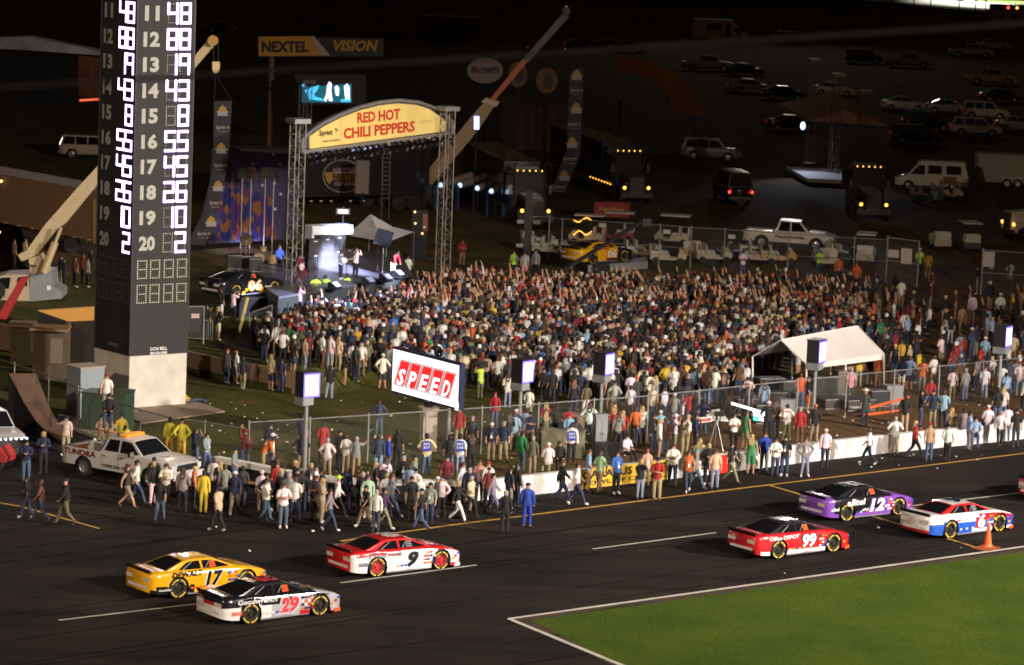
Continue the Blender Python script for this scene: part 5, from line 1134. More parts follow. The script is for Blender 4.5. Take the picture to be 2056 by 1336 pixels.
for args in [('SUV','parked_suv','dark navy SUV with bright roof highlight beside the crane boom tip','SUV',1098,112,10,Nv),('SED','parked_car','black car behind the dark navy SUV near the boom tip','car',1172,100,6,Dk),
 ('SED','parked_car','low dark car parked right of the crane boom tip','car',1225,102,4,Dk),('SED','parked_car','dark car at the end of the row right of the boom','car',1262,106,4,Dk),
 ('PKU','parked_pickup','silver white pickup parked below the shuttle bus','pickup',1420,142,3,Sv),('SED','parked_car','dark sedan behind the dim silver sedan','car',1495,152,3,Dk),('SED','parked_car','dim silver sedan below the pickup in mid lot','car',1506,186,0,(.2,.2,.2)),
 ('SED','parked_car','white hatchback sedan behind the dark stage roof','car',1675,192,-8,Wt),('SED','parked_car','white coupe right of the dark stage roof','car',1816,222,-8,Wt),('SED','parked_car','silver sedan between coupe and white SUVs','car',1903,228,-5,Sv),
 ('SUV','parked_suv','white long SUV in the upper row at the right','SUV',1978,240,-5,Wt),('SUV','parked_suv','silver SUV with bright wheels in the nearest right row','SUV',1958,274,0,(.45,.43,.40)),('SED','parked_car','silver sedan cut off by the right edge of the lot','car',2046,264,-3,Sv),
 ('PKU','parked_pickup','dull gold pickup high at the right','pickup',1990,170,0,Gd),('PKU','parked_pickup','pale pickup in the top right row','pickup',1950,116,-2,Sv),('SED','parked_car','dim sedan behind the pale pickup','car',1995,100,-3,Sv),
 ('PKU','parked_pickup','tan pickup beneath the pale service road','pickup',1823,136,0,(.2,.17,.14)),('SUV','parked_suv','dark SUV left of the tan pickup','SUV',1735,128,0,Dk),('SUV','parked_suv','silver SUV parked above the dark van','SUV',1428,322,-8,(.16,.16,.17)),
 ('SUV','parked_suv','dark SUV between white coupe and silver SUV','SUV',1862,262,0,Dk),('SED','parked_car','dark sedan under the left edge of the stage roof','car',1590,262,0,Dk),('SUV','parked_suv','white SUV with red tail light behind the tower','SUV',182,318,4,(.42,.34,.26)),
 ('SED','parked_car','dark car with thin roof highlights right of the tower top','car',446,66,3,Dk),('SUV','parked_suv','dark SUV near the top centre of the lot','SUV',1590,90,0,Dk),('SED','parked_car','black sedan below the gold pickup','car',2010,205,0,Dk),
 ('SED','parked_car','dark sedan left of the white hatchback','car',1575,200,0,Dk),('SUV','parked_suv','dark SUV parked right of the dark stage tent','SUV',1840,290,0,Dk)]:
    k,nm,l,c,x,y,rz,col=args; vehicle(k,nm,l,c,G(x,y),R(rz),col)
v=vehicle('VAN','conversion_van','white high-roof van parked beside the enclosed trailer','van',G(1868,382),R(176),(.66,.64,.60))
v=vehicle('PKU','sponsor_pickup','white pickup with lettering on its door behind the back fence','pickup',G(1586,498),R(-12),(.60,.57,.52))
sfp=sidefn(PKU); text('lettering','Nationwide',v,black,lambda u,w_:(u,-(sfp(u,w_)+.012),w_),1.9,.26,.1,.82,bold=.03)
for s_ in(-1,1): pass
# enclosed cargo trailer
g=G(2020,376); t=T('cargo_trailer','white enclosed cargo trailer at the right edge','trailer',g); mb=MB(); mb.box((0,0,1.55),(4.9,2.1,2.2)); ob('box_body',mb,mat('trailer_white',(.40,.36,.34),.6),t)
for x in(-.1,.75): mb=MB(); mb.lathe([(0,0),(.17,0),(.2,.03),(.36,.03),(.38,.3),(0,.3)],(x,-1.1,.38),'y',14); ob('wheel',mb,rubber,t); mb=MB(); mb.lathe([(0,-.01),(.2,-.01)],(x,-1.1,.38),'y',10); ob('rim',mb,white,t)
mb=MB(); mb.box((.33,-1.1,.85),(1.9,.12,.08)); ob('fender',mb,white,t)
# shuttle bus
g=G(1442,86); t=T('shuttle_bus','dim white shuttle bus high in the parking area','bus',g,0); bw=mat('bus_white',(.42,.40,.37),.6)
mb=MB(); mb.slab([(-3.6,-1.15,.6),(2.0,-1.15,.6),(2.0,-1.15,3.0),(1.6,-1.15,3.15),(-3.5,-1.15,3.15),(-3.6,-1.15,3.0)],(0,2.3,0)); ob('passenger_body',mb,bw,t)
mb=MB(); mb.slab([(2.0,-1.0,.6),(3.9,-1.0,.6),(3.95,-1.0,1.2),(3.3,-1.0,1.45),(2.5,-1.0,2.3),(2.0,-1.0,2.4)],(0,2.0,0)); ob('cab',mb,bw,t)
for x0,x1 in((-1.7,-1.1),(-1.0,-.4),(-.3,.3),(.9,1.5)): mb=MB(); z0,z1=(1.7,2.6) if x0<.5 else (.8,2.6); mb.slab([(x0,-1.16,z0),(x1,-1.16,z0),(x1,-1.16,z1),(x0,-1.16,z1)],(0,-.01,0)); ob('window' if x0<.5 else 'door',mb,glass,t)
mb=MB(); mb.slab([(2.15,-1.01,1.45),(3.1,-1.01,1.45),(2.5,-1.01,2.15),(2.15,-1.01,2.2)],(0,-.01,0)); ob('cab_window',mb,glass,t)
for x in(-1.9,3.0): mb=MB(); mb.lathe([(0,0),(.42,0),(.42,.3),(0,.3)],(x,-1.15,.42),'y',14); ob('wheel',mb,rubber,t)
# semi tractors
def semi(label,g,rz,body,trail=True,hauler=False,bright=False,amber=5):
    t=T('semi_truck',label,'truck',g,rz,'semi trucks parked in the infield'); B_=body
    mb=MB(); mb.slab([(-2.6,-1.2,.9),(-2.6,1.2,.9),(-2.6,1.15,3.3),(-2.6,.9,3.7),(-2.6,-.9,3.7),(-2.6,-1.15,3.3)],(2.2,0,0)); ob('cab',mb,B_,t)
    mb=MB(); mb.slab([(-.4,-.62,.9),(-.4,.62,.9),(-.4,.62,2.1),(-.4,-.62,2.1)],(2.3,0,-.15)); ob('hood',mb,B_,t)
    mb=MB(); mb.slab([(-.45,-1.0,2.25),(-.45,1.0,2.25),(-.6,.95,3.0),(-.6,-.95,3.0)],(.06,0,0)); ob('windshield',mb,glass,t)
    mb=MB(); mb.slab([(1.9,-.5,.75),(1.9,.5,.75),(1.9,.5,1.9),(1.9,-.5,1.9)],(.08,0,0)); ob('grille',mb,chrome if not bright else dark,t)
    for k in range(7): mb=MB(); mb.box((1.99,-.42+k*.14,1.32),(.02,.03,1.08)); ob('grille_bar',mb,chrome,t)
    mb=MB(); mb.slab([(1.95,-1.2,.45),(1.95,1.2,.45),(1.95,1.2,.8),(1.95,-1.2,.8)],(.15,0,0)); ob('bumper',mb,chrome,t)
    for s_ in(-1,1):
        mb=MB(); mb.slab([(.6,s_*.65,.6),(1.8,s_*.65,.6),(1.8,s_*.65,1.2),(1.4,s_*.65,1.35),(.7,s_*.65,1.3)],(0,s_*.55,0)); ob('fender',mb,B_,t)
        mb=MB(); mb.ell((1.86,s_*.9,1.15),(.10,.13,.13),8,5); ob('headlight',mb,am2,t)
        mb=MB(); mb.tube((-.35,s_*1.05,1.2),(-.35,s_*1.05,4.1),.07,n=6); ob('exhaust_stack',mb,chrome,t)
        mb=MB(); mb.box((.1,s_*1.35,2.4),(.1,.2,.6)); ob('mirror',mb,chrome,t)
        for x in(1.2,-1.6): mb=MB(); mb.lathe([(0,0),(.5,0),(.5,s_*-.3),(0,s_*-.3)],(x,s_*1.2,.5),'y',14); ob('wheel',mb,rubber,t)
    for k in (range(-2,3) if amber==5 else range(-2,3)): mb=MB(); mb.ell((-.42,k*.42,3.62),(.06,.06,.06),6,4); ob('marker_light',mb,am2,t)
    if hauler:
        for k in range(8): mb=MB(); mb.ell((-.6-k*.75,-1.26,1.15),(.06,.04,.06),6,4); ob('marker_light',mb,am2,t)
    if trail:
        mb=MB(); mb.box((-10.2,0,2.55),(14.4,2.5,2.9)); ob('trailer_body',mb,B_,t)
        for x in(-14.5,-15.7): mb=MB(); mb.lathe([(0,0),(.5,0),(.5,.35),(0,.35)],(x,-1.25,.5),'y',12); ob('wheel',mb,rubber,t)
    return t
am2=mat('amber_marker',(1,.45,.05),.4,emit=3.0,ecol=(1,.42,.06)); bk=mat('truck_black',(.012,.012,.014),.25,coat=.5)
semi('black semi truck with a line of amber side lights facing the camera',G(1262,404),R(-75),bk,True,True)
semi('black semi truck facing the camera behind the jib mast',G(1062,452),R(-78),bk,True)
semi('black semi truck beneath the dark covered stage on the right',G(1742,438),R(-84),bk,False)
semi('white semi truck nose cut off by the right edge',G(2072,482),R(197),mat('truck_white',(.55,.52,.48),.5),False,bright=True)
v=vehicle('VAN','dark_van','dark van with two red tail lights facing away from camera','van',G(1468,404),R(100),Dk)
rl=mat('red_glow',(1,.05,.03),.4,emit=4,ecol=(1,.05,.03))
for s_ in(-1,1): mb=MB(); mb.ell((-2.85,s_*.85,.95),(.05,.09,.11),8,4); ob('tail_lamp',mb,rl,v)
mb=MB(); mb.box((-2.9,0,.5),(.12,1.7,.14)); ob('chrome_bumper',mb,chrome,v)
# tan hauler wall and silver roof at the left, black hauler over it
ha,hb=G(-80,462),G(196,520); n=V((-(hb-ha).y,(hb-ha).x,0)).normalized()
t=T('tan_hauler','long tan trailer wall behind the cream crane at the left','trailer',ha); mb=MB(); mb.slab([ha+V((0,0,1.0)),hb+V((0,0,1.0)),hb+n*2.5+V((0,0,1.0)),ha+n*2.5+V((0,0,1.0))],(0,0,3.0)); ob('trailer_body',mb,mat('trailer_tan',(.22,.14,.09),.7,noise=.06),t,w=True)
polypx('corner_post',[(188,400),(197,402),(197,490),(188,488)],ha,hb,.05,mat('trailer_post',(.45,.3,.16),.7),t,off=.06)
for k in range(10): q=ha+(hb-ha)*(k+.5)/10-n*.03+V((0,0,1.05)); mb=MB(); mb.box(q,(.35,.05,.06)); ob('reflector',mb,mat('reflector',(.5,.3,.25),.3),t,w=True)
for k in (.75,.82): q=ha+(hb-ha)*k; mb=MB(); mb.lathe([(0,0),(.5,0),(.5,.3),(0,.3)],(q.x,q.y,1.5),'y',14); ob('wheel',mb,rubber,t,w=True)
for x,y in((8,364),(4,466)):
    q=G(x,y+60); mb=MB(); q=PV(x,y,ha,hb)-n*.2; mb.ell(q,(.10,.10,.10),6,4); o=ob('side_lamp',mb,am,t,w=True)
A3,B3=G(-60,330),G(205,350); t=T('silver_roofed_hauler','dark hauler with shiny silver roof at the upper left','hauler',A3)
polypx('trailer_side',[(-60,105),(205,125),(205,220),(-60,200)],A3,B3,.3,black,t)
mb=MB(); q=[PV(x,y,A3,B3) for x,y in((-60,78),(60,74),(205,104),(205,112),(40,100),(-60,96))]; mb.slab([p+V((0,i*0,0)) for i,p in enumerate(q)],(0,2,0)); ob('roof_sheet',mb,mat('roof_silver',(.5,.5,.5),.4,.3,noise=.5,scale=.4),t,w=True)
polypx('mural_panel',[(158,112),(200,116),(200,200),(158,194)],A3,B3,.02,mat('mural_brown',(.15,.05,.03),.7,noise=.6,scale=1),t,off=.05)
polypx('light_strip',[(160,200),(205,197),(205,201),(160,204)],A3,B3,.03,mat('strip_red',(1,.15,.05),.4,emit=1,ecol=(1,.15,.06)),t,off=.05)
# red dark tower building right of the boom
A3,B3=V((-50,285,1)),V((50,285,1)); t=T('dark_red_building','dim dark red banner wall behind the jib mast','building',V((PV(1070,300,A3,B3).x,285,1)))
polypx('wall',[(1008,195),(1140,200),(1140,400),(1008,390)],A3,B3,1.0,mat('wall_dark_red',(.045,.018,.014),.8,noise=.3,scale=.3),t)
for x in(1030,1062,1094): polypx('panel',[(x,215),(x+26,215),(x+26,330),(x,330)],A3,B3,.04,mat('panel_dark_red',(.07,.025,.018),.8),t,off=.05)
# curved dim orange canopy roof
A3,B3=V((-50,300,1)),V((80,300,1)); t=T('dim_canopy','dim orange curved canopy edge over the dark trucks','canopy',V((PV(1300,300,A3,B3).x,300,1)))
polypx('roof_edge',[(1235,112),(1300,120),(1360,150),(1400,190),(1420,235),(1350,222),(1340,185),(1310,160),(1235,140)],A3,B3,1.5,mat('dim_orange2',(.22,.09,.02),.8,noise=.3,scale=.4),t)
for x in(1245,1395): mb=MB(); q=PV(x,200,A3,B3); mb.tube((q.x,300.5,1),(q.x,300.5,q.z),.15,n=6); ob('leg',mb,dark,t,w=True)
# covered side stage
c=[G(1580,360),G(1690,366),G(1785,345),G(1660,330)]
pk3=[(1564,208),(1628,243),(1786,254),(1690,205)]; 
t=T('side_stage','dark covered side stage with peaked roof and white lit floor','stage',c[0])
tp=[PV(*p,q,q+V((1,0,0))) for p,q in zip(pk3,c)]; cc=sum(tp,V())/4; apx=V((cc.x,cc.y,PV(1660,178,cc,cc+V((1,0,0))).z*.97))
rmm=mat('tent_dark',(.45,.41,.36),.9)
for a,b in zip(tp,tp[1:]+tp[:1]): mb=MB(); mb.add([a,b,apx],[(0,1,2)]); ob('roof_panel',mb,rmm,t,w=True)
a,b=tp[1],tp[2]; mb=MB(); m3=(a+b)/2; mb.add([a,b,PV(1695,220,m3,m3+V((1,0,0)))],[(0,1,2)]); ob('gable_panel',mb,mat('gable_grey',(.8,.75,.68),.9),t,w=True)
mb=MB(); fl=[P(1578,335,1.6),P(1620,358,1.6),P(1690,362,1.6),P(1690,340,1.6)]; mb.slab(fl,(0,0,-.3)); ob('floor',mb,mat('floor_white',(.6,.62,.66),.6),t,w=True)
lamp('side_stage_light','SPOT',(fl[0].x+1,fl[0].y,6),(fl[1].x+.5,fl[1].y+.3,1.6),900,(.75,.8,1),75,.8,.3)
mb=MB(); q=PV(1612,253,c[0],c[0]+V((1,0,0))); mb.ell(q,(.2,.2,.32),8,5); ob('blue_spotlight',mb,mat('spot_blue',(.4,.5,1),.3,emit=5,ecol=(.35,.45,1)),t,w=True)
for x,y,h_ in((1672,362,8.2),(1728,352,6.6),(1625,330,8.5)): truss('dim truss tower '+{1672:'at the front',1728:'at the right',1625:'at the rear'}[x]+' of the covered side stage',G(x,y),h_,.6,.3)
g=G(1618,330); 
# concession box, carts, searchlight tubes, RV tops
g=G(1228,450); t=T('concession_box','red and yellow lettered box among the golf carts','box',g,R(-4)); mb=MB(); mb.box((0,0,1.0),(2.4,1,1.0)); ob('box_body',mb,mat('box_red',(.30,.02,.015),.5),t); text('lettering','Hot Dogs',t,mat('box_gold',(.6,.35,.05),.5),lambda u,v:(u,-.52,v),1.7,.4,0,1.0,bold=.02)
t2=None
def cart(label,g,rz,roof,col,seats=1):
    t=T('golf_cart',label,'golf cart',g,rz,'golf carts parked behind the fence'); m_=mat('cart_'+col,{'cream':(.45,.40,.31),'red':(.35,.03,.03),'green':(.04,.12,.06),'yellow':(.5,.32,.04),'dark':(.05,.05,.05)}[col],.5)
    mb=MB(); mb.slab([(-1.1,-.55,.3),(.5,-.55,.3),(.6,-.55,.35),(1.1,-.55,.35),(1.15,-.55,.6),(.85,-.55,.95),(.7,-.55,.95),(.6,-.55,.42),(.1,-.55,.42),(.1,-.55,.65),(-1.1,-.55,.7)],(0,1.1,0)); ob('body',mb,m_,t)
    for k in range(seats+1):
        mb=MB(); mb.box((-.25-k*.6,0,.75),(.5,1.0,.12)); ob('seat',mb,cream,t); mb=MB(); mb.box((-.5-k*.6,0,1.0),(.1,1.0,.42)); ob('backrest',mb,cream,t)
    for x in(-.75,.78):
        for s_ in(-1,1): mb=MB(); mb.lathe([(0,0),(.23,0),(.23,s_*-.18),(0,s_*-.18)],(x,s_*.58,.23),'y',12); ob('wheel',mb,rubber,t)
    mb=MB(); mb.tube((.55,.2,.9),(.35,.2,1.05),.02,n=4); mb.lathe([(.16,0),(.18,.02),(.16,.04)],(.33,.2,1.04),'z',10); ob('steering_wheel',mb,black,t)
    if roof:
        mb=MB(); mb.slab([(-1.1,-.6,1.9),(.8,-.6,1.9),(.8,.6,1.9),(-1.1,.6,1.9)],(0,0,.07)); ob('roof',mb,cream,t)
        for x in(-1.0,.7):
            for y in(-.5,.5): mb=MB(); mb.tube((x,y,.7),(x*.98,y,1.9),.02,n=4); ob('roof_post',mb,dark,t)
    return t
lc=[(1082,502,10,0,'cream','open cream golf cart left of the lamp lit cart'),(1105,514,-10,0,'cream','low cream golf cart nearest the jib mast'),(1178,492,170,1,'cream','roofed golf cart strung with orange lights'),(1238,486,175,1,'red','roofed red golf cart under the concession box'),
 (1290,520,10,0,'cream','cream seat golf cart right of the yellow display car'),(1350,492,170,1,'cream','tall roofed golf cart carrying passengers'),(1340,530,0,0,'cream','golf cart with tan seats before the fence post'),(1392,520,80,0,'yellow','yellow golf cart beside the tall roofed one'),
 (1430,528,10,0,'cream','white fronted golf cart near the middle fence'),(1490,518,170,0,'dark','dark golf cart below the pickup trailer'),(1520,530,5,0,'cream','golf cart with white seats left of the pickup'),(1560,530,5,0,'yellow','small yellow cart behind the man in white'),
 (1655,535,100,0,'cream','cream golf cart behind the lime vest'),(1738,530,80,1,'cream','cart with tall white shelf roof near the gate'),(1695,528,20,0,'dark','dark golf cart between lime vest and tall shelf cart'),(1886,500,95,0,'cream','cream utility cart beyond the gate'),(1945,505,95,1,'dark','dark roofed cart with tan roof at the right'),(1860,410,10,0,'green','green tractor like cart below the white van'),(1900,402,10,0,'cream','cream cart stacked with boxes below the van')]
for x,y,rz,rf,c_,l in lc: tt=cart(l,G(x,y),R(rz),rf,c_)
A3=G(1178,492); t=T('light_string','looped string of orange lights on the roofed golf cart','string lights',A3)
for i in range(26):
    a=i/26; x=1152+38*((a*2)%1); y=442+ (4*math.sin(a*14) if a<.5 else 26+4*math.sin(a*17)); q=PV(x,y,A3-V((0,.8,0)),A3+V((1,-.8,0))); mb=MB(); mb.ell(q,(.045,.045,.045),6,3); ob('bulb',mb,am2,t,w=True)
# stacked cartons on cart
for i,(x,z_) in enumerate(((-.5,1.15),(0,1.15),(.5,1.15),(-.25,1.45),(.25,1.45))):
    g=G(1905,398); mb=MB(); mb.box((0,0,z_),(.45,.4,.28)); o=ob('carton',mb,mat('carton_tan',(.25,.15,.08),.8)); o.location=(g.x+x,g.y,g.z); tag(o,['lower left','lower middle','lower right','upper left','upper right'][i]+' tan carton of the stack on the cream cart','carton','cartons stacked on a cart')
# searchlight tubes in blue frames
bf_=mat('blue_frame',(.02,.08,.30),.5)
for i,(x,y) in enumerate(((886,372),(925,372),(960,378),(988,384))):
    g=G(x,y+52); A3,B3=g,g+V((1,0,0)); t=T('searchlight',['leftmost','second','third','rightmost'][i]+' white tube searchlight on the blue frames behind the stage','searchlight',g,group='tube searchlights on blue frames')
    a=PV(x,y,A3,B3); b=PV(x+60,y-16,A3,B3)+V((0,1.6,0)); mb=MB(); mb.tube(a,b,.26,.24,n=10); ob('tube',mb,mat('tube_tan',(.20,.15,.13),.6),t,w=True)
    mb=MB(); mb.ell(a-V((.05,.1,0)),(.17,.1,.17),8,5); ob('lens',mb,mat('lens_blue',(.5,.7,1),.3,emit=1.4,ecol=(.5,.72,1)),t,w=True)
    mb=MB(); mb.path([V((a.x-.3,g.y,1)),V((a.x-.3,g.y,a.z)),V((a.x+1.2,g.y,a.z)),V((a.x+1.2,g.y,1))],.05,n=5); ob('frame',mb,bf_,t,w=True)
g=G(1030,440); t=T('blue_case','blue framed equipment case beside the middle black truck','case',g); mb=MB(); mb.box((0,0,.7),(1.6,1.0,1.0)); ob('case',mb,bf_,t); mb=MB(); mb.box((.45,-.51,.7),(.5,.03,.7)); ob('dark_opening',mb,black,t)
# pale service road, far banking lit strip, RV
mb=MB(); 
far_=P(1700,14); mb=MB(); mb.poly([P(1735,-3,.01),P(1740,2,.01),P(2056,22,.01),P(2300,45,.01),P(2300,20,.01),P(2056,10,.01),P(1900,-2,.01)]); struct('far_track',mb,mat('far_track_grey',(.55,.55,.52),.6))
mb=MB(); mb.poly([P(1905,-2,.0),P(2056,9,.0),P(2300,19,.0),P(2300,-30,.0),P(1900,-30,.0)]); struct('far_verge',mb,mat('far_verge_green',(.10,.13,.03),.9))
fq=P(1950,5); lamp('floodlight','SPOT',(fq.x+10,fq.y+15,30),(fq.x+10,fq.y,0),230000,(1,.99,.80),72,.6,1)
for i,x in enumerate((1790,1834,1868,1925,1958,1978)):
    g=P(x,22 if x<1900 else 30); t=T('marker_post',['leftmost','second','third','fourth','fifth','rightmost'][i]+' thin post standing before the bright far track','post',g,group='posts before the bright far track'); mb=MB(); mb.tube((0,0,0),(0,0,3.2),.12,n=5); ob('post',mb,black,t); mb=MB(); mb.box((0,0,2.9),(1.6 if i in(1,3) else .4,.1,1.0)); ob('plate',mb,black,t)
g=G(2040,58); t=T('motorhome','pale motorhome with red and amber roof lights at the top right','motorhome',g); mb=MB(); mb.box((0,0,1.7),(9,2.5,2.2)); ob('body',mb,mat('rv_cream',(.22,.20,.17),.7),t); mb=MB(); mb.box((0,0,3.3),(8.5,2.4,.9)); ob('dark_roof',mb,black,t)
for k in range(5): mb=MB(); mb.ell((-1.6+k*1.4,-1.3,3.3),(.22,.08,.22),8,4); ob('roof_light',mb,rl if k%2==0 else am2,t)
for x in(-2.5,-.5,2): mb=MB(); mb.box((x,-1.27,1.9),(.8,.03,.5)); ob('window',mb,glass,t)
mb=MB(); mb.lathe([(0,0),(.45,0),(.45,.3),(0,.3)],(-2,-1.3,.45),'y',12); ob('wheel',mb,rubber,t)
g=G(905,84); t=T('motorhome','dark motorhome with silver edges at the top centre','motorhome',g); mb=MB(); mb.box((0,0,1.9),(7.5,2.5,2.6)); ob('body',mb,mat('rv_dark',(.05,.05,.05),.5),t); mb=MB(); mb.box((0,-.05,3.26),(7.5,2.4,.06)); ob('roof_edge',mb,chrome,t); mb=MB(); mb.box((2.2,-1.27,2.1),(1.2,.03,.7)); ob('window',mb,glass,t)
mb=MB(); mb.lathe([(0,0),(.45,0),(.45,.3),(0,.3)],(-2,-1.3,.45),'y',12); ob('wheel',mb,rubber,t)
# ---- overhead catch fence cable close to the camera
def at(px,py,dist): d=ray(px,py).normalized(); return CP+d*dist
a=at(-400,202,29); b=at(2500,20,29); mb=MB(); mb.tube(a,b,.017,n=6); tag(ob('overhead_cable',mb,mat('steel_cable',(.5,.5,.48),.5,.5)),'blurred steel cable crossing the upper part of the view','cable')
# ================================================================ near vehicles at the left
a,b=P(166,957),P(289,979); h=(b-a).normalized(); nrm=V((-h.y,h.x,0)); mid=a+h*1.77+nrm*.98; rz=math.atan2(h.y,h.x)
TU=dict(PKU); TU.update(n=20,top=[(-2.95,.72),(-.98,.72),(-.9,1.2),(1.2,1.24),(2.3,1.20),(2.78,1.14),(2.9,1.06)],sh=[(-2.95,1.16),(-1,1.16),(1.4,1.16),(2.4,1.12),(2.9,1.02)],green=[(1.35,1.18),(.66,1.72),(.1,1.77),(-.60,1.75),(-.88,1.15)],segs=((0,),(1,2),(3,)))
t=T('service_pickup','white service pickup with maroon lettering on bed and open cargo','pickup',mid,rz); wpt=mat('pickup_white',(.52,.51,.50),.3,coat=.5)
def tp_(x,y,z,r): return 1 if (x<-1.0 and r=='top') else 0
mb,sf=body_mesh(TU,tp_,'b'); ob('body',mb,[wpt,dark],t,smooth=True); mb=MB(); mb.box((0,0,.45),(5.4,1.2,.3)); ob('chassis',mb,black,t)
WT=[('side_window',[(1.12,1.24),(.64,1.66),(.12,1.70),(.12,1.22)],glass),('rear_side_window',[(.02,1.22),(.02,1.70),(-.52,1.69),(-.72,1.22)],glass)]
greenhouse(t,TU,wpt,wpt,glass,WT); wheels(t,TU,mat('chrome_rim',(.5,.5,.52),.25,.8),wd=.26)
mar=mat('maroon_vinyl',(.16,.02,.02),.5); sfo=lambda u,v:(u,-(sf(u,v)+.018),v)
text('lettering','TUNDRA',t,mar,sfo,1.75,.24,-1.95,.98,bold=.04); text('lettering','OFFICIAL VEHICLE',t,black,sfo,1.9,.13,.25,.62,bold=.03)
mb=MB(); mb.slab([(2.86,-.62,.78),(2.86,.62,.78),(2.86,.58,1.02),(2.86,-.58,1.02)],(.09,0,0)); g_=ob('grille',mb,dark,t)
for k in range(4): mb=MB(); mb.box((2.965,0,.80+k*.06),(.02,1.16,.022)); ob('grille_bar',mb,chrome,g_)
for s_ in(-1,1): mb=MB(); mb.box((2.80,s_*.78,.90),(.16,.26,.22)); ob('headlight',mb,head,t)
mb=MB(); mb.box((2.92,0,.60),(.22,1.9,.22)); ob('front_bumper',mb,wpt,t); mb=MB(); mb.box((-3.0,0,.62),(.2,1.8,.2)); ob('rear_bumper',mb,chrome,t)
mb=MB(); mb.box((.9,-1.12,1.28),(.14,.24,.2)); ob('side_mirror',mb,chrome,t)
for x in(-.78,.12,1.18): mb=MB(); mb.poly([sfo(x-.008,.58),sfo(x+.008,.58),sfo(x+.008,1.12),sfo(x-.008,1.12)]); ob('door_gap',mb,dark,t)
for x in(-.6,.3): mb=MB(); mb.box((x,-(sf(x,1.02)+.02),1.02),(.16,.03,.035)); ob('door_handle',mb,chrome,t)
mb=MB(); mb.box((-.0,.0,1.865),(.34,1.1,.10)); ob('light_bar',mb,mat('orange_lens',(.9,.3,.03),.3,emit=.25),t)
mb=MB(); mb.box((-.35,.1,1.815),(.9,.14,.012),ry=.0); ob('roof_stripe',mb,mar,t)
mb=MB(); mb.box((-1.1,0,1.28),(.5,1.6,.35)); o=ob('tool_chest',mb,alu,t)
mb=MB(); mb.box((-2.2,.2,.95),(1.1,1.0,.3)); tag(ob('cargo_tarp',mb,mat('brown_tarp',(.25,.09,.04),.8,noise=.3)),kind=None)
bpy.data.objects['cargo_tarp'].parent=t
mb=MB(); mb.box((-1.7,-.3,1.1),(.6,.12,.5),ry=.7); ob('cargo_sheet',mb,white,t)
mb=MB(); mb.lathe([(0,0),(.15,0)],(1.9,-.2,1.23),'z',14); mb.lathe([(.17,.004),(.21,.004)],(1.9,-.2,1.23),'z',16); ob('hood_emblem',mb,mar,t)
# white truck nose with chrome bar at the left edge
g=P(-32,905); t=T('white_truck','white truck front with sparkling chrome grille at the left edge','truck',g,R(-62)); 
S2=dict(PKU); mb,sf2=body_mesh(S2,lambda *a:0,'b'); ob('body',mb,wpt,t,smooth=True); greenhouse(t,S2,wpt,wpt,glass,WIN['PKU']); wheels(t,S2,rimc,wd=.26)
mb=MB(); mb.box((2.92,0,.8),(.1,1.8,.45)); gg=ob('grille',mb,chrome,t)
for k in range(8): mb=MB(); mb.ell((3.0,-.8+k*.23,1.0),(.05,.05,.05),6,4); ob('grille_light',mb,mat('cold_light',(.8,.85,1),.3,emit=2.5,ecol=(.7,.75,1)),gg)
mb=MB(); mb.box((2.97,0,.45),(.12,1.9,.2)); ob('bumper',mb,chrome,t)
cart('small red cart with chrome rack at the left edge',P(-30,938),R(-15),0,'red')
# ================================================================ litter
mb=MB(); rs=random.Random(5)
for i in range(300):
    x=rs.uniform(380,2056); y=rs.uniform(800,945) if rs.random()<.75 else rs.uniform(1000,1160)
    if y>1000 and rs.random()<.93: continue
    p=P(x,y) if y>880 else G(x,y); s_=rs.uniform(.015,.055); a=rs.uniform(0,3)
    mb.box((p.x,p.y,p.z+s_*.5),(s_*2,s_*1.4,s_),rz=a)
tag(ob('litter',mb,mat('paper_litter',(.6,.58,.55),.8)),'small white paper litter scattered over the infield and road','litter',kind='stuff')
# ================================================================ PEOPLE
def base_joints():
    J=dict(pel=(0,0,.94),sp=(0,.0,1.10),ch=(0,-.01,1.30),cl=(0,0,1.43),nk=(0,.01,1.50),hd=(0,.02,1.60),ht=(0,.015,1.70))
    for s,n in((1,'r'),(-1,'l')):
        J.update({'sh'+n:(s*.17,0,1.40),'el'+n:(s*.225,-.02,1.13),'wr'+n:(s*.235,.05,.89),'ha'+n:(s*.235,.07,.80),'th'+n:(s*.20,.10,.83),
                  'hp'+n:(s*.09,0,.88),'kn'+n:(s*.105,.02,.49),'an'+n:(s*.11,-.02,.09),'to'+n:(s*.13,.13,.035)})
    return J
POSE={}
def pose(n,**k):
    J=base_joints(); J.update(k); POSE[n]=J
def arm(s,e,w_,h,t=None): n='r' if s>0 else 'l'; return {'el'+n:(s*e[0],e[1],e[2]),'wr'+n:(s*w_[0],w_[1],w_[2]),'ha'+n:(s*h[0],h[1],h[2]),'th'+n:t or (s*(h[0]-.03),h[1]+.03,h[2]+.02)}
pose('stand')
pose('lean',ann=(0,0,0),**{**arm(1,(.24,-.02,1.14),(.20,.16,.98),(.16,.22,.98)),'knl':(-.13,.06,.50),'anl':(-.17,.04,.09),'tol':(-.22,.17,.035)})
pose('hips',**{**arm(1,(.35,-.06,1.17),(.20,.06,1.0),(.15,.09,.97)),**arm(-1,(.35,-.06,1.17),(.20,.06,1.0),(.15,.09,.97)),'anr':(.15,-.02,.09),'tor':(.18,.13,.035),'anl':(-.15,-.02,.09),'tol':(-.18,.13,.035)})
pose('cross',**{**arm(1,(.24,.06,1.17),(.04,.19,1.20),(-.07,.18,1.24)),**arm(-1,(.24,.06,1.17),(.04,.22,1.16),(-.07,.20,1.19))})
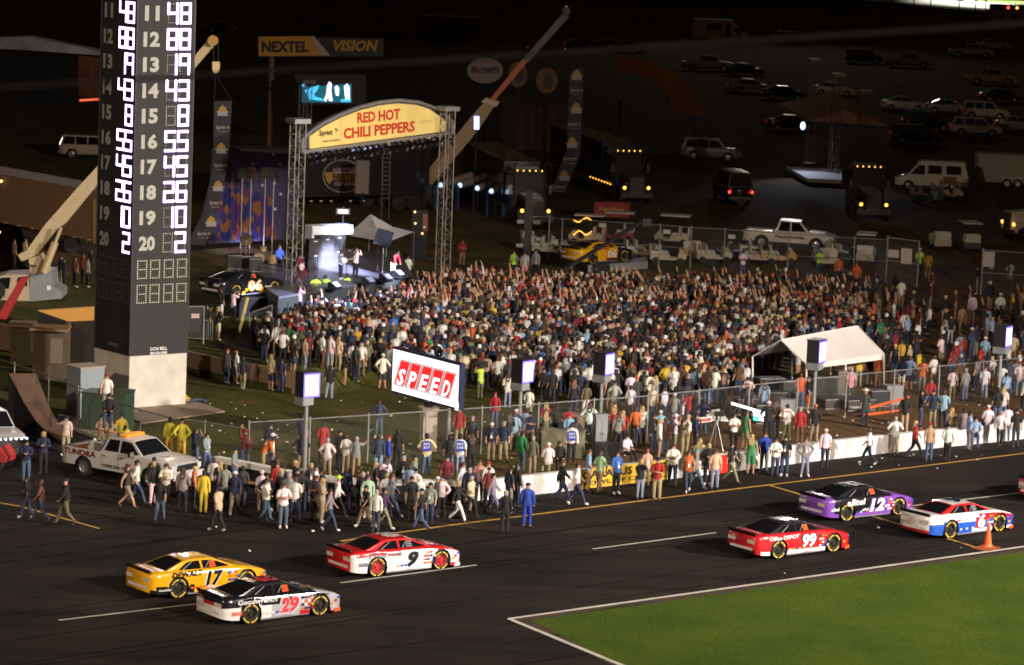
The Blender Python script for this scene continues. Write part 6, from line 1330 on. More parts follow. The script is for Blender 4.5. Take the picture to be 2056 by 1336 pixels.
pose('walk',**{**arm(1,(.24,-.12,1.15),(.24,-.16,.92),(.23,-.13,.83)),**arm(-1,(.23,.10,1.16),(.22,.26,.98),(.21,.31,.90)),'knr':(.10,.19,.54),'anr':(.10,.33,.12),'tor':(.11,.48,.09),'knl':(-.10,-.06,.50),'anl':(-.10,-.36,.17),'tol':(-.10,-.25,.04)})
pose('walk2',**{**arm(-1,(.24,-.10,1.15),(.24,-.10,.92),(.23,-.06,.83)),**arm(1,(.23,.08,1.16),(.20,.22,1.05),(.17,.26,1.05)),'knl':(-.10,.15,.53),'anl':(-.10,.22,.11),'tol':(-.11,.36,.06),'knr':(.10,-.02,.50),'anr':(.10,-.24,.13),'tor':(.10,-.10,.035)})
pose('up',**{**arm(1,(.25,.06,1.60),(.20,.12,1.86),(.18,.13,1.96)),**arm(-1,(.25,.06,1.60),(.20,.12,1.86),(.18,.13,1.96))})
pose('up1',**{**arm(1,(.24,.08,1.62),(.22,.16,1.88),(.21,.18,1.98))})
pose('photo',**{**arm(1,(.24,.17,1.34),(.10,.24,1.56),(.06,.22,1.63)),**arm(-1,(.24,.17,1.34),(.10,.24,1.56),(.06,.22,1.63))})
pose('point',**{**arm(1,(.28,.20,1.38),(.34,.44,1.44),(.36,.53,1.46))})
pose('bend',sp=(0,.10,1.08),ch=(0,.24,1.22),cl=(0,.32,1.30),nk=(0,.37,1.34),hd=(0,.43,1.41),ht=(0,.47,1.50),shr=(.17,.29,1.27),shl=(-.17,.29,1.27),**{**arm(1,(.2,.36,1.02),(.17,.46,.82),(.16,.48,.74)),**arm(-1,(.2,.36,1.02),(.17,.46,.82),(.16,.48,.74))})
sit={'pel':(0,0,.12),'sp':(0,-.02,.28),'ch':(0,-.03,.50),'cl':(0,-.01,.63),'nk':(0,0,.70),'hd':(0,.01,.80),'ht':(0,.01,.90)}
for s,n in((1,'r'),(-1,'l')): sit.update({'sh'+n:(s*.17,-.01,.60),'el'+n:(s*.23,.06,.34),'wr'+n:(s*.14,.27,.26),'ha'+n:(s*.10,.34,.25),'th'+n:(s*.07,.32,.28),'hp'+n:(s*.09,.04,.10),'kn'+n:(s*.13,.45,.10),'an'+n:(s*.13,.46,-.34),'to'+n:(s*.14,.60,-.38)})
POSE['sit']=sit
rec={'pel':(0,0,.11),'sp':(0,-.10,.22),'ch':(0,-.24,.38),'cl':(0,-.32,.47),'nk':(0,-.36,.52),'hd':(0,-.38,.62),'ht':(0,-.39,.72)}
for s,n in((1,'r'),(-1,'l')): rec.update({'sh'+n:(s*.17,-.30,.45),'el'+n:(s*.24,-.22,.22),'wr'+n:(s*.15,.0,.22),'ha'+n:(s*.10,.07,.24),'th'+n:(s*.08,.04,.27),'hp'+n:(s*.09,.05,.10),'kn'+n:(s*.13,.46,.20 if s>0 else .12),'an'+n:(s*.12,.88,.08),'to'+n:(s*.13,.92,.21)})
POSE['recline']=rec
POSE['lean'].pop('ann',None)
BONES=[('pel','sp'),('sp','ch'),('ch','cl'),('cl','nk'),('nk','hd'),('hd','ht')]
for n in 'rl': BONES+= [('cl','sh'+n),('sh'+n,'el'+n),('el'+n,'wr'+n),('wr'+n,'ha'+n),('wr'+n,'th'+n),('pel','hp'+n),('hp'+n,'kn'+n),('kn'+n,'an'+n),('an'+n,'to'+n)]
RAD=dict(pel=(.155,.11),sp=(.135,.10),ch=(.16,.11),cl=(.11,.085),nk=(.056,.056),hd=(.085,.10),ht=(.062,.072))
for n in 'rl': RAD.update({'sh'+n:(.066,.07),'el'+n:(.046,.046),'wr'+n:(.031,.031),'ha'+n:(.036,.020),'th'+n:(.014,.014),'hp'+n:(.10,.10),'kn'+n:(.066,.066),'an'+n:(.045,.045),'to'+n:(.045,.035)})
def region(b):
    a,c=b
    if c in('hd','ht'): return 'head'
    if a=='cl' and c=='nk': return 'neck'
    if c[:2]=='el': return 'uarm'
    if a[:2]=='el': return 'farm'
    if a[:2]=='wr': return 'hand'
    if c[:2]=='hp': return 'hip'
    if c[:2]=='kn': return 'thigh'
    if c[:2]=='an': return 'calf'
    if c[:2]=='to': return 'foot'
    if b==('pel','sp'): return 'waist'
    return 'torso'
def skinned(J,sub):
    bm=bmesh.new(); ly=bm.verts.layers.skin.verify(); vv={}
    for k,p in J.items():
        v=bm.verts.new(p); v[ly].radius=RAD[k]; v[ly].use_root=(k=='pel'); vv[k]=v
    for a,b in BONES: bm.edges.new((vv[a],vv[b]))
    me=bpy.data.meshes.new('s'); bm.to_mesh(me); bm.free(); o=bpy.data.objects.new('s',me); C.objects.link(o)
    m=o.modifiers.new('k','SKIN'); m.use_smooth_shade=True
    if sub: s=o.modifiers.new('b','SUBSURF'); s.levels=sub; s.render_levels=sub
    dg=bpy.context.evaluated_depsgraph_get(); dg.update(); ev=o.evaluated_get(dg); m2=bpy.data.meshes.new_from_object(ev)
    vs=np.array([v.co[:] for v in m2.vertices]); ns=np.array([v.normal[:] for v in m2.vertices]); fs=[tuple(p.vertices) for p in m2.polygons]
    bpy.data.objects.remove(o); bpy.data.meshes.remove(me); bpy.data.meshes.remove(m2)
    cen=np.array([vs[list(f)].mean(0) for f in fs]); pz_=J['pel'][2]; up_=pz_>.5
    best=np.full(len(fs),1e9); reg=np.zeros(len(fs),int); names=[]
    for i,b in enumerate(BONES):
        a,c=np.array(J[b[0]]),np.array(J[b[1]]); d=c-a; t=np.clip(((cen-a)@d)/(d@d),0,1); ra,rb=max(RAD[b[0]]),max(RAD[b[1]])
        q=np.linalg.norm(cen-(a+t[:,None]*d),axis=1)-(ra+(rb-ra)*t); u=q<best; best[u]=q[u]; reg[u]=i; names.append(region(b))
    rn=[names[i] for i in reg]
    if up_:
        for i,r in enumerate(rn):
            if r in('waist','hip','thigh') and abs(cen[i][0])<.19 and cen[i][2]>pz_-.10: rn[i]='waist' if cen[i][2]>pz_-.045 else 'hip'
    return vs,ns,fs,rn
SHIRT={'torso','waist','uarm'}; 
PARTS={'shirt':({'torso','uarm','waist'},.020),'long_sleeved_shirt':({'torso','uarm','farm','waist'},.020),'sleeveless_top':({'torso','waist'},.018),
 'trousers':({'hip','thigh','calf','waist','torso'},.010),'shorts':({'hip','thigh','waist','torso'},.012),'shoes':({'foot'},.010)}
PM={}
def get_pose(n):
    if n in PM: return PM[n]
    J=POSE[n]; vs,ns,fs,rg=skinned(J,1); d={}
    me=bpy.data.meshes.new('person'); me.from_pydata(vs.tolist(),[],fs); me.materials.append(SKIN); me.polygons.foreach_set('use_smooth',[True]*len(fs)); d['body']=me
    for nm,(rs,off_) in PARTS.items():
        ff=[f for f,r in zip(fs,rg) if r in rs]
        if nm=='shoes':
            for sd in(1,-1):
                f2=[f for f in ff if vs[list(f)].mean(0)[0]*sd>0]; d['shoe%d'%sd]=shell('shoe',vs,ns,f2,off_)
        else: d[nm]=shell(nm,vs,ns,ff,off_)
    hd=V(J['hd']); ax=(V(J['ht'])-hd).normalized(); q=V((0,0,1)).rotation_difference(ax)
    def place(mb): mb.v=[tuple(hd+q@V(p)) for p in mb.v]; return mb
    mb=MB(); mb.ell((0,-.018,.045),(.098,.112,.105),8,4,z0=-.25); mb.ell((0,-.06,.0),(.085,.07,.10),8,3,z0=-.8,z1=.4); d['hair']=place(mb).mesh('hair',HAIR,smooth=True)
    mb=MB(); mb.ell((0,-.018,.045),(.102,.118,.108),8,4,z0=-.25); mb.slab([(-.095,-.02,.10),(.095,-.02,.10),(.105,-.10,-.20),(.07,-.13,-.30),(-.07,-.13,-.30),(-.105,-.10,-.20)],(0,-.045,0)); d['long_hair']=place(mb).mesh('long_hair',HAIR,smooth=False)
    mb=MB(); mb.ell((0,-.005,.055),(.103,.118,.10),8,4,z0=0); mb.slab([(-.075,.09,.06),(.075,.09,.06),(.06,.19,.045),(-.06,.19,.045)],(0,0,.012)); d['cap']=place(mb).mesh('cap',CLOTH)
    mb=MB(); mb.ell((0,0,.07),(.095,.11,.12),8,4,z0=0); mb.lathe([(.09,.075),(.21,.10),(.21,.09),(.09,.065)],n=12); d['brimmed_hat']=place(mb).mesh('brimmed_hat',CLOTH)
    PM[n]=d; return d
def shell(nm,vs,ns,ff,off_):
    idx=sorted({i for f in ff for i in f}); mp={i:k for k,i in enumerate(idx)}
    me=bpy.data.meshes.new(nm); me.from_pydata((vs[idx]+ns[idx]*off_).tolist(),[],[tuple(mp[i] for i in f) for f in ff]); me.materials.append(CLOTH); me.polygons.foreach_set('use_smooth',[True]*len(ff)); return me
CL=dict(white=(.70,.68,.66),cream=(.58,.50,.32),yellow=(.62,.44,.04),gold=(.60,.35,.04),lime=(.45,.75,.06),orange=(.55,.12,.03),red=(.34,.02,.02),maroon=(.16,.02,.03),pink=(.65,.30,.33),peach=(.62,.38,.26),
 brown=(.13,.06,.03),tan=(.36,.27,.17),khaki=(.27,.22,.14),olive=(.12,.12,.06),green=(.04,.22,.09),mint=(.30,.48,.30),teal=(.05,.30,.32),sky=(.24,.38,.55),blue=(.04,.14,.42),royal=(.02,.06,.40),denim=(.035,.05,.10),jeans=(.075,.115,.21),
 paleblue=(.22,.28,.38),navy=(.012,.018,.05),black=(.012,.012,.014),charcoal=(.04,.04,.045),grey=(.22,.22,.23),pale=(.40,.40,.40),purple=(.06,.02,.08),skin=(.4,.2,.12),dark=(.03,.025,.025))
HC_=dict(br=(.06,.03,.015),bk=(.012,.010,.010),bl=(.40,.28,.12),gr=(.3,.28,.26),rd=(.2,.07,.03))
HN=dict(br='brown',bk='black',bl='blond',gr='grey',rd='auburn')
PT={'jeans':'blue jeans','khaki':'khaki trousers','black':'black trousers','navy':'navy trousers','white':'white trousers','grey':'grey trousers','tan':'tan trousers','cream':'cream trousers','charcoal':'charcoal trousers','denim':'dark jeans','paleblue':'pale jeans','brown':'brown trousers','olive':'olive trousers','yellow':'yellow overalls','royal':'blue racing overalls'}
NICE={'paleblue':'pale blue','sky':'light blue','royal':'bright blue','charcoal':'charcoal','denim':'denim','lime':'lime','dark':'dark','pale':'pale grey'}
LM=[('the scoring tower',310,800),('the white service pickup',250,960),('the first lamp post from the left',611,940),('the lit video board',858,880),('the olive cabinet',1130,900),('the yellow wall banner',1250,970),('the red wall panel',1450,950),('the white canopy',1640,770),
 ('the orange ladder',1780,835),('the far right lamp post',2003,820),('the left truss tower',588,615),('the right truss tower',890,560),('the yellow display car',1230,560),('the gate notices',1810,570),('the grey cabinet',1203,880),('the second lamp post',1041,890),('the work light',1530,860),('the tan retaining wall',470,770),
 ('the stage front',720,600),('the white sponsor pickup',1600,520),('the crowd barrier',1125,590),('the fourth lamp post',1632,840)]
PEOPLE=[]
mb=MB(); mb.box((0,.150,1.13),(.085,.012,.12)); mb.path([(-.07,.05,1.47),(0,.148,1.19),(.07,.05,1.47)],.006,n=4); BADGE=mb.mesh('badge',white)
def person(px,py,shirt,pants,hair,pose_='stand',dr='B',z=None,zone='',extra='',sc=None,label=None,g=None):
    if g is None: g=(G(px,py) if (py<880 or px<200) and z is None else P(px,py,z or 0))
    if z is None and py>=880: g=P(px,py)
    rs=random.Random(int(px*7+py*131)); d=get_pose(pose_)
    if isinstance(dr,str):
        rz={'B':0,'F':PI,'L':PI/2,'R':-PI/2,'BL':PI/4,'BR':-PI/4,'FL':PI*.75,'FR':-PI*.75}.get(dr)
        if dr=='S':
            t_=V((-14,206,0))-g; rz=math.atan2(t_.y,t_.x)-PI/2
        rz+=rs.uniform(-.25,.25)
    else: rz=dr
    o=link('person',d['body'],None,(0,0,0)); o.location=g; s_=sc or rs.uniform(.94,1.05); o.rotation_euler=(0,0,rz); wd=rs.uniform(.92,1.08); o.scale=(s_*wd,s_*wd,s_)
    sk=rs.choice([(.42,.22,.14),(.46,.25,.16),(.38,.20,.12),(.40,.21,.14)]) if rs.random()<.92 else (.10,.05,.03); o.color=(*sk,1)
    sc_,_,long_=shirt.partition('.'); pc,_,sh_=pants.partition('.')
    v=lambda c:tuple(min(.85,x*rs.uniform(.85,1.12)) for x in CL[c])
    sp_={'L':'long_sleeved_shirt','T':'sleeveless_top'}.get(long_,'shirt'); link(sp_,d[sp_],o,v(sc_)); link('shorts' if sh_=='s' else 'trousers',d['shorts' if sh_=='s' else 'trousers'],o,v(pc))
    shoe=rs.choice([(.6,.58,.55),(.03,.03,.03),(.05,.03,.02)]); 
    for k in(1,-1): link('shoe',d['shoe%d'%k],o,shoe)
    if hair.startswith('cap:') or hair.startswith('hat:'):
        link('cap' if hair[0]=='c' else 'brimmed_hat',d['cap' if hair[0]=='c' else 'brimmed_hat'],o,v(hair[4:])); link('hair',d['hair'],o,HC_['br']) if hair[0]=='x' else None
        hl=NICE.get(hair[4:],hair[4:])+(' cap' if hair[0]=='c' else ' wide-brimmed hat')
    else:
        lg=hair.endswith('l'); hk=hair[:2]; link('long_hair' if lg else 'hair',d['long_hair' if lg else 'hair'],o,HC_[hk]); hl=('long ' if lg else '')+HN[hk]+' hair'
    sn=NICE.get(sc_,sc_)+{'L':' long-sleeved top','T':' sleeveless top'}.get(long_,' shirt')
    pn=(NICE.get(pc,pc)+' shorts') if sh_=='s' else PT.get(pc,NICE.get(pc,pc)+' trousers')
    if dr in('F','FL','FR') and pose_ in('stand','walk','walk2','hips') and py>880 and rs.random()<.7: link('badge',BADGE,o)
    PEOPLE.append(dict(o=o,px=px,py=py,sn=sn,pn=pn,hl=hl,pose=pose_,dr=dr,zone=zone,label=label)); return o
def rows_(txt,zone,**kw):
    for ln in txt.strip().split(';'):
        a=ln.split()
        if len(a)<5: continue
        z=None; ps='stand'; dr='B'
        for q in a[5:]:
            if q in POSE: ps=q
            elif q.startswith('z'): z=float(q[1:])
            else: dr=q
        person(float(a[0]),float(a[1]),a[2],a[3],a[4],ps,dr,z,zone,**kw)
rows_("""52 967 navy.L jeans bk cross F;86 953 navy.L black bl cross F;54 1042 black denim bk walk2 L;81 1050 brown denim br walk L;131 1056 black.L olive cap:black walk L;
132 915 cream tan bk point F;204 916 tan tan bk cross F;222 918 khaki khaki br cross F;243 910 yellow.L yellow bk stand F;250 922 yellow.L yellow bk bend F;
340 922 yellow.L yellow bk stand B;364 926 yellow.L yellow cap:black hips B;391 938 navy jeans bk photo BR;414 950 paleblue.L jeans bk walk2 FR;
255 1022 dark.T khaki.s brl walk R;274 1014 white jeans bk walk R;308 1000 black black bk stand B;307 1016 black.L white bll stand FR;332 1018 white.L black brl cross F;320 1050 black jeans bk walk B;389 1020 orange.T black cap:yellow stand R;408 1032 yellow.L yellow bk stand B;428 1002 white black br stand B;441 1008 black jeans bll stand B;437 1068 cream black bk walk2 BL""",'on the road near the pickup')
rows_("""491 944 maroon.L jeans cap:red up1 F;527 952 orange khaki bk bend R;545 949 white jeans cap:white stand R;524 1030 white khaki cap:white stand F;534 1036 navy.L black bk hips F;568 1061 white jeans br cross F;567 1026 charcoal black bk stand F;554 1018 red black br stand FR;
595 1030 black black bk stand F;605 1028 black.L navy brl stand B;645 1030 black.L black bk walk L;661 1068 grey denim bk walk R;677 1042 white.L black hat:lime walk R;694 1020 navy.L navy br stand B;737 1040 mint.L khaki brl stand F;733 1060 black khaki bk walk FL;754 1070 white.L denim gr stand F;770 1064 purple.L khaki bk walk R;
785 1040 grey.L jeans brl walk R;820 1018 sky khaki br stand B;845 1066 black jeans cap:black walk L;862 1054 grey denim bk stand F;885 1040 white.L black bk hips F;918 1050 black.L white bll walk R;944 1040 cream black gr walk2 FR""",'on pit road')
rows_("""656 962 white khaki gr hips B z.4;693 952 white khaki br stand B;681 950 charcoal navy cap:navy stand B;714 958 grey khaki.s gr point B;758 958 denim.L paleblue br stand B z.8;778 958 royal.L jeans cap:red stand R;797 944 black black bk stand B;855 956 cream jeans bk hips B z.8;
922 956 white paleblue bk stand B z.8;901 955 black jeans bk stand B z.3;647 932 red black bk stand B;605 915 navy khaki bk stand B;604 950 navy khaki bk hips B;920 900 red khaki cap:red stand B;946 918 charcoal charcoal cap:grey stand B;945 950 black black brl photo B;
543 895 navy.L white bk sit F z.3;760 880 denim.L jeans br hips F;487 786 black.L khaki bk walk2 B;661 803 black paleblue bk lean B;690 776 black khaki.s bk cross BR;713 768 charcoal denim bk stand BR;767 783 white charcoal.s cap:white hips B;963 802 lime olive bk photo BL""",'behind the left pit wall')
rows_("""985 928 navy khaki cap:white stand F;1009 928 navy khaki cap:tan lean F;1034 903 navy khaki cap:white cross F;1063 901 navy khaki bk cross F;992 860 red jeans cap:red stand B;1068 954 olive.L khaki gr stand B;1046 948 green.L jeans bk stand BR;1100 934 white khaki cap:white sit B z.84;1123 932 black.L black brl sit F z.7;1146 932 white.L black bk stand F;
961 1012 pink charcoal br stand F;978 1016 white.L black cap:red stand F;988 1034 grey.L paleblue bk walk R;1021 1022 navy khaki bk stand BR;1035 1020 black.L navy bk stand BR;1013 1072 black.L black gr stand B;1057 1058 royal.L royal cap:navy stand B;1127 1010 black.L denim brl walk R;1157 1016 white denim bk walk R;
1180 988 sky khaki br lean R;1203 990 mint khaki br walk2 FL;1236 993 blue black bk stand FR;1284 1004 black.L paleblue bll photo F;1297 980 peach khaki rd stand F;1318 1006 red tan cap:black cross F;1349 976 white.L navy brl cross F;1380 990 orange.T denim brl walk F;1395 985 grey jeans cap:teal walk R;1420 975 black.L black bll cross F;1434 984 cream paleblue brl stand F;1466 972 black khaki bk walk R""",'on pit road')
rows_("""1506 955 green.T green.s bll stand B;1533 949 royal grey br stand F;1555 957 white.L denim bk cross F;1574 957 black denim bk stand F;1615 958 grey.L paleblue br hips F;1655 939 white navy cap:white stand F;1743 934 white navy br walk L;1795 912 white khaki gr hips B;1835 920 red black bl walk R;1864 928 tan jeans cap:red stand F;1901 926 white black bk walk2 F;1944 905 sky grey bk stand R;2006 900 white black gr walk F;2038 900 black charcoal bk stand F;2020 888 white jeans bk stand B;1472 905 white black br cross F""",'on pit road')
rows_("""1495 905 green.T khaki.s br stand BR z.8;1578 884 white olive bk hips B;1604 892 red.L brown gr stand B;1634 892 black khaki cap:orange lean B z.8;1555 880 brown denim brl stand B;1815 868 black tan bk stand B z.8;1847 858 black jeans bk cross R;1871 862 navy khaki cap:navy hips B z.4;1892 860 sky navy br cross B z.3;1910 858 tan denim bll sit B z.8;1958 878 sky jeans bk sit F z.84;1983 855 white denim cap:white sit B z.84;1935 862 grey jeans bk sit B z.8;2000 852 black jeans bk stand B;2012 850 white jeans bll stand B;
1248 900 red navy bl stand B;1273 898 orange paleblue br stand B;1258 913 white black cap:black sit FR z.5;1310 912 black.L denim brl stand FR;1322 922 white.L khaki bll stand R;1334 915 brown jeans brl stand B;1353 912 white khaki hat:white photo R;1378 912 white khaki cap:tan stand R;1395 910 navy.L black bk stand R;1368 920 olive.L khaki bk photo R;1404 925 cream khaki bll sit B z.8;1418 930 grey olive bk sit B z.8""",'behind the right pit wall')
rows_("""1735 858 charcoal denim hat:white stand B;1706 812 pink charcoal gr stand B;1700 780 tan denim br stand B;1722 778 yellow khaki br stand B;1745 775 charcoal khaki cap:white stand B;1762 780 orange khaki.s br stand B;1809 786 navy white.s bk stand B;1824 785 sky charcoal.s br stand B;1794 762 black.T jeans cap:yellow stand B;1872 784 white khaki br cross BL;1911 806 white khaki.s bk stand B;1936 806 grey jeans gr stand BL;1975 802 white paleblue cap:maroon stand B;2010 798 white jeans bk stand B;2025 797 denim jeans br stand BL;2045 798 white paleblue cap:red stand B;
1532 840 sky jeans brl stand B;1605 820 orange jeans br stand B;1620 830 black orange.s br stand R;1850 790 orange khaki br stand B;1868 800 red jeans brl sit F z.5;1018 822 white paleblue brl stand B;1060 850 white khaki br stand B;1010 776 white cream.s brl stand BL;1040 780 pale brown br stand B;1232 838 pale khaki.s cap:black hips B;1264 845 white charcoal br stand B;1308 850 cream.T denim gr stand B;1332 848 white.L denim br stand BL;
1360 840 black jeans bk stand B;1375 836 charcoal white bk stand B;1412 800 tan navy bl stand B;1432 812 white jeans br stand B;1418 812 brown paleblue brl stand B;1490 560 white jeans bk cross F;1643 556 lime jeans cap:green cross F;1682 572 orange denim br stand F;1718 586 orange navy cap:maroon stand B;1845 556 lime navy cap:white stand B;1862 560 yellow khaki bk stand B;1961 592 black khaki bk stand L;1988 570 white denim bk stand L;2026 578 white khaki.s br stand B;1986 626 navy.L khaki cap:white stand BL;2006 652 white black cap:white stand B;2037 665 black.L black bk stand B;
1930 672 tan khaki.s br stand B;1950 652 white.L khaki bk stand B;1906 694 black white brl stand F;1814 688 white black bk stand B;1844 682 maroon cream br stand L;1808 620 white khaki br stand B;1730 650 orange khaki br hips B;1604 665 white khaki cap:white stand B;1485 690 green khaki br hips BL;1870 600 maroon black brl stand L;1958 716 navy khaki br stand BL;1896 652 black.L tan cap:white stand B;1840 712 white black bk stand BL;1887 738 white khaki.s br cross BL;1925 735 grey red.s br stand B;1932 735 red jeans brl stand BL;1975 742 sky jeans cap:white stand B;2032 735 cream khaki br stand B""",'among the spectators at the right')
rows_("""442 645 black white.s brl stand BR;468 648 white black bk photo BR;412 722 black denim bk stand BR;436 724 black cream.s bll cross BR;456 730 grey jeans cap:red stand BR;474 730 white paleblue.s rdl stand BR;508 740 black charcoal bk lean BR;530 742 charcoal black.s brl stand BR;545 744 cream denim.s bll stand BR;565 748 navy denim bk stand BR;588 750 black denim.s brl stand BR;610 748 tan grey br stand BR;645 740 white brown bk stand BR;662 742 white white cap:navy stand BR;678 748 cream khaki bll stand BR;
372 720 white charcoal bk stand BR;600 640 pink jeans brl photo BR;632 618 lime black bk hips B;652 616 lime black bk photo B;695 612 lime black bk stand BL;818 570 white khaki br stand BL;927 536 red khaki br cross F;1030 560 lime black br stand F;1052 562 pale pink brl stand F;1074 562 grey black br stand F""",'in the crowd')
rs=random.Random(21)
for _ in range(34):
    x=rs.uniform(500,1000); y=1015+rs.uniform(-8,42)-(x-500)*.02
    person(x,y,rs.choice(['black','navy','charcoal','white','grey','black.L','navy.L','maroon','tan','white.L']),rs.choice(['denim','black','jeans','khaki','navy']),rs.choice(['br','bk','cap:white','cap:black','brl','bll','cap:navy','gr']),rs.choice(['stand','walk','walk2','cross','lean','stand']),rs.choice('FBLR'),zone='')
for x,y in ((366,1030),(450,1022),(470,1034),(486,1018),(470,980)):
    person(x,y,rs.choice(['black','navy','white','grey','red','charcoal']),rs.choice(['denim','black','jeans','khaki']),rs.choice(['br','bk','cap:white','brl','cap:black']),rs.choice(['stand','walk','cross','lean']),rs.choice('FBR'),zone='')
for _ in range(22):
    x=rs.uniform(1010,1560); y=930-(x-1010)*.085+rs.uniform(-45,0)
    person(x,y,rs.choice(['black','navy','white','grey','red','charcoal','sky','olive']),rs.choice(['denim','black','jeans','khaki']),rs.choice(['br','bk','cap:white','cap:red','brl','bll']),rs.choice(['stand','hips','cross','lean']),'B',zone='')
# stage performers, tower sitters
for a in [(683,562,'white.L','black','brl','point','FR','long haired performer in bright white top at centre stage'),(713,560,'white.T','black','brl','photo','FR','performer in sleeveless white top singing into a microphone'),(788,556,'red.L','white','br','bend','FR','crouching guitarist in red jacket and white trousers at stage right'),
          (600,572,'maroon','maroon','br','walk2','FR','bass player in dark red behind the left truss tower')]:
    person(a[0],a[1],a[2],a[3],a[4],a[5],a[6],g=D(a[0],a[1]),label=a[7])
g=D(560,545); g.z+=.5; person(560,545,'blue.L','black','br','sit','FR',g=g,label='seated drummer lit blue at the left of the stage')
person(212,868,'black.L','denim','bk','sit','F',z=1.85,g=P(219,836,1.95) ,label='man in black jacket sitting on the green transformer box')
person(215,790,'white','grey','cap:red','stand','F',g=P(213,828,1.75),label='man in white shirt and red cap standing behind the seated man')
person(385,812,'yellow','denim','br','recline',R(-70),g=P(378,810),label='person in yellow shirt reclining on the slab beside the tower base')
for x,y,c_ in ((28,560,'brown'),(50,556,'tan'),(100,600,'black'),(122,592,'black'),(128,600,'navy'),(150,598,'brown'),(175,598,'grey'),(166,590,'maroon'),(182,585,'black')):
    person(x,y-20,c_,'khaki' if x in(122,) else 'black','bk','stand','BR',z=None,zone='behind the crane truck at the left')
# guitar, cameras, bibs
t=T('guitar','white lit electric guitar held by the long haired performer','guitar',D(683,562)+V((.2,-.25,1.1))); mb=MB(); mb.ell((0,0,0),(.2,.05,.16),10,5); ob('guitar_body',mb,white,t); mb=MB(); mb.tube((.1,0,.02),(.75,-.1,.22),.03,n=5); ob('neck',mb,mat('maple',(.5,.3,.15),.4),t)
t=T('electric_bass','white bass guitar slung low behind the left truss tower','guitar',D(600,572)+V((.15,-.3,1.0))); mb=MB(); mb.ell((0,0,0),(.16,.05,.2),10,5); ob('bass_body',mb,white,t); mb=MB(); mb.tube((.05,0,.1),(.35,-.1,-.6),.035,n=5); ob('neck',mb,red,t)
g=G(963,802); t=T('video_camera','shoulder video camera held by the lime vested operator','camera',g+V((0,.15,1.62))); mb=MB(); mb.box((.1,0,.05),(.5,.22,.26)); ob('camera_body',mb,black,t); mb=MB(); mb.tube((-.15,0,.05),(-.35,0,.05),.06,n=8); ob('lens',mb,dark,t)
def bib(px,py,lines,z,c1,c2,lb):
    g=P(px,py,z); t=T('photo_bib',lb,'bib',g+V((0,-.19,0))); mb=MB(); mb.slab([(-.17,0,1.05),(.17,0,1.05),(.17,0,1.42),(.08,.02,1.47),(-.08,.02,1.47),(-.17,0,1.42)],(0,.02,0)); ob('cloth',mb,mat('bib_'+c1,CL[c1],.8),t)
    for i,s in enumerate(lines): text('lettering',s,t,mat('bib_'+c2,CL[c2],.8),lambda u,v:(u,-.004,v),.26,.10,0,1.34-i*.14,bold=.04)
bib(855,956,['PHOTO','217'],.8,'royal','white','blue photographer bib 217 on the man left of the fence pole'); bib(922,956,['PHOTO','110'],.8,'royal','white','blue photographer bib 110 on the man in white')
bib(1146,932,['PHOTO','231'],0,'royal','white','blue photographer bib 231 on the man before the olive cabinet'); bib(1378,912,['PHOTO'],0,'white','royal','white photographer bib beside the white wide-brimmed hat'); bib(1578,884,['PHOTO'],0,'white','red','white photographer bib with red lettering left of the fourth lamp post')
# ---------------- crowd
TOPS=['white']*13+['black']*18+['navy']*9+['grey']*6+['charcoal']*8+['red']*3+['orange']*3+['cream']*4+['sky']*2+['blue']*2+['maroon']*5+['yellow']+['brown']*7+['pale']*4+['olive']*3+['green','pink','tan','tan','tan','denim','denim','peach','gold']
TBACK=['black']*12+['navy']*6+['charcoal']*6+['brown']*8+['maroon']*5+['grey']*4+['tan']*5+['skin']*6+['peach']*3+['pale']*4+['red']*2+['denim']*3+['white']*4+['olive']*3+['orange']  # duller tops for rear rows; the light's fall-off put into colour
BOTS=['jeans']*5+['denim']*9+['khaki']*4+['black']*8+['khaki.s']*4+['charcoal']*2+['white.s','paleblue']
def hairc(rs):
    r=rs.random()
    if r<.20: return 'cap:'+rs.choice(['white','white','red','navy','black','tan','orange','grey','navy','maroon'])
    if r<.55: return rs.choice(['br','bk','br','gr','rd','bl'])
    if r<.72: return rs.choice(['brl','bll','brl','rdl'])
    return rs.choice(['br','bk'])
# density field over photo pixels of the FEET
def inside(x,y,poly):
    c=False; n=len(poly); j=n-1
    for i in range(n):
        if (poly[i][1]>y)!=(poly[j][1]>y) and x<(poly[j][0]-poly[i][0])*(y-poly[i][1])/(poly[j][1]-poly[i][1])+poly[i][0]: c=not c
        j=i
    return c
dense=[(560,690),(600,662),(700,652),(790,634),(850,606),(960,594),(1100,604),(1300,600),(1560,598),(1740,622),(1745,690),(1560,730),(1500,800),(1300,800),(1100,800),(1000,770),(930,775),(780,765),(650,745),(560,720),(520,700)]
mid_=[(1560,590),(1800,610),(1840,700),(1700,720),(1500,800),(1300,830),(1180,850),(1080,810),(930,770),(780,772),(620,752),(530,735),(520,690)]
loose=[(1650,600),(2056,640),(2080,830),(1830,790),(1790,740),(1500,830),(1300,845)]
rs=random.Random(11); pts=[]; grid={}
def tryadd(p,mind):
    k=(int(p.x//1),int(p.y//1))
    for i in(-1,0,1):
        for j in(-1,0,1):
            for q in grid.get((k[0]+i,k[1]+j),()):
                if (q.x-p.x)**2+(q.y-p.y)**2<mind*mind: return False
    grid.setdefault(k,[]).append(p); return True
for q in PEOPLE: tryadd(q['o'].location,.01)
x0,x1,y0,y1=-60,60,140,235
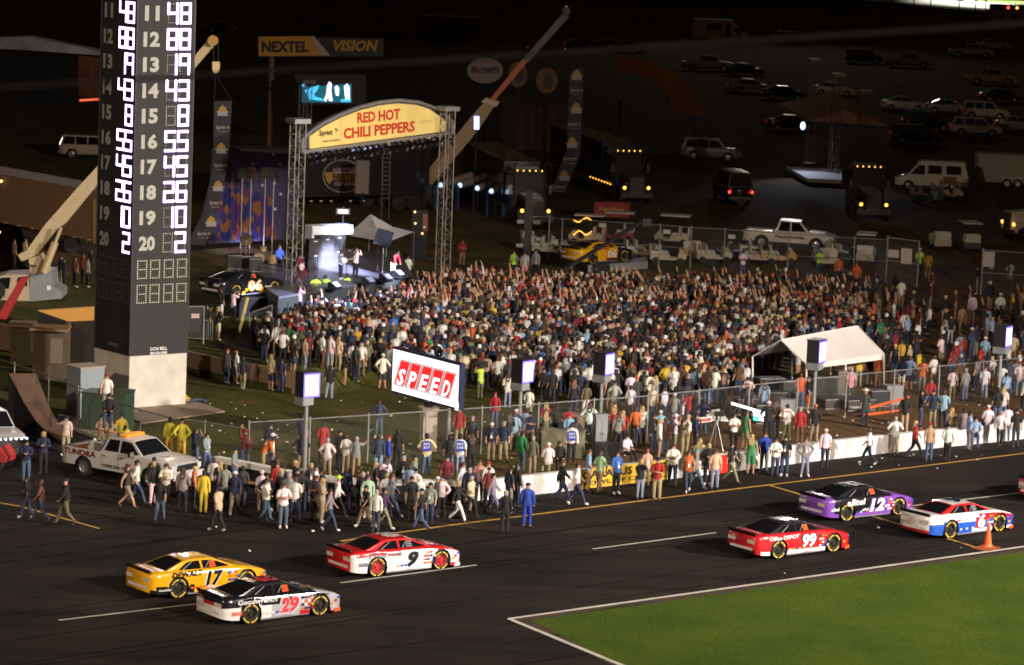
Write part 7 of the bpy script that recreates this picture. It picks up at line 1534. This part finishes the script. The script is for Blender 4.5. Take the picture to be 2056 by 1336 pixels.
for _ in range(60000):
    p=V((rs.uniform(-34,34),rs.uniform(146,226),0)); p.z=terr(p.x,p.y); px,py=PX(p)
    if px<372 or px>2090: continue
    if inside(px,py,dense): md=.39 if py<700 else .55
    elif inside(px,py,mid_): md=1.0
    elif inside(px,py,loose): md=1.5
    else: continue
    if 1500<px<1790 and 752<py<815: continue
    if tryadd(p,md): pts.append((py,px,p))
    if len(pts)>=3100: break
pts.sort(key=lambda a:-FP/((a[2]-CP).dot(FW)))
NIND=max(0,330-len(PEOPLE)); 
seen=set()
for py,px,p in pts[:NIND]:
    ps=rs.choice(['stand','stand','hips','cross','lean','stand','lean','photo']) if py>660 else rs.choice(['stand','up','up1','cross','photo','stand'])
    for _ in range(8):
        c_=(rs.choice(TOPS)+rs.choice(['','','','.L','.T' if rs.random()<.3 else '']),rs.choice(BOTS),hairc(rs))
        if c_ not in seen: break
    seen.add(c_); person(px,py,c_[0],c_[1],c_[2],ps,'S',g=p,zone='in the crowd')
# remaining crowd: one mesh
LOD=[]
for n in('stand','hips','cross','up','up1','photo','lean','stand'):
    vs,ns,fs,rg=skinned(POSE[n],0); q=np.array([f if len(f)==4 else (*f,f[-1]) for f in fs if len(f) in(3,4)]); rg2=[r for f,r in zip(fs,rg) if len(f) in(3,4)]
    LOD.append((vs,q,rg2,np.array(POSE[n]['hd'])))
AV,AF,AC,AM=[],[],[],[]; base_=0
for py,px,p in pts[NIND:]:
    near=py<665
    vs,q,rg,hd=LOD[rs.choice([0,3,4,5,6,4,7]) if near and rs.random()<.6 else rs.choice([0,1,2,6,7])]
    t_=V((-14,206,0))-p; a=math.atan2(t_.y,t_.x)-PI/2+rs.uniform(-.35,.35); s_=rs.uniform(.90,1.01); w_=s_*rs.uniform(.95,1.12)
    cs,sn_=math.cos(a),math.sin(a); X=vs*np.array([w_,w_,s_]); Y=np.stack([X[:,0]*cs-X[:,1]*sn_+p.x,X[:,0]*sn_+X[:,1]*cs+p.y,X[:,2]+p.z],1)
    tp=rs.choice(TOPS if py>650 or rs.random()<.55 else TBACK); bt,_,sh_=rs.choice(BOTS).partition('.'); hr=hairc(rs); hc=CL[hr[4:]] if ':' in hr else HC_[hr[:2]]; lg=rs.random()<.25
    sk=rs.choice([(.52,.27,.16),(.56,.30,.18),(.46,.24,.14)]); f_=rs.uniform(.8,1.1); tc_=tuple(c*f_ for c in CL[tp])
    cen=vs[q].mean(1)
    for i,r in enumerate(rg):
        if r=='head': c=hc if (cen[i][2]>hd[2]+.03 or cen[i][1]<hd[1]+.02) else sk
        elif r in('neck','hand'): c=sk
        elif r=='farm': c=tc_ if lg else sk
        elif r in('torso','waist','uarm'): c=tc_
        elif r=='calf': c=sk if sh_ else CL[bt]
        elif r=='foot': c=(.3,.3,.3)
        else: c=CL[bt]
        AC.append(c)
    AV.append(Y); AF.append(q+base_); base_+=len(vs)
AV=np.concatenate(AV); AF=np.concatenate(AF)
me=bpy.data.meshes.new('crowd'); me.from_pydata(AV.tolist(),[],[tuple(f) if f[2]!=f[3] else tuple(f[:3]) for f in AF.tolist()])
ca=me.color_attributes.new('col','FLOAT_COLOR','CORNER'); tot=[p.loop_total for p in me.polygons]; arr=np.repeat(np.array([(*c,1) for c in AC]),tot,axis=0); ca.data.foreach_set('color',arr.ravel())
me.polygons.foreach_set('use_smooth',[True]*len(me.polygons))
m=mat('crowd_cloth',(.5,.5,.5),.8); at_=m.node_tree.nodes.new('ShaderNodeAttribute'); at_.attribute_name='col'; m.node_tree.links.new(at_.outputs['Color'],m.node_tree.nodes['Principled BSDF'].inputs['Base Color']); me.materials.append(m)
tag(link('crowd',me),'dense far crowd of concert spectators packed in front of the stage','crowd',kind='stuff')
print('PEOPLE',len(PEOPLE),'stuff',len(pts)-NIND)
# ---------------- labels
PN={'stand':'standing','hips':'hands on hips','cross':'arms folded','walk':'walking','walk2':'strolling','up':'both arms raised','up1':'one arm raised','photo':'hands at face','point':'pointing','bend':'leaning forward','sit':'seated','recline':'reclining','lean':'leaning'}
from collections import defaultdict
def lmk(q): 
    b=min(LM,key=lambda l:abs(l[1]-q['px'])+1.3*abs(l[2]-q['py'])); dx=q['px']-b[1]; dy=q['py']-b[2]
    rel='left of' if dx<-25 else 'right of' if dx>25 else ('beyond' if dy<0 else 'in front of'); return rel+' '+b[0]
def mk(q,lv):
    if lv==0: return f"person in {q['sn']} and {q['pn']}, {q['hl']}, {PN[q['pose']]}"
    return f"person in {q['sn']}, {q['pn']}, {q['hl']}, {lmk(q)}"
grp=defaultdict(list)
for q in PEOPLE:
    if q['label']: q['o']['label']=q['label']
    else: grp[mk(q,1)].append(q)
for k,l in grp.items():
    l.sort(key=lambda q:q['px'])
    for i,q in enumerate(l):
        s=k if len(l)==1 else (['left','right'] if len(l)==2 else ['leftmost']+['next']*(len(l)-2)+['rightmost'])[i]+' '+k
        w_=s.split()
        if len(w_)>16: s=s.replace('long-sleeved top','top').replace(' wide-brimmed','').replace(' trousers','').replace(' from the left',''); 
        w_=s.split()
        if len(w_)>16: s=' '.join(w_[:16])
        q['o']['label']=s
for q in PEOPLE:
    q['o']['category']='person'; q['o']['group']='performers on stage' if q['py']<580 and 550<q['px']<800 else 'people around the pit road and concert'
ls=defaultdict(int)
for q in PEOPLE: ls[q['o']['label']]+=1
print('DUP',[k for k,v in ls.items() if v>1][:10])
